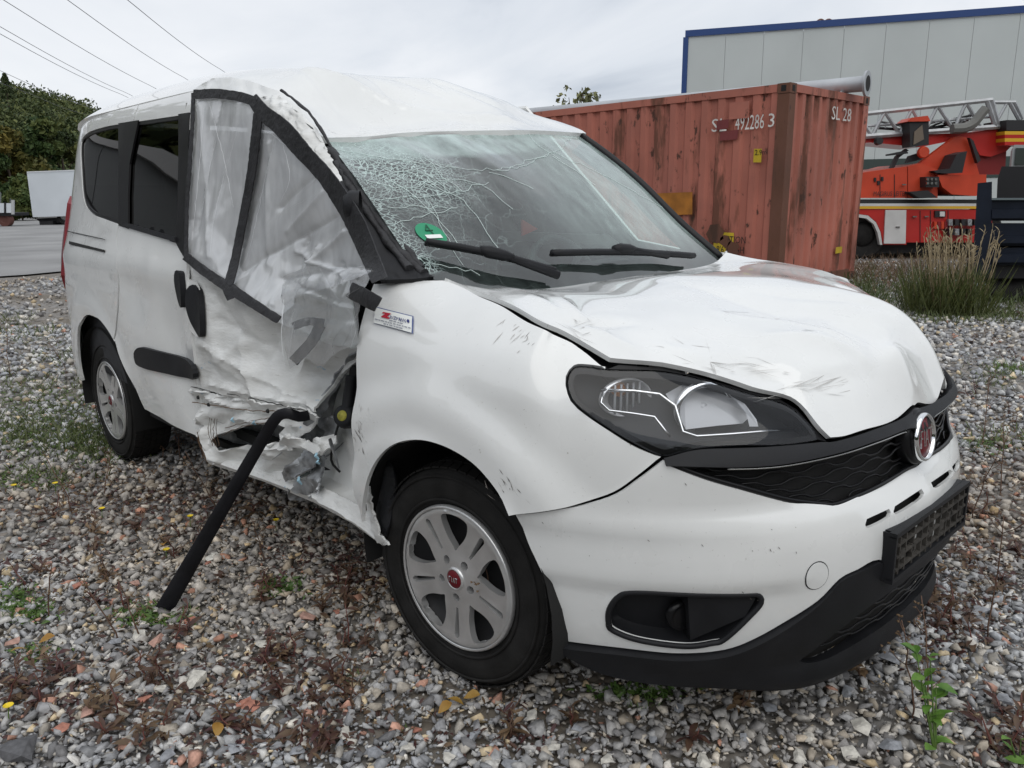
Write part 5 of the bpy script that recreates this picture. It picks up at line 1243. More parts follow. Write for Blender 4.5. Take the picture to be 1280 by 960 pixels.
# ------------------------------------------------------------------ clear plastic sheet taped over the missing window
def sheet_mat(lo=.70, hi=.94, nm='plastic_film'):
    m = bpy.data.materials.new(nm); m.use_nodes = True; t = m.node_tree; t.nodes.clear(); Lk = t.links
    tr = t.nodes.new('ShaderNodeBsdfTransparent'); tr.inputs[0].default_value = (.93, .94, .95, 1)
    df = t.nodes.new('ShaderNodeBsdfDiffuse'); df.inputs[0].default_value = (.90, .92, .94, 1)
    tl = t.nodes.new('ShaderNodeBsdfTranslucent'); tl.inputs[0].default_value = (.8, .82, .84, 1)
    gl = t.nodes.new('ShaderNodeBsdfGlossy'); gl.inputs['Roughness'].default_value = .16
    tcn = t.nodes.new('ShaderNodeTexCoord')
    mp = t.nodes.new('ShaderNodeMapping'); mp.inputs['Rotation'].default_value = (0, R(24), 0); mp.inputs['Scale'].default_value = (5, 4, 1.6); Lk.new(tcn.outputs['Object'], mp.inputs[0])
    n = t.nodes.new('ShaderNodeTexNoise'); n.inputs['Scale'].default_value = 2.6; n.inputs['Detail'].default_value = 6; n.inputs['Distortion'].default_value = 1.2; Lk.new(mp.outputs[0], n.inputs['Vector'])
    mr = t.nodes.new('ShaderNodeMapRange'); mr.inputs[1].default_value = .35; mr.inputs[2].default_value = .75; mr.inputs[3].default_value = lo; mr.inputs[4].default_value = hi; Lk.new(n.outputs['Fac'], mr.inputs[0])
    a = t.nodes.new('ShaderNodeMixShader'); a.inputs[0].default_value = .35; Lk.new(df.outputs[0], a.inputs[1]); Lk.new(tl.outputs[0], a.inputs[2])
    b = t.nodes.new('ShaderNodeMixShader'); Lk.new(mr.outputs[0], b.inputs[0]); Lk.new(tr.outputs[0], b.inputs[1]); Lk.new(a.outputs[0], b.inputs[2])
    fr0 = t.nodes.new('ShaderNodeFresnel'); fr0.inputs[0].default_value = 1.5; fr = t.nodes.new('ShaderNodeMath'); fr.operation = 'ADD'; fr.use_clamp = True; fr.inputs[1].default_value = .10; Lk.new(fr0.outputs[0], fr.inputs[0])
    c = t.nodes.new('ShaderNodeMixShader'); Lk.new(fr.outputs[0], c.inputs[0]); Lk.new(b.outputs[0], c.inputs[1]); Lk.new(gl.outputs[0], c.inputs[2])
    bp = t.nodes.new('ShaderNodeBump'); bp.inputs['Strength'].default_value = .12; bp.inputs['Distance'].default_value = .01; Lk.new(n.outputs['Fac'], bp.inputs['Height'])
    for s in (gl, df): Lk.new(bp.outputs[0], s.inputs['Normal'])
    o = t.nodes.new('ShaderNodeOutputMaterial'); Lk.new(c.outputs[0], o.inputs[0]); return m
FILM = sheet_mat(); FILM2 = sheet_mat(.16, .36, 'plastic_film_clear')
sdep = [(243, 113, -.735), (318, 124, -.752), (345, 155, -.765), (400, 218, -.778), (440, 270, -.80), (470, 335, -.855), (455, 362, -.90), (443, 440, -.885), (420, 466, -.89), (350, 460, -.895), (347, 402, -.885), (285, 358, -.885), (232, 322, -.89),
        (238, 220, -.815), (290, 230, -.79), (350, 300, -.80), (400, 330, -.79), (380, 400, -.845), (300, 320, -.83), (340, 200, -.775)]
def wrinkle(P, q):
    d = np.zeros((len(P), 3)); x, z = P[:, 0], P[:, 2]
    # long tension folds fanning out from the tape corners, and a crushed lower flap
    for a, b, wd, am in [((345, 160), (290, 345), 6, .016), ((335, 180), (335, 330), 6, -.014), ((250, 130), (262, 320), 7, -.012), ((275, 125), (245, 290), 6, .012), ((300, 130), (262, 300), 6, -.010), ((420, 270), (300, 340), 7, .018), ((430, 290), (345, 380), 6, -.018),
                         ((460, 330), (355, 350), 5, .022), ((455, 340), (360, 400), 5, -.020), ((380, 300), (350, 440), 6, .022), ((400, 310), (365, 450), 5, -.024), ((425, 330), (385, 450), 5, .022), ((440, 350), (410, 455), 5, -.022), ((350, 350), (440, 380), 4, .02),
                         ((392, 220), (350, 260), 5, .014), ((405, 240), (360, 290), 5, -.014), ((372, 315), (430, 345), 4, -.020), ((360, 395), (440, 400), 4, .018), ((380, 355), (352, 415), 4, -.02)]:
        ds, t = pseg(a, b, q); d[:, 1] += am*.8*np.exp(-ds/(wd*.75))
    low = sstep(280, 400, q[:, 1])
    d[:, 1] += (.006+.012*low)*fbm(P*np.array([9, 3, 6]), 3) + low*facets(q, 70, .012, 21)+(1-low)*facets(q, 40, .005, 22)
    return d
SHEET = pxpanel('plastic_sheet', [(243, 113), (280, 118), (318, 124), (345, 152), (372, 184), (400, 216), (424, 246), (442, 272), (458, 306), (471, 336), (440, 352), (400, 362), (372, 372), (352, 392), (347, 402), (318, 380), (285, 358), (256, 340), (232, 322), (230, 270), (236, 200), (240, 150)],
                sdep, FILM, None, grid=2.2, disp=wrinkle, thick=0)
tag(SHEET, 'wrinkled clear plastic sheet taped over the van\'s missing front side window', 'plastic sheet')
sf = tps([(a/100, b/100) for a, b, _ in sdep], [c for *_, c in sdep], 1e-4)
def tape(px, wd, off=.014, m=TAPE, name='tape_strip', rough=.8):
    """flat strip lying on the sheet along a pixel path"""
    c = np.array(crom(px, 4)); n = len(c); V = []; F = []
    ww = np.interp(np.linspace(0, 1, n), np.linspace(0, 1, len(wd)), wd) if hasattr(wd, '__len__') else np.full(n, wd)
    for i, p in enumerate(c):
        t = c[min(i+1, n-1)]-c[max(i-1, 0)]; t = t/np.linalg.norm(t); nr = np.array([-t[1], t[0]])
        for k in (-1, -.5, 0, .5, 1):
            q = p+nr*ww[i]*.5*k+(rng.normal(0, rough*.16, 2) if abs(k) == 1 else 0)
            h = hit(q, 1, sf(q/100)[0]-off); V.append(h+rng.normal(0, .0004, 3))
    m_ = 5
    V += [v+np.array([0, .004, 0]) for v in V]; o = n*m_
    for i in range(n-1):
        for k in range(m_-1):
            F.append((i*m_+k, i*m_+k+1, (i+1)*m_+k+1, (i+1)*m_+k)); F.append((o+i*m_+k, o+(i+1)*m_+k, o+(i+1)*m_+k+1, o+i*m_+k+1))
    rim = [i*m_ for i in range(n)]+[(n-1)*m_+k for k in range(1, m_)]+[i*m_+m_-1 for i in range(n-2, -1, -1)]+[k for k in range(m_-2, 0, -1)]
    for a, b in zip(rim, rim[1:]+rim[:1]): F.append((a, b, o+b, o+a))
    return mobj(name, V, F, m, SHEET, smooth=True, ang=60)
tape([(242, 118), (270, 117), (300, 121), (320, 128)], 12)
tape([(314, 122), (330, 142), (352, 160), (380, 192), (404, 218), (424, 246), (442, 276), (458, 312), (474, 350)], [14, 20, 22, 20, 20, 22, 24, 22, 20])
tape([(322, 142), (318, 180), (313, 220), (302, 280), (292, 330), (284, 358)], [11, 11, 10, 10, 10, 11])
tape([(231, 320), (256, 340), (286, 360), (318, 381), (348, 400)], [10, 11, 13, 11, 10])
tape([(280, 356), (288, 374)], 9)
tape([(241, 116), (240, 150), (237, 200), (233, 260), (232, 322)], 4)
tape([(436, 362), (452, 370), (472, 381)], 20, off=.03)
tape([(366, 408), (384, 402), (404, 404)], 10, off=-.02)
tape([(400, 406), (388, 428), (366, 452)], 13, off=-.02)
# folded lower flap of the sheet in front of the door
pxpanel('sheet_flap', [(356, 345), (392, 332), (440, 335), (468, 338), (458, 360), (446, 392), (444, 430), (420, 440), (398, 462), (380, 448), (358, 462), (350, 420)], [(356, 345, -.86), (468, 338, -.875), (446, 392, -.915), (420, 440, -.92), (398, 462, -.92), (358, 462, -.91), (390, 390, -.90)],
        FILM2, SHEET, grid=2.6, disp=lambda P, q: wrinkle(P, q)*.35+np.c_[0*q[:, 0], facets(q, 34, .016, 31), 0*q[:, 0]], thick=0)

# white tubes along the film's folds, glints put in as colour
FOLD = mat('film_fold_glint', (.80, .82, .84), .25)
def fold(run, y_off, r_=.0008):
    pts = []
    for p in crom(run, 5): p = np.array(p)+rng.normal(0, .35, 2); pts.append(hit(p, 1, sf(p/100)[0]-y_off))
    n_ = len(pts); mobj('film_fold_glint', *tube(pts, [max(.0002, r_*math.sin(math.pi*(i+.4)/n_)) for i in range(n_)], 4, flat=.5), FOLD, SHEET)
for run in ([(466, 336), (430, 340), (392, 345), (360, 352)], [(464, 338), (425, 352), (385, 372), (360, 392)], [(392, 334), (380, 372), (366, 412), (360, 452)], [(400, 336), (420, 370), (440, 392)], [(440, 396), (420, 420), (400, 455)], [(446, 392), (430, 430), (412, 452)], [(392, 334), (360, 352), (350, 384)], [(455, 356), (410, 385), (366, 410)], [(430, 345), (412, 395), (392, 448)], [(446, 410), (438, 436)], [(370, 400), (400, 384), (440, 378)], [(356, 350), (352, 420), (356, 458)]): fold(run, .034)
for run in ([(345, 165), (330, 230), (312, 310), (296, 345)], [(262, 130), (280, 200), (292, 260)], [(255, 135), (248, 220), (240, 300)], [(280, 130), (262, 210), (250, 280)], [(400, 240), (360, 262), (330, 282)], [(420, 275), (370, 300), (322, 330)], [(352, 175), (362, 220), (352, 250)], [(300, 150), (270, 260), (262, 322)], [(435, 290), (395, 312), (352, 322)], [(324, 160), (345, 172), (382, 205)]): fold(run, .010, .0005)

# ------------------------------------------------------------------ dealer sticker on the wing
def wing_pt(m, off): 
    s, z = onS(m); p = S(s, z); q = np.array([p]); return p+np.array([.03, -.99, .1])*(fend_dent(q)[0]+off)
c4 = [(470, 383), (518, 395), (517, 417), (468, 404)]
def sq(u, v, off=.004):
    a, b, c, d = [np.array(p, float) for p in c4]; m = (a*(1-u)+b*u)*(1-v)+(d*(1-u)+c*u)*v; return wing_pt(m, off)
def quad(name, u0, v0, u1, v1, m, par, off):
    V = [sq(u0+(u1-u0)*i/8, v0+(v1-v0)*j/4, off) for i in range(9) for j in range(5)]; return mobj(name, V, [(i*5+j, i*5+j+1, i*5+j+6, i*5+j+5) for i in range(8) for j in range(4)], m, par)
INK = mat('sticker_blue_ink', (.03, .04, .16), .5); RINK = mat('sticker_red_ink', (.45, .02, .04), .5)
ST = quad('sticker', 0, 0, 1, 1, mat('sticker_blue_edge', (.12, .15, .30), .5), None, .004); ST.parent = VAN
quad('sticker_paper', .02, .04, .98, .96, WHT, ST, .0065)
def text_on(s, u0, v0, u1, v1, m, par, nm, off=.0095):
    cu = bpy.data.curves.new(nm, 'FONT'); cu.body = s; cu.resolution_u = 2; tmp = bpy.data.objects.new(nm, cu); COL.objects.link(tmp)
    dg = bpy.context.evaluated_depsgraph_get(); me = bpy.data.meshes.new_from_object(tmp.evaluated_get(dg)); bpy.data.objects.remove(tmp)
    A = np.array([v.co[:] for v in me.vertices]); lo, hi = A.min(0), A.max(0); me.materials.clear(); me.materials.append(m)
    for v in me.vertices:
        u = (v.co.x-lo[0])/(hi[0]-lo[0]); w_ = (v.co.y-lo[1])/(hi[1]-lo[1]); v.co = Vector(sq(u0+(u1-u0)*u, v1+(v0-v1)*w_, off))
    return link(bpy.data.objects.new(nm, me), par)
text_on('UNZMANN', .40, .26, .84, .47, INK, ST, 'sticker_text')
mobj('sticker_mark', [sq(*p, .0095) for p in ((.26, .17), (.46, .15), (.36, .40), (.44, .40), (.41, .50), (.20, .50), (.31, .26), (.23, .26))], [(0, 1, 6, 7), (1, 2, 6), (2, 3, 4), (2, 4, 5, 6)], RINK, ST)
mobj('sticker_emblem', [sq(.90+.035*math.cos(t), .33+.10*math.sin(t), .0095) for t in np.linspace(0, 2*math.pi, 17)[:-1]], [tuple(range(16))], INK, ST)
mb = MB()                                               # rows of print too small to read
for v0, ua, ub in ((.56, .42, .74), (.70, .06, .95), (.84, .28, .74)):
    u = ua
    while u < ub:
        l = rng.uniform(.03, .09); mb.add([sq(u, v0-.028, .0095), sq(u+l, v0-.028, .0095), sq(u+l, v0+.028, .0095), sq(u, v0+.028, .0095)], [(0, 1, 2, 3)]); u += l+.02
mb.build('sticker_print', mat('sticker_grey_ink', (.28, .29, .34), .5), ST)
# ------------------------------------------------------------------ ground
def ground_mat():
    m = bpy.data.materials.new('gravel_bed'); m.use_nodes = True; t = m.node_tree; b = t.nodes['Principled BSDF']; Lk = t.links; b.inputs['Roughness'].default_value = .9
    tcn = t.nodes.new('ShaderNodeTexCoord')
    v = t.nodes.new('ShaderNodeTexVoronoi'); v.inputs['Scale'].default_value = 26; Lk.new(tcn.outputs['Object'], v.inputs['Vector'])
    r = t.nodes.new('ShaderNodeValToRGB'); e = r.color_ramp.elements; e[0].position = 0; e[0].color = (.10, .095, .09, 1); e[1].position = 1; e[1].color = (.34, .33, .32, 1)
    for p, c in ((.35, (.20, .195, .19, 1)), (.6, (.27, .24, .21, 1)), (.8, (.22, .225, .235, 1))): q = e.new(p); q.color = c
    sp = t.nodes.new('ShaderNodeSeparateColor'); Lk.new(v.outputs['Color'], sp.inputs[0]); Lk.new(sp.outputs[0], r.inputs[0])
    n = t.nodes.new('ShaderNodeTexNoise'); n.inputs['Scale'].default_value = .55; n.inputs['Detail'].default_value = 7; Lk.new(tcn.outputs['Object'], n.inputs['Vector'])
    r2 = t.nodes.new('ShaderNodeValToRGB'); e2 = r2.color_ramp.elements; e2[0].position = .42; e2[0].color = (0, 0, 0, 1); e2[1].position = .62; e2[1].color = (.75, .75, .75, 1); Lk.new(n.outputs['Fac'], r2.inputs[0])
    mx = t.nodes.new('ShaderNodeMix'); mx.data_type = 'RGBA'; Lk.new(r2.outputs[0], mx.inputs[0]); Lk.new(r.outputs[0], mx.inputs[6]); mx.inputs[7].default_value = (.135, .112, .082, 1)
    Lk.new(mx.outputs[2], b.inputs['Base Color'])
    bp = t.nodes.new('ShaderNodeBump'); bp.inputs['Strength'].default_value = 1; bp.inputs['Distance'].default_value = .02; bp.invert = True; Lk.new(v.outputs['Distance'], bp.inputs['Height']); Lk.new(bp.outputs[0], b.inputs['Normal'])
    return m
gm = ground_mat()
n = 121; gx = np.sign(np.linspace(-1, 1, n))*np.abs(np.linspace(-1, 1, n))**3*420
VG = np.array([(x-3, y+2, 0) for x in gx for y in gx]); dd = np.hypot(VG[:, 0], VG[:, 1])
VG[:, 2] = .05*noise3(VG*.12)*sstep(7, 14, dd)-.012
kind(mobj('ground', VG, [(i*n+j, (i+1)*n+j, (i+1)*n+j+1, i*n+j+1) for i in range(n-1) for j in range(n-1)], gm, smooth=True), 'structure')
ASPH = mat('worn_asphalt', (.25, .25, .25), .85, var=.22, vscale=.5, bump=.3, bscale=40)
ya = [(-14.2, -45), (-14.6, -8), (-15.2, 0), (-15.8, 3), (-17.5, 6), (-22, 9), (-26, 14), (-30, 60), (-150, 60), (-150, -45)]
yl = [p+rng.normal(0, .12, 2) if p[0] > -40 else p for p in crom(ya, 1.2)+crom([ya[-1], ya[0]], 3)[1:-1]]
V2, T = cdt_mesh([[tuple(p) for p in yl]], 6.)
kind(mobj('yard_asphalt', np.c_[V2, .05*noise3(np.c_[V2, 0*V2[:, 0]]*.12)+.02], T, ASPH), 'structure')

# ---- crushed stone, baked into one mesh of real stones
def hull_stone(npt, flat, seed):
    r = np.random.default_rng(seed); p = r.normal(size=(npt, 3)); p /= np.linalg.norm(p, axis=1)[:, None]; p *= r.uniform(.68, 1.12, (npt, 1)); p[:, 2] *= flat; p[:, 0] *= r.uniform(1.0, 1.35)
    bm = bmesh.new()
    for q in p: bm.verts.new(q)
    h = bmesh.ops.convex_hull(bm, input=bm.verts[:]); bmesh.ops.delete(bm, geom=[v for v in bm.verts if not v.link_faces], context='VERTS'); bmesh.ops.triangulate(bm, faces=bm.faces[:]); bmesh.ops.recalc_face_normals(bm, faces=bm.faces[:])
    bm.verts.index_update(); V = np.array([v.co[:] for v in bm.verts]); F = np.array([[v.index for v in f.verts] for f in bm.faces]); bm.free(); return V, F
STONES = [hull_stone(11, .62 if i % 3 else .42, 100+i) for i in range(12)]
STONES_S = [hull_stone(9, .65, 200+i) for i in range(6)]
PAL = np.array([(.27, .275, .28), (.21, .215, .225), (.33, .33, .325), (.17, .172, .18), (.38, .375, .36), (.30, .275, .235), (.25, .235, .21), (.40, .33, .22), (.33, .19, .145), (.14, .14, .145), (.45, .43, .39), (.24, .25, .265)])
PALW = np.array([.20, .19, .15, .10, .085, .06, .06, .03, .022, .05, .03, .07]); PALW /= PALW.sum()
def stone_mat():
    m = bpy.data.materials.new('crushed_stone'); m.use_nodes = True; t = m.node_tree; b = t.nodes['Principled BSDF']; Lk = t.links; b.inputs['Roughness'].default_value = .78; b.inputs['Specular IOR Level'].default_value = .35
    at = t.nodes.new('ShaderNodeAttribute'); at.attribute_name = 'tone'; tcn = t.nodes.new('ShaderNodeTexCoord')
    n = t.nodes.new('ShaderNodeTexNoise'); n.inputs['Scale'].default_value = 70; n.inputs['Detail'].default_value = 5; Lk.new(tcn.outputs['Object'], n.inputs['Vector'])
    mr = t.nodes.new('ShaderNodeMapRange'); mr.inputs[1].default_value = .3; mr.inputs[2].default_value = .7; mr.inputs[3].default_value = .72; mr.inputs[4].default_value = 1.28; Lk.new(n.outputs['Fac'], mr.inputs[0])
    vm = t.nodes.new('ShaderNodeVectorMath'); vm.operation = 'SCALE'; Lk.new(at.outputs['Color'], vm.inputs[0]); Lk.new(mr.outputs[0], vm.inputs['Scale']); Lk.new(vm.outputs[0], b.inputs['Base Color'])
    bp = t.nodes.new('ShaderNodeBump'); bp.inputs['Strength'].default_value = .5; bp.inputs['Distance'].default_value = .004; Lk.new(n.outputs['Fac'], bp.inputs['Height']); Lk.new(bp.outputs[0], b.inputs['Normal'])
    return m
STM = stone_mat()
def bake(name, pos, scl, protos, tone, tilt=.5):
    k = rng.integers(0, len(protos), len(pos)); VV = []; FF = []; CC = []; off = 0
    for i, (V, F) in enumerate(protos):
        ix = np.where(k == i)[0]
        if not len(ix): continue
        a = rng.uniform(0, 2*np.pi, len(ix)); tx = rng.normal(0, tilt, len(ix)); ty = rng.normal(0, tilt, len(ix))
        ca, sa, cx, sx, cy, sy = np.cos(a), np.sin(a), np.cos(tx), np.sin(tx), np.cos(ty), np.sin(ty); z0 = np.zeros_like(ca); o1 = np.ones_like(ca)
        Rz = np.stack([np.stack([ca, -sa, z0], -1), np.stack([sa, ca, z0], -1), np.stack([z0, z0, o1], -1)], 1)
        Rx = np.stack([np.stack([o1, z0, z0], -1), np.stack([z0, cx, -sx], -1), np.stack([z0, sx, cx], -1)], 1)
        Ry = np.stack([np.stack([cy, z0, sy], -1), np.stack([z0, o1, z0], -1), np.stack([-sy, z0, cy], -1)], 1)
        M = Rz@Rx@Ry; P = np.einsum('nij,vj->nvi', M, V)*scl[ix][:, None, None]+pos[ix][:, None, :]
        VV.append(P.reshape(-1, 3)); n_ = len(V); FF.append((F[None]+(np.arange(len(ix))*n_)[:, None, None]+off).reshape(-1, 3)); CC.append(np.repeat(tone[ix], n_, 0)); off += len(ix)*n_
    VV = np.concatenate(VV); FF = np.concatenate(FF); CC = np.concatenate(CC)
    me = bpy.data.meshes.new(name); me.vertices.add(len(VV)); me.vertices.foreach_set('co', VV.astype(np.float32).ravel()); me.loops.add(FF.size); me.loops.foreach_set('vertex_index', FF.astype(np.int32).ravel())
    me.polygons.add(len(FF)); me.polygons.foreach_set('loop_start', np.arange(0, FF.size, 3, dtype=np.int32)); me.update(calc_edges=True)
    at = me.attributes.new('tone', 'FLOAT_COLOR', 'POINT'); at.data.foreach_set('color', np.c_[CC, np.ones(len(CC))].astype(np.float32).ravel())
    me.materials.append(STM); return link(bpy.data.objects.new(name, me))
def scatter(n_, r0, r1):
    """points in a ring sector in front of the camera's standpoint, wider than the view"""
    a = rng.uniform(YAW-R(58), YAW+R(58), n_); r = np.sqrt(rng.uniform(r0*r0, r1*r1, n_)); return np.c_[CAM[0]+r*np.cos(a), CAM[1]+r*np.sin(a)]
def tones(n_, P):
    c = PAL[rng.choice(len(PAL), n_, p=PALW)]*rng.uniform(1.0, 1.75, (n_, 1)); br = sstep(-.05, .35, noise3(np.c_[P*.5, np.zeros(n_)]))[:, None]*.7
    return c*(1-br)+c*np.array([.86, .74, .60])*br
def stones(n_, r0, r1, smin, smax, protos, zf=.35):
    P = scatter(n_, r0, r1)
    if r0 > 7: P = P[P[:, 0] > -14.5]
    sc = smin*(smax/smin)**(rng.uniform(0, 1, len(P))**1.9); return np.c_[P, sc*zf*rng.uniform(-.3, 1.2, len(P))], sc, P
zz = [stones(34000, .6, 3.4, .0075, .027, STONES), stones(24000, 3.4, 6., .012, .031, STONES_S), stones(19000, 6., 10., .018, .042, STONES_S), stones(11000, 10, 18., .028, .05, STONES_S)]
pr_ = [STONES, STONES_S, STONES_S, STONES_S]
for (p, s, q), pr in zip(zz, pr_): kind(bake('gravel', p, s, pr, tones(len(q), q)), 'stuff')
# fine grit between the stones near the camera
P = scatter(21000, .6, 3.2); kind(bake('grit', np.c_[P, np.full(len(P), .002)], rng.uniform(.004, .009, len(P)), STONES_S, tones(len(P), P)*.8), 'stuff')

# ---- single larger stones that stand out
def place_stone(m, wpx, col, name, label, cat, group, flat=1., seed=None):
    g = hit(m, 2, .02); d = np.linalg.norm(g-CAM); r = wpx/2/FPX*d*.86
    V, F = STONES[(seed if seed is not None else rng.integers(0, 99)) % 12]
    a = rng.uniform(0, 6.28); Rz = np.array([[math.cos(a), -math.sin(a), 0], [math.sin(a), math.cos(a), 0], [0, 0, 1]])
    o = mobj(name, (V*np.array([1, 1, flat]))@Rz.T*r, F, STM); o.location = (g[0], g[1], r*.32)
    at = o.data.attributes.new('tone', 'FLOAT_COLOR', 'POINT'); at.data.foreach_set('color', np.tile((*col, 1), (len(V), 1)).astype(np.float32).ravel())
    return tag(o, label, cat, group)
RED = (.36, .16, .115); PINK = (.38, .23, .185); PALE = (.52, .50, .45); GREY = (.26, .27, .29); OCH = (.45, .30, .12); DRK = (.10, .10, .105)
def where(m):
    x, y = m
    if x > 1080: return 'ahead of the empty plate holder' if y > 600 else 'on the gravel towards the tipper truck'
    if x > 690: return 'in front of the bumper lip'
    if x > 480: return 'in front of the front tyre'
    if x > 310: return 'between the black moulding and the front tyre' if y < 800 else 'on the open gravel beside the front tyre'
    if y < 600: return 'beside the van\'s rear wheel'
    return 'beside the grounded end of the black moulding' if y > 690 else 'between the rear wheel and the black moulding'
reds = [((98, 728), 24), ((198, 795), 28), ((384, 768), 26), ((110, 885), 26), ((75, 905), 24), ((17, 797), 18), ((308, 872), 26), ((313, 878), 30), ((260, 700), 14), ((150, 812), 14), ((166, 725), 16), ((345, 760), 14), ((235, 770), 16), ((60, 700), 14), ((420, 760), 14), ((180, 870), 20), ((520, 905), 18), ((290, 790), 14)]
for m, wd in reds: place_stone(m, wd, RED if rng.random() < .6 else PINK, 'red_stone', 'brick-red broken stone '+where(m), 'stone', 'brick-red stones '+where(m), .75)
pales = [((78, 800), 26), ((248, 845), 38), ((172, 790), 26), ((80, 850), 28), ((330, 800), 22), ((200, 855), 22), ((270, 690), 18), ((262, 694), 20), ((1080, 905), 30), ((1142, 885), 24), ((1066, 935), 26), ((1000, 940), 24), ((510, 930), 24), ((690, 930), 26), ((665, 890), 24), ((880, 945), 24), ((760, 945), 24), ((560, 940), 20), ((430, 910), 22), ((1012, 915), 20)]
for m, wd in pales: place_stone(m, wd, PALE, 'pale_stone', 'pale cream angular stone '+where(m), 'stone', 'pale stones '+where(m), .8)
greys = [((30, 935), 60), ((1110, 820), 28), ((1062, 860), 26), ((140, 800), 24), ((1000, 850), 22), ((590, 915), 24), ((640, 950), 26), ((720, 905), 24), ((820, 915), 26), ((930, 915), 24), ((960, 880), 26), ((470, 935), 26), ((370, 935), 24), ((290, 930), 24), ((210, 940), 26), ((1115, 930), 34), ((1040, 960), 30), ((850, 880), 22), ((1230, 760), 24), ((1260, 870), 26)]
place_stone(greys[0][0], greys[0][1], DRK, 'dark_stone', 'large black flat stone near the red-leaved weeds', 'stone', None, .5)
for m, wd in greys[1:]: place_stone(m, wd, GREY, 'grey_stone', 'large blue-grey angular stone '+where(m), 'stone', 'large grey stones '+where(m), .8)
# ------------------------------------------------------------------ weeds and grass
def leaf_mat(name, c0, c1, rough=.55, trans=.25):
    m = bpy.data.materials.new(name); m.use_nodes = True; t = m.node_tree; b = t.nodes['Principled BSDF']; Lk = t.links; b.inputs['Roughness'].default_value = rough
    tcn = t.nodes.new('ShaderNodeTexCoord'); n = t.nodes.new('ShaderNodeTexNoise'); n.inputs['Scale'].default_value = 38; Lk.new(tcn.outputs['Object'], n.inputs['Vector'])
    oi = t.nodes.new('ShaderNodeObjectInfo'); ad = t.nodes.new('ShaderNodeMath'); ad.operation = 'MULTIPLY_ADD'; Lk.new(oi.outputs['Random'], ad.inputs[0]); ad.inputs[1].default_value = .35; Lk.new(n.outputs['Fac'], ad.inputs[2])
    r = t.nodes.new('ShaderNodeValToRGB'); e = r.color_ramp.elements; e[0].position = .4; e[0].color = (*c0, 1); e[1].position = .95; e[1].color = (*c1, 1); Lk.new(ad.outputs[0], r.inputs[0]); Lk.new(r.outputs[0], b.inputs['Base Color'])
    tl = t.nodes.new('ShaderNodeBsdfTranslucent'); Lk.new(r.outputs[0], tl.inputs[0]); mx = t.nodes.new('ShaderNodeMixShader'); mx.inputs[0].default_value = trans
    o = t.nodes['Material Output']; Lk.new(b.outputs[0], mx.inputs[1]); Lk.new(tl.outputs[0], mx.inputs[2]); Lk.new(mx.outputs[0], o.inputs[0]); return m
L_RED = leaf_mat('leaf_purple_red', (.070, .026, .028), (.13, .085, .045)); L_BRN = leaf_mat('leaf_dry_brown', (.12, .075, .042), (.24, .16, .09)); L_GRN = leaf_mat('leaf_green', (.055, .12, .022), (.15, .23, .05)); L_YEL = leaf_mat('leaf_orange', (.34, .17, .03), (.42, .26, .06))
L_GRASS = leaf_mat('grass_green', (.055, .085, .022), (.15, .17, .06)); L_STRAW = leaf_mat('grass_straw', (.26, .20, .11), (.38, .31, .19)); L_BRIGHT = leaf_mat('leaf_bright_green', (.07, .17, .025), (.16, .30, .05)); STEMM = mat('stem_brown', (.13, .075, .05), .7, var=.3, vscale=60); STEMR = mat('stem_red', (.14, .05, .04), .6)
PETAL = mat('petal_yellow', (.70, .52, .02), .5); WPET = mat('petal_white', (.75, .75, .70), .6)
def leaf(mb, p, d, l, wd, droop=.4, twist=0., fold=.25):
    """lens-shaped blade of 5 stations with a folded midrib"""
    p = np.array(p, float); d = np.array(d, float); d /= np.linalg.norm(d); s = np.cross(d, [0, 0, 1.]); s = s/np.linalg.norm(s) if np.linalg.norm(s) > 1e-3 else np.array([1., 0, 0]); u = np.cross(s, d)
    s = s*math.cos(twist)+u*math.sin(twist); V = []; F = []
    for i, (t, w_) in enumerate(((0, .12), (.25, .75), (.5, 1), (.78, .65), (1, .04))):
        c = p+d*l*t+np.array([0, 0, -droop*l*t*t]); n_ = np.cross(s, d); V += [c-s*wd*w_*.5+n_*wd*w_*fold*.5, c, c+s*wd*w_*.5+n_*wd*w_*fold*.5]
        if i: b = 3*(i-1); F += [(b, b+1, b+4, b+3), (b+1, b+2, b+5, b+4)]
    mb.add(V, F)
def weed(g, h, nleaf, lm, sm, name, label, cat, group, ll=(.03, .06), lw=.35, stems=1, lean=.25, basal=0):
    t = thing(name, label, cat, (g[0], g[1], 0), 0, group); sb = MB(); lb = MB()
    for k in range(stems):
        a = rng.uniform(0, 6.28); ln = lean*rng.uniform(.3, 1.2); hh = h*rng.uniform(.6, 1.1); pts = [np.array([0, 0, -.01])]
        for i in range(1, 6): pts.append(np.array([math.cos(a)*ln*hh*(i/5)**1.5, math.sin(a)*ln*hh*(i/5)**1.5, hh*i/5])+rng.normal(0, .004, 3))
        sb.tube(pts, [.0028, .0026, .0022, .002, .0015, .001], 5)
        for i in range(nleaf):
            f = rng.uniform(.15, 1)*4.99; j = int(f); q = pts[j]+(pts[j+1]-pts[j])*(f-j); an = rng.uniform(0, 6.28)
            l = rng.uniform(*ll); leaf(lb, q, (math.cos(an), math.sin(an), rng.uniform(.1, 1.1)), l, l*lw*rng.uniform(.7, 1.2), rng.uniform(.1, .6), rng.uniform(-.6, .6))
    for i in range(basal):
        an = rng.uniform(0, 6.28); l = rng.uniform(*ll)*1.4; leaf(lb, (rng.normal(0, .006), rng.normal(0, .006), .008), (math.cos(an), math.sin(an), rng.uniform(.15, .9)), l, l*lw, rng.uniform(.2, .7), rng.uniform(-.5, .5))
    if sb.V: sb.build('stem', sm, t, smooth=True)
    if lb.V: lb.build('foliage', lm, t, smooth=True)
    return t
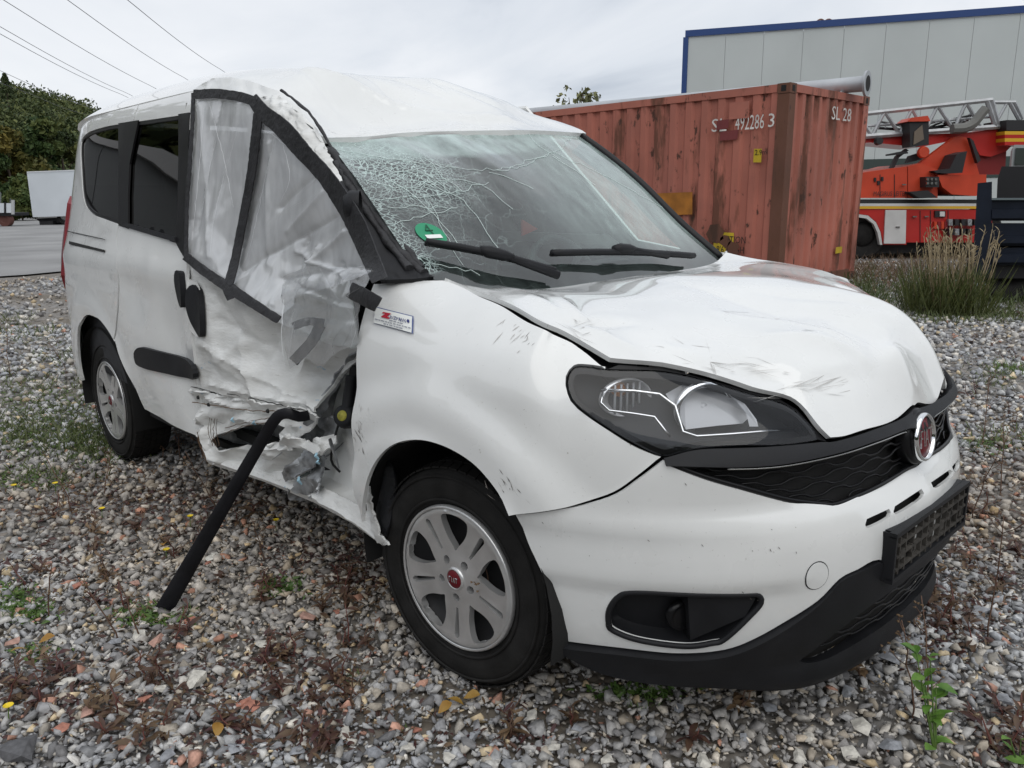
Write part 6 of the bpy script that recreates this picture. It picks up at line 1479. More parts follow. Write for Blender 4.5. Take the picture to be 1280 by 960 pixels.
# red-leaved weeds, clustered where the photograph has them
red_spots = [(355, 825, 5), (190, 850, 4), (150, 880, 3), (405, 770, 3), (60, 850, 4), (20, 855, 3), (365, 870, 3), (300, 905, 3), (180, 925, 3), (120, 905, 2), (35, 880, 3), (240, 800, 2), (455, 820, 3), (420, 860, 3), (390, 930, 3), (615, 905, 2), (330, 745, 3), (420, 735, 3), (450, 715, 2), (110, 670, 3), (60, 655, 2), (175, 655, 2), (240, 672, 2), (215, 690, 2), (300, 660, 2), (285, 720, 2), (130, 735, 2), (150, 760, 2), (50, 730, 2),
             (1160, 770, 3), (1185, 800, 2), (1165, 755, 2), (1205, 700, 2), (1255, 910, 3), (1270, 930, 3), (1210, 780, 2), (1100, 850, 1), (1240, 730, 2), (1225, 640, 3), (1265, 690, 2), (930, 900, 1), (845, 920, 1), (700, 925, 1), (1215, 480, 3), (1250, 520, 2), (1220, 430, 3), (1255, 440, 2), (1240, 400, 3)]
for px, py, k in red_spots:
    for i in range(k):
        g = hit((px+rng.normal(0, 16), py+rng.normal(0, 9)), 2, 0)
        if rng.random() < .6: weed(g, rng.uniform(.05, .12), 7, L_RED, STEMR, 'red_weed', 'low weed with purple-red leaves '+where((px, py)), 'weed', 'red-leaved weeds '+where((px, py)), (.025, .055), .26, 1, .5, 5)
        else: weed(g, rng.uniform(.04, .09), 6, L_BRN if rng.random() < .5 else L_RED, STEMM, 'brown_weed', 'withered brown-red weed '+where((px, py)), 'weed', 'withered weeds '+where((px, py)), (.02, .045), .3, 2, .6, 4)
# dry upright stalks with seed heads
def stalk(g, h, seed, bent=.2, label='dry brown branching weed stalk standing in the gravel', group='dry stalks in the gravel', nb=6):
    r = np.random.default_rng(seed); t = thing('dry_stalk', label, 'weed stalk', (g[0], g[1], 0), 0, group); mb = MB(); hd = MB()
    a = r.uniform(0, 6.28); pts = [np.array([math.cos(a)*bent*h*(i/7)**1.4, math.sin(a)*bent*h*(i/7)**1.4, h*i/7-.01])+r.normal(0, .003, 3)*(i > 0) for i in range(8)]; mb.tube(pts, [.0026]*3+[.002]*3+[.0014]*2, 5)
    for i in range(nb):
        j = int(r.integers(2, 7)); b = r.uniform(0, 6.28); l = h*r.uniform(.10, .28); e = pts[j]+np.array([math.cos(b)*l*.7, math.sin(b)*l*.7, l*.7]); mid = (pts[j]+e)/2+np.array([0, 0, -l*.08]); mb.tube([pts[j], mid, e], .0012, 4)
        for q in range(4):
            c = e+r.normal(0, .008, 3); V, F = STONES_S[q]; hd.add(V*.005+c, [tuple(f) for f in F])
    mb.build('stem', STEMM, t, smooth=True); kind(hd.build('seed_heads', L_BRN, t), 'stuff')
for i, (m, h) in enumerate([((628, 850), .40), ((440, 890), .20), ((300, 560), .30), ((148, 800), .22), ((60, 770), .2), ((175, 800), .2), ((1215, 650), .35), ((1235, 800), .42), ((1160, 905), .32), ((225, 575), .28), ((255, 578), .30), ((205, 575), .22), ((330, 700), .18), ((118, 460), .45), ((12, 470), .4), ((85, 470), .3), ((270, 640), .3), ((1250, 620), .35), ((1228, 560), .4), ((90, 640), .25), ((130, 620), .22), ((975, 850), .10), ((985, 855), .09), ((1140, 900), .28)]):
    stalk(hit(m, 2, 0), h, 40+i, rng.uniform(.05, .45), 'dry brown branching weed stalk '+where(m), 'dry stalks '+where(m))
# small yellow flowers
for m, h in [((128, 650), .05), ((238, 660), .05), ((345, 665), .05), ((208, 700), .04), ((12, 905), .05), ((70, 620), .06), ((18, 620), .05), ((1005, 345), .05)]:
    g = hit(m, 2, 0); t = thing('yellow_flower', 'small yellow flower on a thin stem in the gravel', 'flower', (g[0], g[1], 0), 0, 'yellow flowers in the gravel'); mobj('stem', *tube([(0, 0, -.01), (.004, 0, h*.5), (0, .004, h)], .0016, 5), L_GRN, t)
    V, F = lathe([(0, 0), (.010, .001), (.013, .004), (.0, -.004)], 9, 'Z'); mobj('petals', [(v[0], v[1]+.004, v[2]+h) for v in V], F, PETAL, t)
# orange autumn leaves
for m in [(70, 805), (15, 825), (2, 815), (275, 915), (560, 885), (565, 890), (200, 590), (205, 690), (600, 880)]:
    g = hit(m, 2, 0); mb = MB(); a = rng.uniform(0, 6.28); leaf(mb, (0, 0, .018), (math.cos(a), math.sin(a), .25), .045, .03, .5, .3)
    o = mb.build('fallen_leaf', L_YEL, smooth=True); o.location = (g[0], g[1], .01); tag(o, 'curled orange autumn leaf lying on the gravel', 'leaf', 'fallen leaves')
# green tufts
def tuft(g, n_, h, sp, m, name, label, cat, group):
    mb = MB()
    for i in range(n_):
        a = rng.uniform(0, 6.28); r = sp*math.sqrt(rng.random()); an = rng.uniform(0, 6.28); l = h*rng.uniform(.5, 1.2); leaf(mb, (r*math.cos(a), r*math.sin(a), 0), (math.cos(an)*.6, math.sin(an)*.6, 1), l, max(.0022, l*.05), rng.uniform(.0, .5), rng.uniform(-1, 1))
    o = mb.build(name, m, smooth=True); o.location = (g[0], g[1], 0); return tag(o, label, cat, group)
for m, n_, h, sp in [((185, 768), 160, .035, .085), ((215, 772), 90, .03, .06), ((40, 765), 110, .035, .07), ((30, 750), 60, .03, .05), ((355, 733), 110, .035, .07), ((340, 738), 60, .03, .04), ((45, 815), 60, .03, .04), ((800, 868), 120, .035, .09), ((1000, 845), 60, .03, .03), ((5, 770), 70, .05, .05), ((1225, 560), 90, .06, .1), ((1262, 465), 80, .10, .12), ((500, 915), 20, .02, .03), ((440, 850), 30, .03, .03), ((10, 740), 60, .035, .05)]:
    tuft(hit(m, 2, 0), n_, h, sp, L_GRN, 'grass_tuft', 'small bright green grass tuft '+where(m), 'grass tuft', 'green tufts '+where(m))
# grassy ground cover in the yard to the left of the rear wheel: one uncountable mass
mb = MB()
for (cx, cy, sx, sy, n_) in [(60, 530, 50, 22, 1500), (110, 550, 30, 14, 900), (40, 600, 40, 8, 250), (30, 480, 35, 10, 400), (110, 480, 18, 14, 350), (90, 445, 35, 8, 400), (30, 420, 30, 6, 250), (125, 560, 18, 10, 400), (20, 545, 25, 10, 500), (1250, 545, 25, 8, 150), (1240, 470, 20, 10, 200), (1190, 395, 50, 5, 900), (1110, 372, 40, 6, 500), (1260, 395, 30, 6, 500), (15, 330+70, 20, 6, 100)]:
    for i in range(n_):
        m = (cx+rng.normal(0, sx), cy+rng.normal(0, sy))
        if m[1] < 300: continue
        g = hit(m, 2, 0); an = rng.uniform(0, 6.28); l = rng.uniform(.025, .075)*(1.0 if m[1] > 420 else 1.6); leaf(mb, g, (math.cos(an)*.6, math.sin(an)*.6, 1), l, l*.09+.001, rng.uniform(0, .6), rng.uniform(-1, 1))
kind(mb.build('ground_cover', L_GRASS, smooth=True), 'stuff')
# bushy green plant with single leaves at the right
for (m, h, nl, lab) in [((1170, 945), .23, 26, 'leafy bright green plant with upright oval leaves on the gravel beside dry stalks'), ((1275, 960), .10, 8, 'small green seedling with round leaves below the red-leaved weeds')]:
    g = hit(m, 2, 0); t = thing('green_plant', lab, 'plant', (g[0], g[1], 0)); sb = MB(); first = []
    for k in range(4):
        a = rng.uniform(0, 6.28); hh = h*rng.uniform(.65, 1.05); pts = [np.array([math.cos(a)*.10*hh*i, math.sin(a)*.10*hh*i, hh*i/4-.01]) for i in range(5)]; sb.tube(pts, [.003, .0026, .0022, .0018, .001], 5)
        for i in range(nl//4):
            f = rng.uniform(.5, 4) if i else 3.95; j = min(3, int(f)); q = pts[j]+(pts[j+1]-pts[j])*(f-j); an = rng.uniform(0, 6.28); l = rng.uniform(.035, .06); lb = MB(); leaf(lb, q, (math.cos(an), math.sin(an), rng.uniform(.2, 1.0)), l, l*.5, rng.uniform(.1, .5), rng.uniform(-.4, .4)); lb.build('leaf', L_BRIGHT, t, smooth=True)
    sb.build('stem', L_GRN, t, smooth=True)
# tall reed-like grass beside the dark tipper body
g = hit((1180, 392), 2, 0); t = thing('tall_grass', 'tall green grass clump with straw-coloured plumes beside the dark tipper body', 'grass', (g[0], g[1], 0)); mb = MB(); ms = MB()
for i in range(900):
    a = rng.uniform(0, 6.28); r = .42*math.sqrt(rng.random()); an = rng.uniform(0, 6.28); l = rng.uniform(.25, .75); leaf(mb, (r*math.cos(a)*1.1, r*math.sin(a), 0), (math.cos(an)*.35, math.sin(an)*.35, 1), l, .011, rng.uniform(.0, .35), rng.uniform(-1, 1))
for i in range(70):
    a = rng.uniform(0, 6.28); r = .34*math.sqrt(rng.random()); l = rng.uniform(.6, .95); an = rng.uniform(0, 6.28); b = np.array([r*math.cos(a)+.05, r*math.sin(a), 0]); e_ = b+np.array([math.cos(an)*.16, math.sin(an)*.16, l]); ms.tube([b, b*.5+e_*.5, e_], .004, 4)
    for q in range(5): leaf(ms, e_-(e_-b)*.05*q, (rng.normal(0, .4), rng.normal(0, .4), 1), .10, .014, .3, rng.uniform(-1, 1))
mb.build('blades', leaf_mat('reed_green', (.055, .075, .02), (.15, .16, .05)), t, smooth=True); ms.build('plumes', L_STRAW, t, smooth=True)
# rank dry weeds in front of the fire engine: too tangled to count
mb = MB()
for i in range(2600):
    m = (rng.uniform(1065, 1225), rng.normal(342, 12)); g = hit((m[0], max(m[1], 318)), 2, 0); an = rng.uniform(0, 6.28); l = rng.uniform(.06, .26); leaf(mb, g, (math.cos(an)*.5, math.sin(an)*.5, 1), l, .009, rng.uniform(0, .4), rng.uniform(-1, 1))
kind(mb.build('dry_undergrowth', L_BRN, smooth=True), 'stuff')
mb = MB()
for i in range(1500):
    m = (rng.choice([rng.uniform(1050, 1280), rng.normal(1085, 18), rng.normal(1260, 20)]), rng.normal(368, 14)); g = hit((m[0], max(m[1], 330)), 2, 0); an = rng.uniform(0, 6.28); l = rng.uniform(.08, .3); leaf(mb, g, (math.cos(an)*.5, math.sin(an)*.5, 1), l, .010, rng.uniform(0, .4), rng.uniform(-1, 1))
kind(mb.build('green_undergrowth', L_GRASS, smooth=True), 'stuff')

# low reddish and brown ground cover: one uncountable mass per colour
for nm, m_, seeds in (('red_ground_cover', L_RED, [(330, 620, 60, 18, 420), (230, 620, 50, 16, 360), (400, 690, 40, 14, 320), (450, 720, 18, 10, 160), (120, 640, 70, 14, 420), (60, 700, 50, 16, 300), (340, 840, 50, 24, 260), (190, 860, 60, 26, 300), (60, 870, 40, 22, 220), (430, 900, 50, 18, 160), (300, 930, 80, 14, 160), (1190, 780, 40, 24, 320), (1240, 680, 30, 40, 360), (1240, 560, 30, 40, 360), (1240, 440, 30, 20, 300), (620, 925, 60, 10, 90), (1260, 930, 20, 20, 120)]),
                      ('brown_ground_cover', L_BRN, [(200, 600, 80, 22, 520), (330, 640, 70, 20, 420), (90, 620, 70, 20, 420), (440, 740, 30, 14, 200), (1230, 620, 40, 70, 520), (1200, 740, 40, 30, 320), (60, 460, 50, 30, 420), (1240, 430, 30, 20, 260), (150, 780, 100, 60, 260), (380, 880, 100, 40, 200)]),
                      ('moss_cover', L_GRN, [(60, 540, 45, 16, 900), (120, 555, 22, 10, 500), (35, 600, 30, 8, 260), (40, 500, 40, 10, 420), (350, 735, 14, 6, 200), (185, 770, 22, 6, 260), (35, 765, 20, 8, 220), (50, 815, 16, 5, 90), (1240, 555, 18, 6, 160), (1262, 465, 14, 6, 160), (800, 866, 30, 4, 160), (15, 745, 12, 8, 140)])):
    mb = MB()
    for cx, cy, sx, sy, n_ in seeds:
        for i in range(n_):
            q = (cx+rng.normal(0, sx), cy+rng.normal(0, sy)); g = hit((q[0], max(q[1], 330)), 2, .004); an = rng.uniform(0, 6.28); l = rng.uniform(.012, .036); leaf(mb, g, (math.cos(an), math.sin(an), rng.uniform(.1, 1.)), l, l*.32, rng.uniform(0, .5), rng.uniform(-1, 1))
    kind(mb.build(nm, m_, smooth=True), 'stuff')
# ------------------------------------------------------------------ background: distances from the ground they stand on
HF = np.array([math.cos(YAW), math.sin(YAW), 0.]); HR = np.array([math.sin(YAW), -math.cos(YAW), 0.])
def at(m, d):
    """pixel -> point on the upright plane d metres ahead of the camera"""
    r = ray(m); return CAM+r*(d/(r@HF))
def uz(m, d): p = at(m, d); return (p-CAM)@HR, p[2]
def P3(u, d, z): return CAM*np.array([1, 1, 0])+HR*u+HF*d+np.array([0, 0, z])
DEP = HF
def slab(mb, px, d, th):
    """outline given in pixels, extruded th metres away from the viewer"""
    q = [uz(p, d) for p in px]; n = len(q); V = [P3(u, d, z) for u, z in q]+[P3(u, d, z)+DEP*th for u, z in q]
    mb.add(V, [tuple(range(n)), tuple(range(n, 2*n))[::-1]]+[(i, n+i, n+(i+1) % n, (i+1) % n) for i in range(n)]); return mb
def part(name, px, d, th, m, par, **k):
    o = slab(MB(), px, d, th).build(name, m, par, **k)
    return o
def rect(x0, y0, x1, y1): return [(x0, y0), (x1, y0), (x1, y1), (x0, y1)]
def world_child(t):                                        # parts are built in world coordinates: keep the parent at the origin
    return t
# ---- rusty container, parallel to the van
def rust_mat(name, base, dark):
    m = mat(name, base, .66, var=.22, vscale=.9); t = m.node_tree; b = t.nodes['Principled BSDF']; Lk = t.links
    src = b.inputs['Base Color'].links[0].from_socket; tcn = t.nodes.new('ShaderNodeTexCoord')
    def nzr(sc, vec, a, c, det=6):
        mp = t.nodes.new('ShaderNodeMapping'); mp.inputs['Scale'].default_value = vec; Lk.new(tcn.outputs['Object'], mp.inputs[0]); n = t.nodes.new('ShaderNodeTexNoise'); n.inputs['Scale'].default_value = sc; n.inputs['Detail'].default_value = det; n.inputs['Roughness'].default_value = .65; Lk.new(mp.outputs[0], n.inputs['Vector'])
        r = t.nodes.new('ShaderNodeValToRGB'); e = r.color_ramp.elements; e[0].position = a; e[0].color = (0, 0, 0, 1); e[1].position = c; e[1].color = (1, 1, 1, 1); Lk.new(n.outputs['Fac'], r.inputs[0]); return r.outputs[0]
    for fac, col, k in ((nzr(1.4, (1, 1, .35), .45, .8), (.24, .105, .085), .5), (nzr(2.6, (1, 1, .22), .54, .64), dark, .85), (nzr(7, (1, 1, .5), .60, .66), (.05, .025, .016), .9)):
        mm = t.nodes.new('ShaderNodeMath'); mm.operation = 'MULTIPLY'; Lk.new(fac, mm.inputs[0]); mm.inputs[1].default_value = k
        x = t.nodes.new('ShaderNodeMix'); x.data_type = 'RGBA'; Lk.new(mm.outputs[0], x.inputs[0]); Lk.new(src, x.inputs[6]); x.inputs[7].default_value = (*col, 1); src = x.outputs[2]
    Lk.new(src, b.inputs['Base Color']); return m
CRED = rust_mat('container_red', (.40, .138, .098), (.10, .04, .022)); CRUST = rust_mat('container_post_rust', (.13, .055, .032), (.05, .026, .016))
CX, CY, CH, CL, CWd = -3.88, 8.128, 2.74, 12.19, 2.438
CON = thing('shipping_container', 'rusty red corrugated shipping container standing behind the damaged van', 'container', (CX, CY, 0))
def corr(n, w_, dep, horiz):
    """corrugation profile: offsets along / depth"""
    q = []; p = w_/n
    for i in range(n): q += [(i*p+p*.04, 0), (i*p+p*.40, 0), (i*p+p*.54, dep), (i*p+p*.90, dep)]
    return q
pr = [(0., 0.)]+corr(44, CL-.30, .036, True)+[(CL-.30, 0.)]
V = []
for a, dp in pr: V += [(-.15-a, dp+.012, .17), (-.15-a, dp+.012, CH-.10)]
mobj('side_wall', V, [(2*i, 2*i+1, 2*i+3, 2*i+2) for i in range(len(pr)-1)], CRED, CON)
pr = [(0., 0.)]+corr(9, CWd-.30, .040, True)+[(CWd-.30, 0.)]
V = []
for a, dp in pr: V += [(-dp-.012, .15+a, .17), (-dp-.012, .15+a, CH-.10)]
mobj('end_wall', V, [(2*i, 2*i+2, 2*i+3, 2*i+1) for i in range(len(pr)-1)], CRED, CON)
mb = MB(); mb.box((-CL/2, CWd/2, CH-.02), (CL-.1, CWd-.1, .03)); mb.build('container_roof', CRED, CON)
mb = MB(); mb.box((-CL/2, CWd-.02, CH/2), (CL-.2, .04, CH-.3)); mb.build('side_wall', CRED, CON)
for y in (0.05, CWd-.05):
    for x in (-.08, -CL+.08):
        if x > -1: 
            bm = MB(); bm.box((x, y+(.03 if y < 1 else -.03), CH/2), (.17, .17, CH-.26)); bm.build('corner_post', CRUST if y < 1 else CRED, CON)
        else:
            bm = MB(); bm.box((x, y, CH/2), (.15, .12, CH-.26)); bm.build('corner_post', CRED, CON)
        for z in (.06, CH-.062):
            bm = MB(); bm.box((x, y+(.03 if y < 1 else -.03), z), (.182, .182, .125)); c = bm.build('corner_casting', CRUST, CON)
            if x > -1:
                bm = MB()
                bm.box((x+.0925, y+(.03 if y < 1 else -.03), z), (.004, .06, .075)); bm.box((x, y+(.03 if y < 1 else -.03)-.0925 if y < 1 else y+.0625, z), (.07, .004, .075)); bm.build('casting_hole', DARK, c)
mb = MB(); mb.box((-CL/2, .035, CH-.055), (CL-.36, .07, .10)); mb.build('top_rail', CRED, CON)
mb = MB(); mb.box((-CL/2, .035, .10), (CL-.36, .07, .15)); mb.build('bottom_rail', CRUST, CON)
mb = MB(); mb.box((-.035, CWd/2, CH-.055), (.07, CWd-.36, .10)); mb.build('top_rail', CRED, CON)
mb = MB(); mb.box((-.035, CWd/2, .10), (.07, CWd-.36, .15)); mb.build('bottom_rail', CRUST, CON)
mb = MB(); mb.box((-.72, -.006, CH-.29), (.30, .02, .22)); mb.build('marking_plate', CRED, CON)
WPAINT = mat('stencil_white', (.62, .60, .57), .7, var=.25, vscale=8); YPAINT = mat('warning_yellow', (.48, .34, .02), .6, var=.25, vscale=6); OPAINT = mat('ochre_patch', (.36, .14, .02), .7, var=.3, vscale=5); DRED = mat('overpaint_dark_red', (.17, .035, .035), .6, var=.2, vscale=5)
def text_mesh(s, size):
    cu = bpy.data.curves.new('t', 'FONT'); cu.body = s; cu.size = size; cu.resolution_u = 2; tmp = bpy.data.objects.new('t', cu); COL.objects.link(tmp)
    me = bpy.data.meshes.new_from_object(tmp.evaluated_get(bpy.context.evaluated_depsgraph_get())); bpy.data.objects.remove(tmp); return me
def text_at(s, size, p, ax, m, par, name, wid=None):
    """flat lettering; ax = (right vector, up vector)"""
    me = text_mesh(s, size); me.materials.clear(); me.materials.append(m); r, u = Vector(ax[0]), Vector(ax[1]); xs = [v.co.x for v in me.vertices]; k = wid/(max(xs)-min(xs)) if wid else 1
    for v in me.vertices: v.co = Vector(p)+r*v.co.x*k+u*v.co.y
    return link(bpy.data.objects.new(name, me), par)
def cside(m): p = hit(m, 1, CY-.004); return p-np.array([CX, CY, 0])
def cend(m): p = hit(m, 0, CX+.006); return p-np.array([CX, CY, 0])
SA = ((1, 0, 0), (0, 0, 1)); EA = ((0, 1, 0), (0, 0, 1))
p = cside((919, 163)); q = cside((955, 160)); text_at('492286', .27, p-np.array([0, .01, 0]), SA, WPAINT, CON, 'stencil_number', (q-p)[0])
p = cside((959, 159)); text_at('3', .25, p-np.array([0, .01, 0]), SA, WPAINT, CON, 'stencil_number')
p = cside((889, 165)); text_at('SL', .25, p-np.array([0, .01, 0]), SA, WPAINT, CON, 'stencil_letters', .24)
def flatpatch(pxs, f, nrm, m, name): V = [f(p_)+np.array(nrm) for p_ in pxs]; return mobj(name, V, [tuple(range(len(V)))], m, CON)
flatpatch([(897, 151), (912, 149), (911, 160), (896, 163)], cside, (0, -.014, 0), DRED, 'overpaint_patch'); flatpatch([(901, 165), (924, 162), (922, 174), (900, 176)], cside, (0, -.012, 0), DRED, 'overpaint_patch')
yp = flatpatch([(943, 186), (953, 186), (952, 203), (942, 203)], cside, (0, -.012, 0), YPAINT, 'height_label')
p = cside((944, 194)); text_at('2.9m', .10, p-np.array([0, .016, 0]), SA, DARK, CON, 'height_text', .17)
flatpatch([(812, 242), (866, 240), (866, 268), (838, 269)], cside, (0, -.011, 0), OPAINT, 'ochre_patch')
flatpatch([(893, 290), (918, 291), (917, 318), (892, 317)], cside, (0, -.012, 0), YPAINT, 'caution_label')
p = cside((895, 303)); text_at('CAUTION', .14, p-np.array([0, .016, 0]), SA, DARK, CON, 'caution_text', .48)
p = cside((896, 315)); text_at('9\'6" HIGH', .13, p-np.array([0, .016, 0]), SA, DARK, CON, 'caution_text', .44)
for c_, r_ in (((896, 293), .16), ((907, 301), .10), ((916, 312), .12)):
    c3 = cside(c_); mobj('rust_blister', [c3+np.array([r_*math.cos(t)*rng.uniform(.7, 1.1), -.018, r_*math.sin(t)*rng.uniform(.7, 1.1)]) for t in np.linspace(0, 6.283, 15)[:-1]], [tuple(range(14))], CRUST, CON)
p = cend((1038, 149)); text_at('SL 28', .26, p+np.array([.012, 0, 0]), EA, WPAINT, CON, 'stencil_letters', .62)
flatpatch([(1044, 309), (1052, 308), (1051, 316), (1043, 317)], cend, (.012, 0, 0), YPAINT, 'lock_label')
# ---- grey pipe with flange lying on the container's roof
PIPE = mat('galvanised_pipe', (.42, .44, .46), .42, metal=.35, var=.15, vscale=2)
pz = CH+.115; pa = np.array([CX+.22, CY+1.80, pz]); pb = np.array([CX-9.6, CY+.55, pz])
PP = mobj('steel_pipe', *tube([pa+(pb-pa)*t for t in (0, .5, 1)], .108, 24), PIPE, None, ang=40); tag(PP, 'long grey steel pipe with flanged end lying on the red container', 'pipe')
dr = (pb-pa)/np.linalg.norm(pb-pa)
mobj('flange', *tube([pa-dr*.02, pa+dr*.012], .175, 28), PIPE, PP, ang=40); mobj('flange_bore', *tube([pa-dr*.022, pa-dr*.021], .11, 24), DARK, PP)
mb = MB(); mb.box(pa+dr*.5-np.array([0, 0, .125]), (.12, .34, .02)); mb.box(pa+dr*.3-np.array([0, 0, .11]), (.03, .22, .05)); mb.build('pipe_bracket', PIPE, PP)
# ---- grey hall with blue trim
HD0 = 26.5
a3 = at((861, 38), HD0+.6); b3 = at((1280, 11), HD0-2.4); dh = (b3-a3)[:2]; L0 = np.linalg.norm(dh); dh = dh/L0; HT = a3[2]; nh = np.array([dh[1], -dh[0]])   # towards the viewer
if nh@(CAM[:2]-a3[:2]) < 0: nh = -nh
HALL = thing('industrial_hall', 'pale grey panel-clad hall with blue roof edge behind the container', 'building', (a3[0], a3[1], 0))
GREYP = mat('hall_panel_grey', (.50, .54, .535), .5, var=.05, vscale=.5); BLUET = mat('hall_trim_blue', (.018, .055, .19), .45); ROOFG = mat('hall_roof', (.3, .31, .32), .7)
pw = 1.15; npan = 30; rzh = math.atan2(dh[1], dh[0])
def hp(s, o, z): return (dh[0]*s+nh[0]*o, dh[1]*s+nh[1]*o, z)
def hbox(s0, s1, o0, o1, z0, z1): 
    return MB().box(hp((s0+s1)/2, (o0+o1)/2, (z0+z1)/2), (s1-s0, o1-o0, z1-z0), rzh)
for i in range(npan): hbox(i*pw+.004, (i+1)*pw-.004, -.08, 0., -.2, HT-.20).build('wall_panel', GREYP, HALL)
hbox(0, npan*pw, -16, -.085, -.2, HT-.25).build('hall_core', GREYP, HALL)
hbox(-.1, npan*pw, -.05, .05, HT-.19, HT).build('roof_trim', BLUET, HALL); hbox(-.16, -.0, -.05, .045, -.2, HT-.2).build('corner_trim', BLUET, HALL)
hbox(0, npan*pw, -.006, .02, 1.75, 2.35).build('window_band', mat('hall_window_dark', (.05, .07, .065), .3), HALL)
for px in (1026, 1036):
    c = at((px, 24), HD0); mobj('roof_hook', *tube([np.array([c[0]-a3[0], c[1]-a3[1], HT-.1])+HR[:3]*.0+np.array([0, 0, .10+.17*math.sin(t)])+HR*.15*math.cos(t) for t in np.linspace(-.6, 3.8, 14)], .025, 6), CRUST, HALL, smooth=True)

# ---- fire engine with turntable ladder
FD = 16.6
FRED = mat('fire_red', (.42, .022, .018), .32, coat=.4, var=.12, vscale=2); FORG = mat('fire_orange_red', (.50, .055, .022), .38, var=.15, vscale=2); ALU = mat('ladder_aluminium', (.36, .37, .38), .4, metal=.4, var=.2, vscale=5); FWHITE = mat('locker_white', (.55, .55, .54), .5, var=.12, vscale=3); FYEL = mat('stripe_yellow', (.62, .36, .02), .5); FDARK = mat('fire_dark', (.018, .018, .02), .5)
FE = thing('fire_engine', 'red fire engine with a grey aluminium turntable ladder beside the container', 'fire engine', (0, 0, 0))
part('lower_body', [(1060, 261), (1240, 262), (1240, 303), (1133, 303), (1133, 306), (1104, 306), (1101, 290), (1095, 277), (1085, 269), (1060, 266)], FD, 2.2, FRED, FE)
part('body_stripe', rect(1060, 254.5, 1240, 257.5), FD-.02, .1, FWHITE, FE); part('body_stripe', rect(1060, 257.7, 1240, 261), FD-.02, .1, FYEL, FE)
part('deck', rect(1060, 249.5, 1240, 254.3), FD+.05, 2.1, FDARK, FE)
lk = part('locker_panel', [(1107, 262.5), (1133, 262.5), (1132, 304.5), (1105, 304.5)], FD-.03, .05, FWHITE, FE)
part('chassis', rect(1060, 300, 1240, 316), FD+.3, 1.6, FDARK, FE)
def fwheel(px, r):
    u, z = uz(px, FD); V, F = lathe([(0, .0), (r*.35, .0), (r*.5, .06), (r*.55, 0), (r*.9, -.02), (r, .03), (r, .28)], 36, 'Y'); Mw = np.stack([HR, HF, np.array([0, 0, 1.])], 1)
    mobj('wheel', [Mw@np.array(v)+P3(u, FD+.06, r) for v in V], F, RUBBER, FE, ang=40)
fwheel((1082, 290), .50); fwheel((1225, 300), .50)
part('wheel_arch', [(1060, 266), (1085, 269.5), (1095, 278), (1100.5, 290), (1103, 306), (1100, 306), (1097, 291), (1092, 280), (1083, 273), (1060, 270)], FD-.05, .1, FWHITE, FE)
part('upper_body', [(1060, 247.5), (1060, 219), (1083, 215), (1134, 208), (1134, 247.5)], FD+.02, 2.0, FORG, FE)
part('upper_body', [(1135, 247.5), (1135, 208), (1150, 204), (1172, 212), (1172, 247.5)], FD+.03, 1.9, FORG, FE)
part('turntable_frame', [(1150, 204), (1178, 183), (1193, 172), (1200, 170), (1208, 172), (1213, 180), (1224, 217), (1224, 226), (1150, 226)], FD+.35, .14, FORG, FE)
part('turntable_base', [(1172, 219), (1233, 218), (1233, 238), (1220, 245), (1190, 243), (1178, 234)], FD-.1, 1.6, FORG, FE)
part('operator_seat', [(1167, 213.5), (1187, 211), (1196, 193), (1209, 189), (1203, 216), (1186, 217), (1170, 216)], FD-.15, .45, FDARK, FE)
cb = part('control_box', rect(1157, 221, 1174, 234), FD-.2, .3, FDARK, FE)
for k in range(3):
    for j in range(2): part('control_knob', rect(1158.5+k*5, 222.5+j*5, 1161.5+k*5, 225.5+j*5), FD-.24, .04, DULLCH, cb)
part('walk_plate', [(1137, 240), (1160, 238), (1172, 247), (1150, 248)], FD-.2, .6, FDARK, FE)
part('windscreen_frame', [(1113, 211), (1121, 195), (1133, 186), (1136, 188), (1124, 197), (1117, 212)], FD+.3, .1, FDARK, FE); part('mirror_arm', [(1108, 193), (1128, 189), (1135, 190), (1135, 192), (1108, 195)], FD+.2, .04, FDARK, FE)
part('cab_window', [(1133, 204), (1137, 195), (1150, 191), (1153, 199)], FD+.28, .1, FDARK, FE)
part('boom', [(1060, 174), (1088, 172), (1136, 169), (1219, 165), (1256, 158), (1265, 182), (1258, 189), (1238, 196), (1225, 194), (1215, 176), (1208, 172), (1150, 184), (1088, 178), (1060, 180)], FD+.5, .9, FRED, FE)
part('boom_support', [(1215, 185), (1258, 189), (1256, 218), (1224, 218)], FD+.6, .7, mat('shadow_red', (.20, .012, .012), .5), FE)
V, F = lathe([(0, -.02), (.10, -.02), (.115, 0), (.115, .06)], 24, 'Y'); u, z = uz((1158, 190), FD); Mw = np.stack([HR, HF, np.array([0, 0, 1.])], 1); mobj('round_lamp', [Mw@np.array(v)+P3(u, FD+.1, z) for v in V], F, FORG, FE, ang=40)
V, F = lathe([(0, -.02), (.07, -.02), (.08, .1)], 16, 'Y'); u, z = uz((1108, 175), FD); mobj('work_lamp', [Mw@np.array(v)+P3(u, FD+.3, z) for v in V], F, FDARK, FE, ang=40)
fb = part('floodlight', [(1137, 153), (1161, 152), (1161, 181), (1138, 184)], FD+.1, .35, FDARK, FE); part('floodlight_hood', [(1134, 152), (1140, 147), (1160, 144.5), (1163, 151.5)], FD+.05, .45, FORG, fb); part('floodlight_glass', [(1143, 165), (1153, 156), (1155, 174), (1142, 181)], FD+.08, .03, mat('lamp_glass_brown', (.16, .13, .10), .3), fb)
part('cable_hose', [(1212, 172), (1217, 176), (1226, 200), (1222, 204)], FD+.2, .1, FDARK, FE)
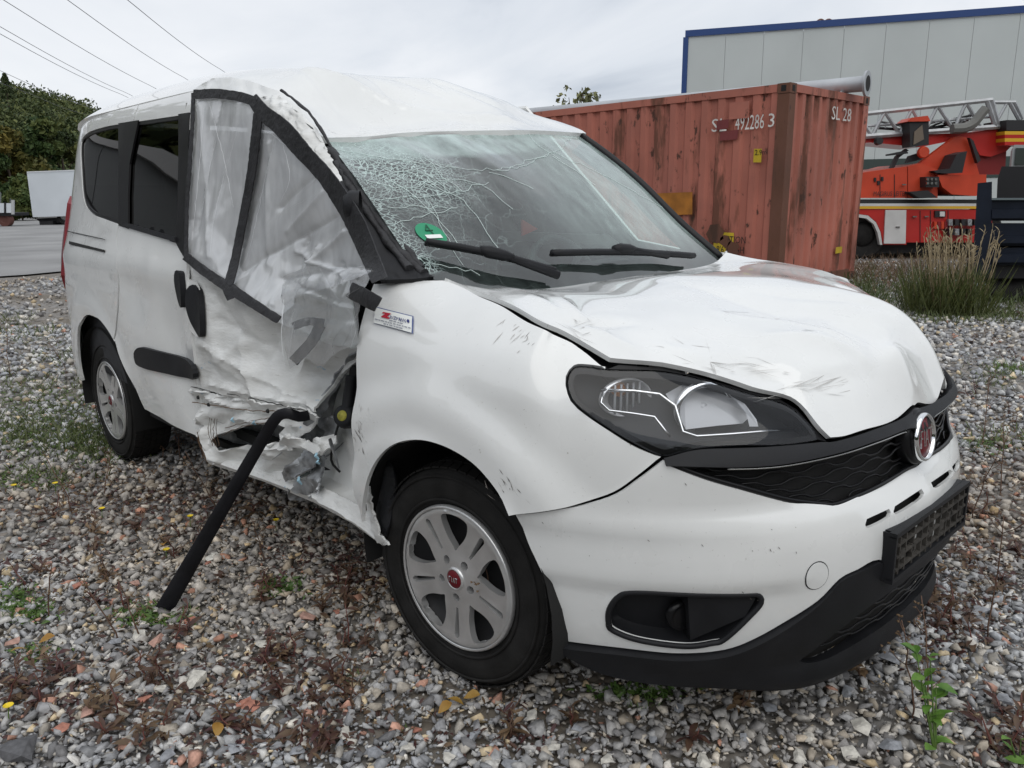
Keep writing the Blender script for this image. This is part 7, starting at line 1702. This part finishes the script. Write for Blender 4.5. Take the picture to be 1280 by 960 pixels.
hs = crom([at(p_, FD+.2) for p_ in [(1190, 161), (1205, 160), (1217, 154), (1226, 143), (1232, 136)]], .1); mobj('cable_chain', *tube(hs, .10, 8), mat('chain_grey', (.14, .14, .13), .6), FE, ang=30)
# ladder: two trusses with rungs, every member its own bar
def bar(a, b, d, r, par, name, m=ALU): mobj(name, *tube([at(a, d), at(b, d)], r, 6), m, par)
top_l = lambda x: 141+(x-1093)*(125-141)/(1236-1093); bot_l = lambda x: 170+(x-1090)*(158-170)/(1252-1090)
for d, nm in ((FD+.45, 'ladder_truss'), (FD+1.35, 'ladder_truss')):
    tr = mobj(nm, *tube([at((1040, top_l(1040)), d), at((1140, top_l(1140)), d), at((1240, 125), d)], .05, 6), ALU, FE); bar((1040, bot_l(1040)), (1252, 158), d, .055, tr, 'ladder_rail')
    bar((1040, top_l(1040)+14), (1240, 146), d+.1, .03, tr, 'ladder_rail')
    xs_ = [1040, 1056, 1072, 1090, 1106, 1124, 1140, 1156, 1172, 1192, 1208, 1226]
    for i in range(len(xs_)-1):
        a_, b_ = xs_[i], xs_[i+1]
        if i % 2: bar((a_, bot_l(a_)), (b_, top_l(b_)), d, .035, tr, 'ladder_brace')
        else: bar((a_, top_l(a_)), (b_, bot_l(b_)), d, .035, tr, 'ladder_brace')
    bar((1234, 126), (1245, 160), d, .05, tr, 'ladder_brace'); bar((1240, 126), (1249, 159), d, .045, tr, 'ladder_brace')
    bar((1238, 128), (1269, 128), d+.2, .04, tr, 'ladder_rail'); bar((1262, 128), (1274, 150), d+.2, .04, tr, 'ladder_brace'); bar((1269, 129), (1278, 149), d+.2, .035, tr, 'ladder_brace'); bar((1247, 150), (1258, 130), d+.2, .03, tr, 'ladder_brace')
for x in range(1044, 1232, 9): mobj('rung', *tube([at((x, (top_l(x)+2*bot_l(x))/3), FD+.45), at((x, (top_l(x)+2*bot_l(x))/3), FD+1.35)], .022, 5), ALU, FE)
for k, mt in enumerate((FYEL, FRED, FYEL, FRED)): part('warning_board', rect(1256, 164+k*4.4, 1300, 168.3+k*4.4), FD+.2, .5, mt, FE)
part('rear_block', rect(1258, 150, 1300, 163), FD+.2, .8, FDARK, FE)
part('lamp_cluster', rect(1169, 263.5, 1182, 271.5), FD-.04, .05, FDARK, FE); part('lamp_glass', rect(1175, 264.5, 1181, 270.5), FD-.06, .02, FWHITE, FE)
for k in range(4): part('tail_lamp', rect(1168+k*4.4, 277, 1171.5+k*4.4, 286), FD-.05, .05, TAIL if k % 2 else FORG, FE)
for k in range(9): part('stowed_fitting', rect(1186+(k % 5)*8, 274+(k//5)*12, 1191+(k % 5)*8, 282+(k//5)*12), FD-.1-.02*k, .2, FDARK if k % 3 else TORN, FE)
p = at((1091, 245), FD-.0); text_at('MAGIRUS LEITER', .13, p-HF*.012, (HR, (0, 0, 1)), FDARK, FE, 'body_lettering', .68)
for x, y in ((1093, 222), (1097, 226), (1102, 221)): part('body_catch', rect(x, y, x+2.5, y+5), FD-.01, .04, FDARK, FE)

for k, (a_, b_, c_) in enumerate((((1100, 152), (1140, 158), (1180, 150)), ((1096, 160), (1150, 162), (1210, 150)), ((1175, 150), (1195, 158), (1215, 142)), ((1150, 165), (1180, 152), (1232, 140)), ((1200, 176), (1214, 192), (1222, 214)), ((1120, 166), (1160, 160), (1200, 163)))):
    mobj('ladder_hose', *tube(crom([at(a_, FD+.7), at(b_, FD+.65), at(c_, FD+.8)], .15), .022+.008*(k % 3), 6), FDARK if k % 2 else mat('hose_grey', (.12, .12, .12), .6), FE, smooth=True)
for x in (1150, 1163, 1185): part('panel_seam', rect(x, 263, x+.7, 303), FD-.012, .01, FDARK, FE)
for x in (1100, 1118): part('panel_seam', rect(x, 218, x+.6, 247), FD+.008, .01, FDARK, FE)
for x, y in ((1141, 270), (1156, 270), (1120, 283), (1128, 230)): part('locker_handle', rect(x, y, x+5, y+1.6), FD-.05, .03, DULLCH, FE)

# ---- dark blue tipper body at the right edge
TD = 9.6
NAVY = mat('tipper_navy', (.008, .012, .022), .45, spec=.25, var=.25, vscale=4); NBLK = mat('tipper_black', (.008, .008, .010), .5); STEEL = mat('pale_steel', (.42, .47, .49), .4, metal=.4)
DEP = ray((1225, 300))*np.array([1, 1, 0]); DEP = DEP/np.linalg.norm(DEP)
TB = thing('tipper_truck', 'dark navy tipper body with ribbed drop side at the edge of the yard', 'truck', (0, 0, 0))
part('corner_post', [(1222, 229), (1240, 227), (1239, 340), (1228, 346), (1215, 342)], TD-.05, .22, NAVY, TB)
for y0, y1, y2 in ((250, 262, 276), (279, 296, 307), (310, 318, 331)):
    part('side_board', rect(1233, y0, 1420, y2), TD, .06, NAVY, TB); part('board_rib', rect(1240, y1, 1420, y2-3), TD-.06, .06, NAVY, TB)
part('top_edge', rect(1240, 247.5, 1420, 250), TD-.04, .1, mat('worn_edge', (.12, .15, .16), .4), TB)
part('head_board', [(1247, 224), (1252, 208), (1420, 208), (1420, 248), (1246, 248)], TD+1.2, .1, NBLK, TB)
part('cab', [(1266, 185), (1268, 181), (1420, 181), (1420, 208), (1264, 208)], TD+2.4, 1.2, mat('cab_grey', (.30, .32, .32), .4), TB); part('cab_window', [(1270, 185), (1420, 185), (1420, 206), (1268, 206)], TD+2.38, .03, mat('cab_window_green', (.05, .06, .055), .2), TB)
part('floor_frame', rect(1228, 332, 1420, 348), TD+.1, 1.9, NBLK, TB); part('chassis_rail', rect(1236, 346, 1420, 362), TD+.5, .9, NBLK, TB)
def twheel(px, d, r):
    u, z = uz(px, d); V, F = lathe([(0, .05), (r*.4, .05), (r*.55, 0), (r*.92, -.02), (r, .04), (r, .3)], 32, 'Y'); mobj('wheel', [Mw@np.array(v)+P3(u, d, r) for v in V], F, RUBBER, TB, ang=40)
twheel((1262, 365), TD+.2, .40); twheel((1330, 365), TD+.2, .40); twheel((1262, 365), TD+1.7, .40)
a_, b_ = at((1211, 356), TD-.1), at((1229, 356), TD+.05); mobj('hinge_pipe', *tube([a_, b_], .028, 12), STEEL, TB, ang=40); part('hinge_plate', [(1223, 346), (1230, 342), (1229, 366), (1223, 361)], TD-.02, .05, STEEL, TB)

DEP = HF
# ---- far left: box truck and flatbed trailer in the yard
BD = 46.
WBOX = mat('truck_box_white', (.62, .66, .70), .45, var=.04, vscale=1)
BT = thing('box_truck', 'white box truck parked across the asphalt yard behind the van', 'truck', (0, 0, 0))
part('cargo_box', [(33.5, 215.5), (150, 211), (150, 268), (41, 271.5)], BD, 2.4, WBOX, BT); part('box_edge', [(33.5, 214.5), (150, 210), (150, 211.2), (33.5, 215.7)], BD-.03, .1, mat('box_edge_grey', (.7, .72, .74), .4), BT)
part('chassis', [(44, 273), (150, 270), (150, 277), (52, 279)], BD+.4, 1.4, FDARK, BT); part('tail_lift', [(49, 277), (66, 276), (66, 282), (50, 283)], BD+.1, 1.6, FDARK, BT)
def bwheel(px):
    u, z = uz(px, BD); V, F = lathe([(0, .05), (.25, .05), (.3, 0), (.45, -.02), (.5, .05), (.5, .35)], 28, 'Y'); w_ = mobj('wheel', [Mw@np.array(v)+P3(u, BD+.2, .5) for v in V], F, RUBBER, BT, ang=40)
    V, F = lathe([(0, .02), (.2, .02), (.24, -.02), (.27, .02)], 20, 'Y'); mobj('wheel_rim', [Mw@np.array(v)+P3(u, BD+.19, .5) for v in V], F, DULLCH, w_, ang=40)
bwheel((80, 281)); bwheel((140, 281))
TR = thing('flatbed_trailer', 'low white flatbed trailer standing near the trees', 'trailer', (0, 0, 0)); T_D = 44.
part('drop_side', rect(-40, 254, 15, 266), T_D, .06, WBOX, TR); part('side_post', rect(14, 250, 17, 268), T_D-.04, .1, mat('post_grey', (.45, .46, .47), .5), TR); part('side_post', rect(5, 253, 7, 266), T_D-.05, .05, FDARK, TR); part('front_rail', rect(-1, 240, 0.5, 256), T_D+.5, .06, DULLCH, TR); part('bed_frame', rect(-40, 266, 12, 270), T_D+.1, 1.8, FDARK, TR); part('side_post', rect(12, 248, 13, 256), T_D+1.5, .06, DULLCH, TR)
for x in (2, -16): 
    u, z = uz((x, 275), T_D); V, F = lathe([(0, .05), (.15, .05), (.2, 0), (.36, 0), (.38, .05), (.38, .3)], 24, 'Y'); mobj('wheel', [Mw@np.array(v)+P3(u, T_D+.2, .38) for v in V], F, mat('rust_wheel', (.12, .05, .04), .7), TR, ang=40)

# ------------------------------------------------------------------ trees and the wooded hill
def foliage_mat(name, c0, c1, c2): 
    m = bpy.data.materials.new(name); m.use_nodes = True; t = m.node_tree; b = t.nodes['Principled BSDF']; Lk = t.links; b.inputs['Roughness'].default_value = .65; b.inputs['Specular IOR Level'].default_value = .25
    at_ = t.nodes.new('ShaderNodeAttribute'); at_.attribute_name = 'tone'; r = t.nodes.new('ShaderNodeValToRGB'); e = r.color_ramp.elements; e[0].position = 0; e[0].color = (*c0, 1); e[1].position = 1; e[1].color = (*c2, 1); q = e.new(.5); q.color = (*c1, 1)
    Lk.new(at_.outputs['Fac'], r.inputs[0]); Lk.new(r.outputs[0], b.inputs['Base Color']); return m
def leaves(name, C, rad, n_, lsz, m, par=None, seed=0, tone0=None):
    """leaf-sized faces gathered in clumps at centres C with radii rad"""
    r = np.random.default_rng(seed); C = np.array(C, float); rad = np.array(rad, float); k = r.integers(0, len(C), n_); v = r.normal(size=(n_, 3)); v /= np.linalg.norm(v, axis=1)[:, None]
    P = C[k]+v*(rad[k]*r.uniform(.45, 1.05, n_)**.6)[:, None]*np.array([1, 1, .85]); a = r.normal(size=(n_, 3)); a /= np.linalg.norm(a, axis=1)[:, None]; b = np.cross(a, r.normal(size=(n_, 3))); b /= np.linalg.norm(b, axis=1)[:, None]; s = lsz*r.uniform(.6, 1.4, n_)[:, None]
    V = np.stack([P-a*s, P+b*s*.5, P+a*s, P-b*s*.5], 1).reshape(-1, 3); me = bpy.data.meshes.new(name); me.vertices.add(len(V)); me.vertices.foreach_set('co', V.astype(np.float32).ravel()); ix = np.arange(len(V), dtype=np.int32); me.loops.add(len(V)); me.loops.foreach_set('vertex_index', ix); me.polygons.add(n_); me.polygons.foreach_set('loop_start', np.arange(0, len(V), 4, dtype=np.int32)); me.update(calc_edges=True)
    ct = r.uniform(0, 1, len(C)) if tone0 is None else np.array(tone0); tn = np.clip(ct[k]+r.normal(0, .14, n_), 0, 1); at_ = me.attributes.new('tone', 'FLOAT', 'POINT'); at_.data.foreach_set('value', np.repeat(tn, 4).astype(np.float32)); me.materials.append(m); o = bpy.data.objects.new(name, me); return link(o, par)
BARK = mat('bark', (.08, .06, .045), .9, var=.3, vscale=5)
FMIX = foliage_mat('forest_leaves', (.030, .048, .018), (.072, .092, .030), (.14, .15, .046)); FYG = foliage_mat('autumn_leaves', (.06, .065, .015), (.13, .11, .025), (.19, .15, .035)); FGR = foliage_mat('green_leaves', (.025, .05, .015), (.055, .085, .025), (.10, .12, .035))
def tree(base, h, cr, m, label, name='tree', seed=0, nl=5000, ls=.22, clumps=26, group=None, low=.35):
    r = np.random.default_rng(seed); t = thing(name, label, 'tree', (base[0], base[1], base[2]), 0, group); mb = MB(); mb.tube([(0, 0, -.3), (r.normal(0, .1), r.normal(0, .1), h*.3), (r.normal(0, .25), r.normal(0, .25), h*.8)], [h*.022, h*.017, h*.006], 8)
    C = []; rad = []
    for i in range(clumps):
        z = h*(low+(.95-low)*r.random()); f = math.sin(np.clip((z/h-low+.1)/(1.05-low), 0, 1)*math.pi)**.6; a = r.uniform(0, 6.28); q = cr*f*math.sqrt(r.random())*.9; C.append((q*math.cos(a), q*math.sin(a), z)); rad.append(cr*r.uniform(.22, .42))
        if i % 2 == 0: mb.tube([(0, 0, z*.62), (C[-1][0]*.5, C[-1][1]*.5, z*.85), C[-1]], [h*.007, h*.005, h*.002], 5)
    mb.build('trunk', BARK, t, smooth=True); leaves('crown', C, rad, nl, ls, m, t, seed); return t
# hill: a long ridge running back from the left edge
hx = np.linspace(-130, 60, 40); hy = np.linspace(62, 190, 24)
def hill_z(u, d): return np.clip((d-72)/55, 0, 1)**.9*12.5*np.clip((-(u+40)/36.), .0, 1.6)
VH = [P3(u, d, float(hill_z(u, d))-.4+1.2*noise3(np.array([[u*.06, d*.06, 0]]))[0]) for u in hx for d in hy]
kind(mobj('hill', VH, [(i*24+j, i*24+j+1, (i+1)*24+j+1, (i+1)*24+j) for i in range(39) for j in range(23)], mat('hill_soil', (.04, .055, .02), .9, var=.4, vscale=.15), smooth=True), 'structure')
C = []; rd = []; tn = []
for i in range(2600):
    u = rng.uniform(-130, 20); d = rng.uniform(70, 185); hz = float(hill_z(u, d))
    if hz < .6 and d > 84: continue
    for q in range(2): C.append(P3(u+rng.normal(0, 1.0), d+rng.normal(0, 1.0), hz+rng.uniform(.8, 3.2))); rd.append(rng.uniform(1.3, 2.6)); tn.append(np.clip(rng.normal(.38, .26), 0, 1))
kind(leaves('forest', C, rd, 225000, .29, FMIX, None, 5, tn), 'stuff')
# single trees one can tell apart in front of the wood
for i, (px, py, d, h, cr, m, lab) in enumerate([(18, 262, 68., 7.2, 3.0, FYG, 'broad tree with yellowing autumn leaves at the foot of the hill'), (62, 262, 72., 8.2, 2.6, FGR, 'mid-green rounded tree behind the white box truck'), (-14, 262, 66., 5.5, 2.6, FGR, 'dark green bushy tree beside the flatbed trailer'), (86, 262, 75., 8.5, 2.8, FMIX, 'tall dark tree rising behind the van\'s rear edge'), (28, 266, 58., 2.8, 1.7, FGR, 'low green bush at the edge of the asphalt yard by the trailer')]):
    b = at((px, py), d); tree((b[0], b[1], 0), h, cr, m, lab, 'tree' if h > 4 else 'bush', 30+i, 6500, .24, low=.18)
# slim conifers on the skyline
for i, (px, py, d) in enumerate([(85, 148, 128.), (78, 152, 130.), (50, 136, 128.), (5, 90, 126.)]):
    p = at((px, py), d); h = 5.; t = thing('conifer', 'small dark conifer tip on the skyline of the wooded hill', 'tree', (p[0], p[1], p[2]-h), 0, 'conifers on the skyline'); mobj('trunk', *tube([(0, 0, 0), (0, 0, h*.96)], [.12, .02], 6), BARK, t); leaves('crown', [(0, 0, h*f) for f in (.4, .55, .7, .82, .92)], [1.0, .8, .6, .4, .2], 900, .2, FMIX, t, i, [.2]*5)
# young tree behind the container
b = at((718, 240), 25.); tree((b[0], b[1], 0), at((718, 99), 25.)[2], .95, foliage_mat('olive_leaves', (.09, .10, .05), (.16, .17, .08), (.24, .24, .12)), 'airy olive-green treetop showing above the red container', 'tree', 77, 520, .10, 16, None, .70)

# ---- overhead wires
WIRE = mat('wire', (.10, .10, .11), .6)
for a_, b_, da, db in [((5, 0), (190, 108), 30, 55), ((85, 0), (232, 98), 30, 55), ((160, 0), (278, 88), 30, 55), ((0, 33), (158, 116), 34, 60), ((0, 42), (152, 118), 34, 60), ((0, 88), (118, 136), 45, 70), ((45, 120), (105, 142), 60, 75)]:
    p, q = at(a_, da), at(b_, db); dv = q-p; pts = [p+dv*t+np.array([0, 0, -.15*(1-(2*t-1)**2)*(0 <= t <= 1)]) for t in np.linspace(-.6, 1.3, 24)]
    o = mobj('power_line', *tube(pts, .013, 5), WIRE, None); tag(o, 'thin overhead power line crossing the sky above the van\'s rear', 'power line', 'overhead power lines')

# ---- hall and wooded slope on the open side of the yard, mirrored in the van's dark side windows
WH = thing('workshop_hall', 'long grey workshop hall facing the van\'s damaged side across the yard', 'building', (-10.7, -24.9, 0), R(-70))
WGR = mat('workshop_grey', (.20, .21, .215), .6, var=.08, vscale=.4)
for i in range(16): MB().box((-24+i*3.2, 0, 2.3), (3.16, .2, 4.6)).build('wall_panel', WGR, WH)
MB().box((0, -6, 2.2), (52, 11.7, 4.4)).build('hall_core', ROOFG, WH); MB().box((0, .12, 4.7), (52, .3, .35)).build('roof_edge', mat('roof_edge_light', (.5, .5, .5), .5), WH); MB().box((0, .11, 3.1), (51.5, .05, .12)).build('wall_rail', FDARK, WH)
for x in (-14, -4, 6, 15): f_ = MB().box((x, .13, 2.2), (1.3, .08, 1.7)).build('window_frame', FWHITE, WH); MB().box((x, .18, 2.2), (1.1, .03, 1.5)).build('window_pane', FDARK, f_)
C = []; rd = []
for i in range(700): C.append((rng.uniform(-75, -45), rng.uniform(-75, -4), rng.uniform(1, 17))); rd.append(rng.uniform(2, 4))
kind(leaves('forest', C, rd, 26000, 1.1, FMIX, None, 9), 'stuff')

# unseen trees added behind the camera as a dark horizon mirrored in the paint
C = []; rd = []
for i in range(900):
    a = rng.uniform(R(215), R(400)); r_ = rng.uniform(46, 60); C.append((CAM[0]+r_*math.cos(a), CAM[1]+r_*math.sin(a), rng.uniform(.8, 11))); rd.append(rng.uniform(1.8, 3.4))
kind(leaves('forest', C, rd, 26000, 1.0, FMIX, None, 19), 'stuff')
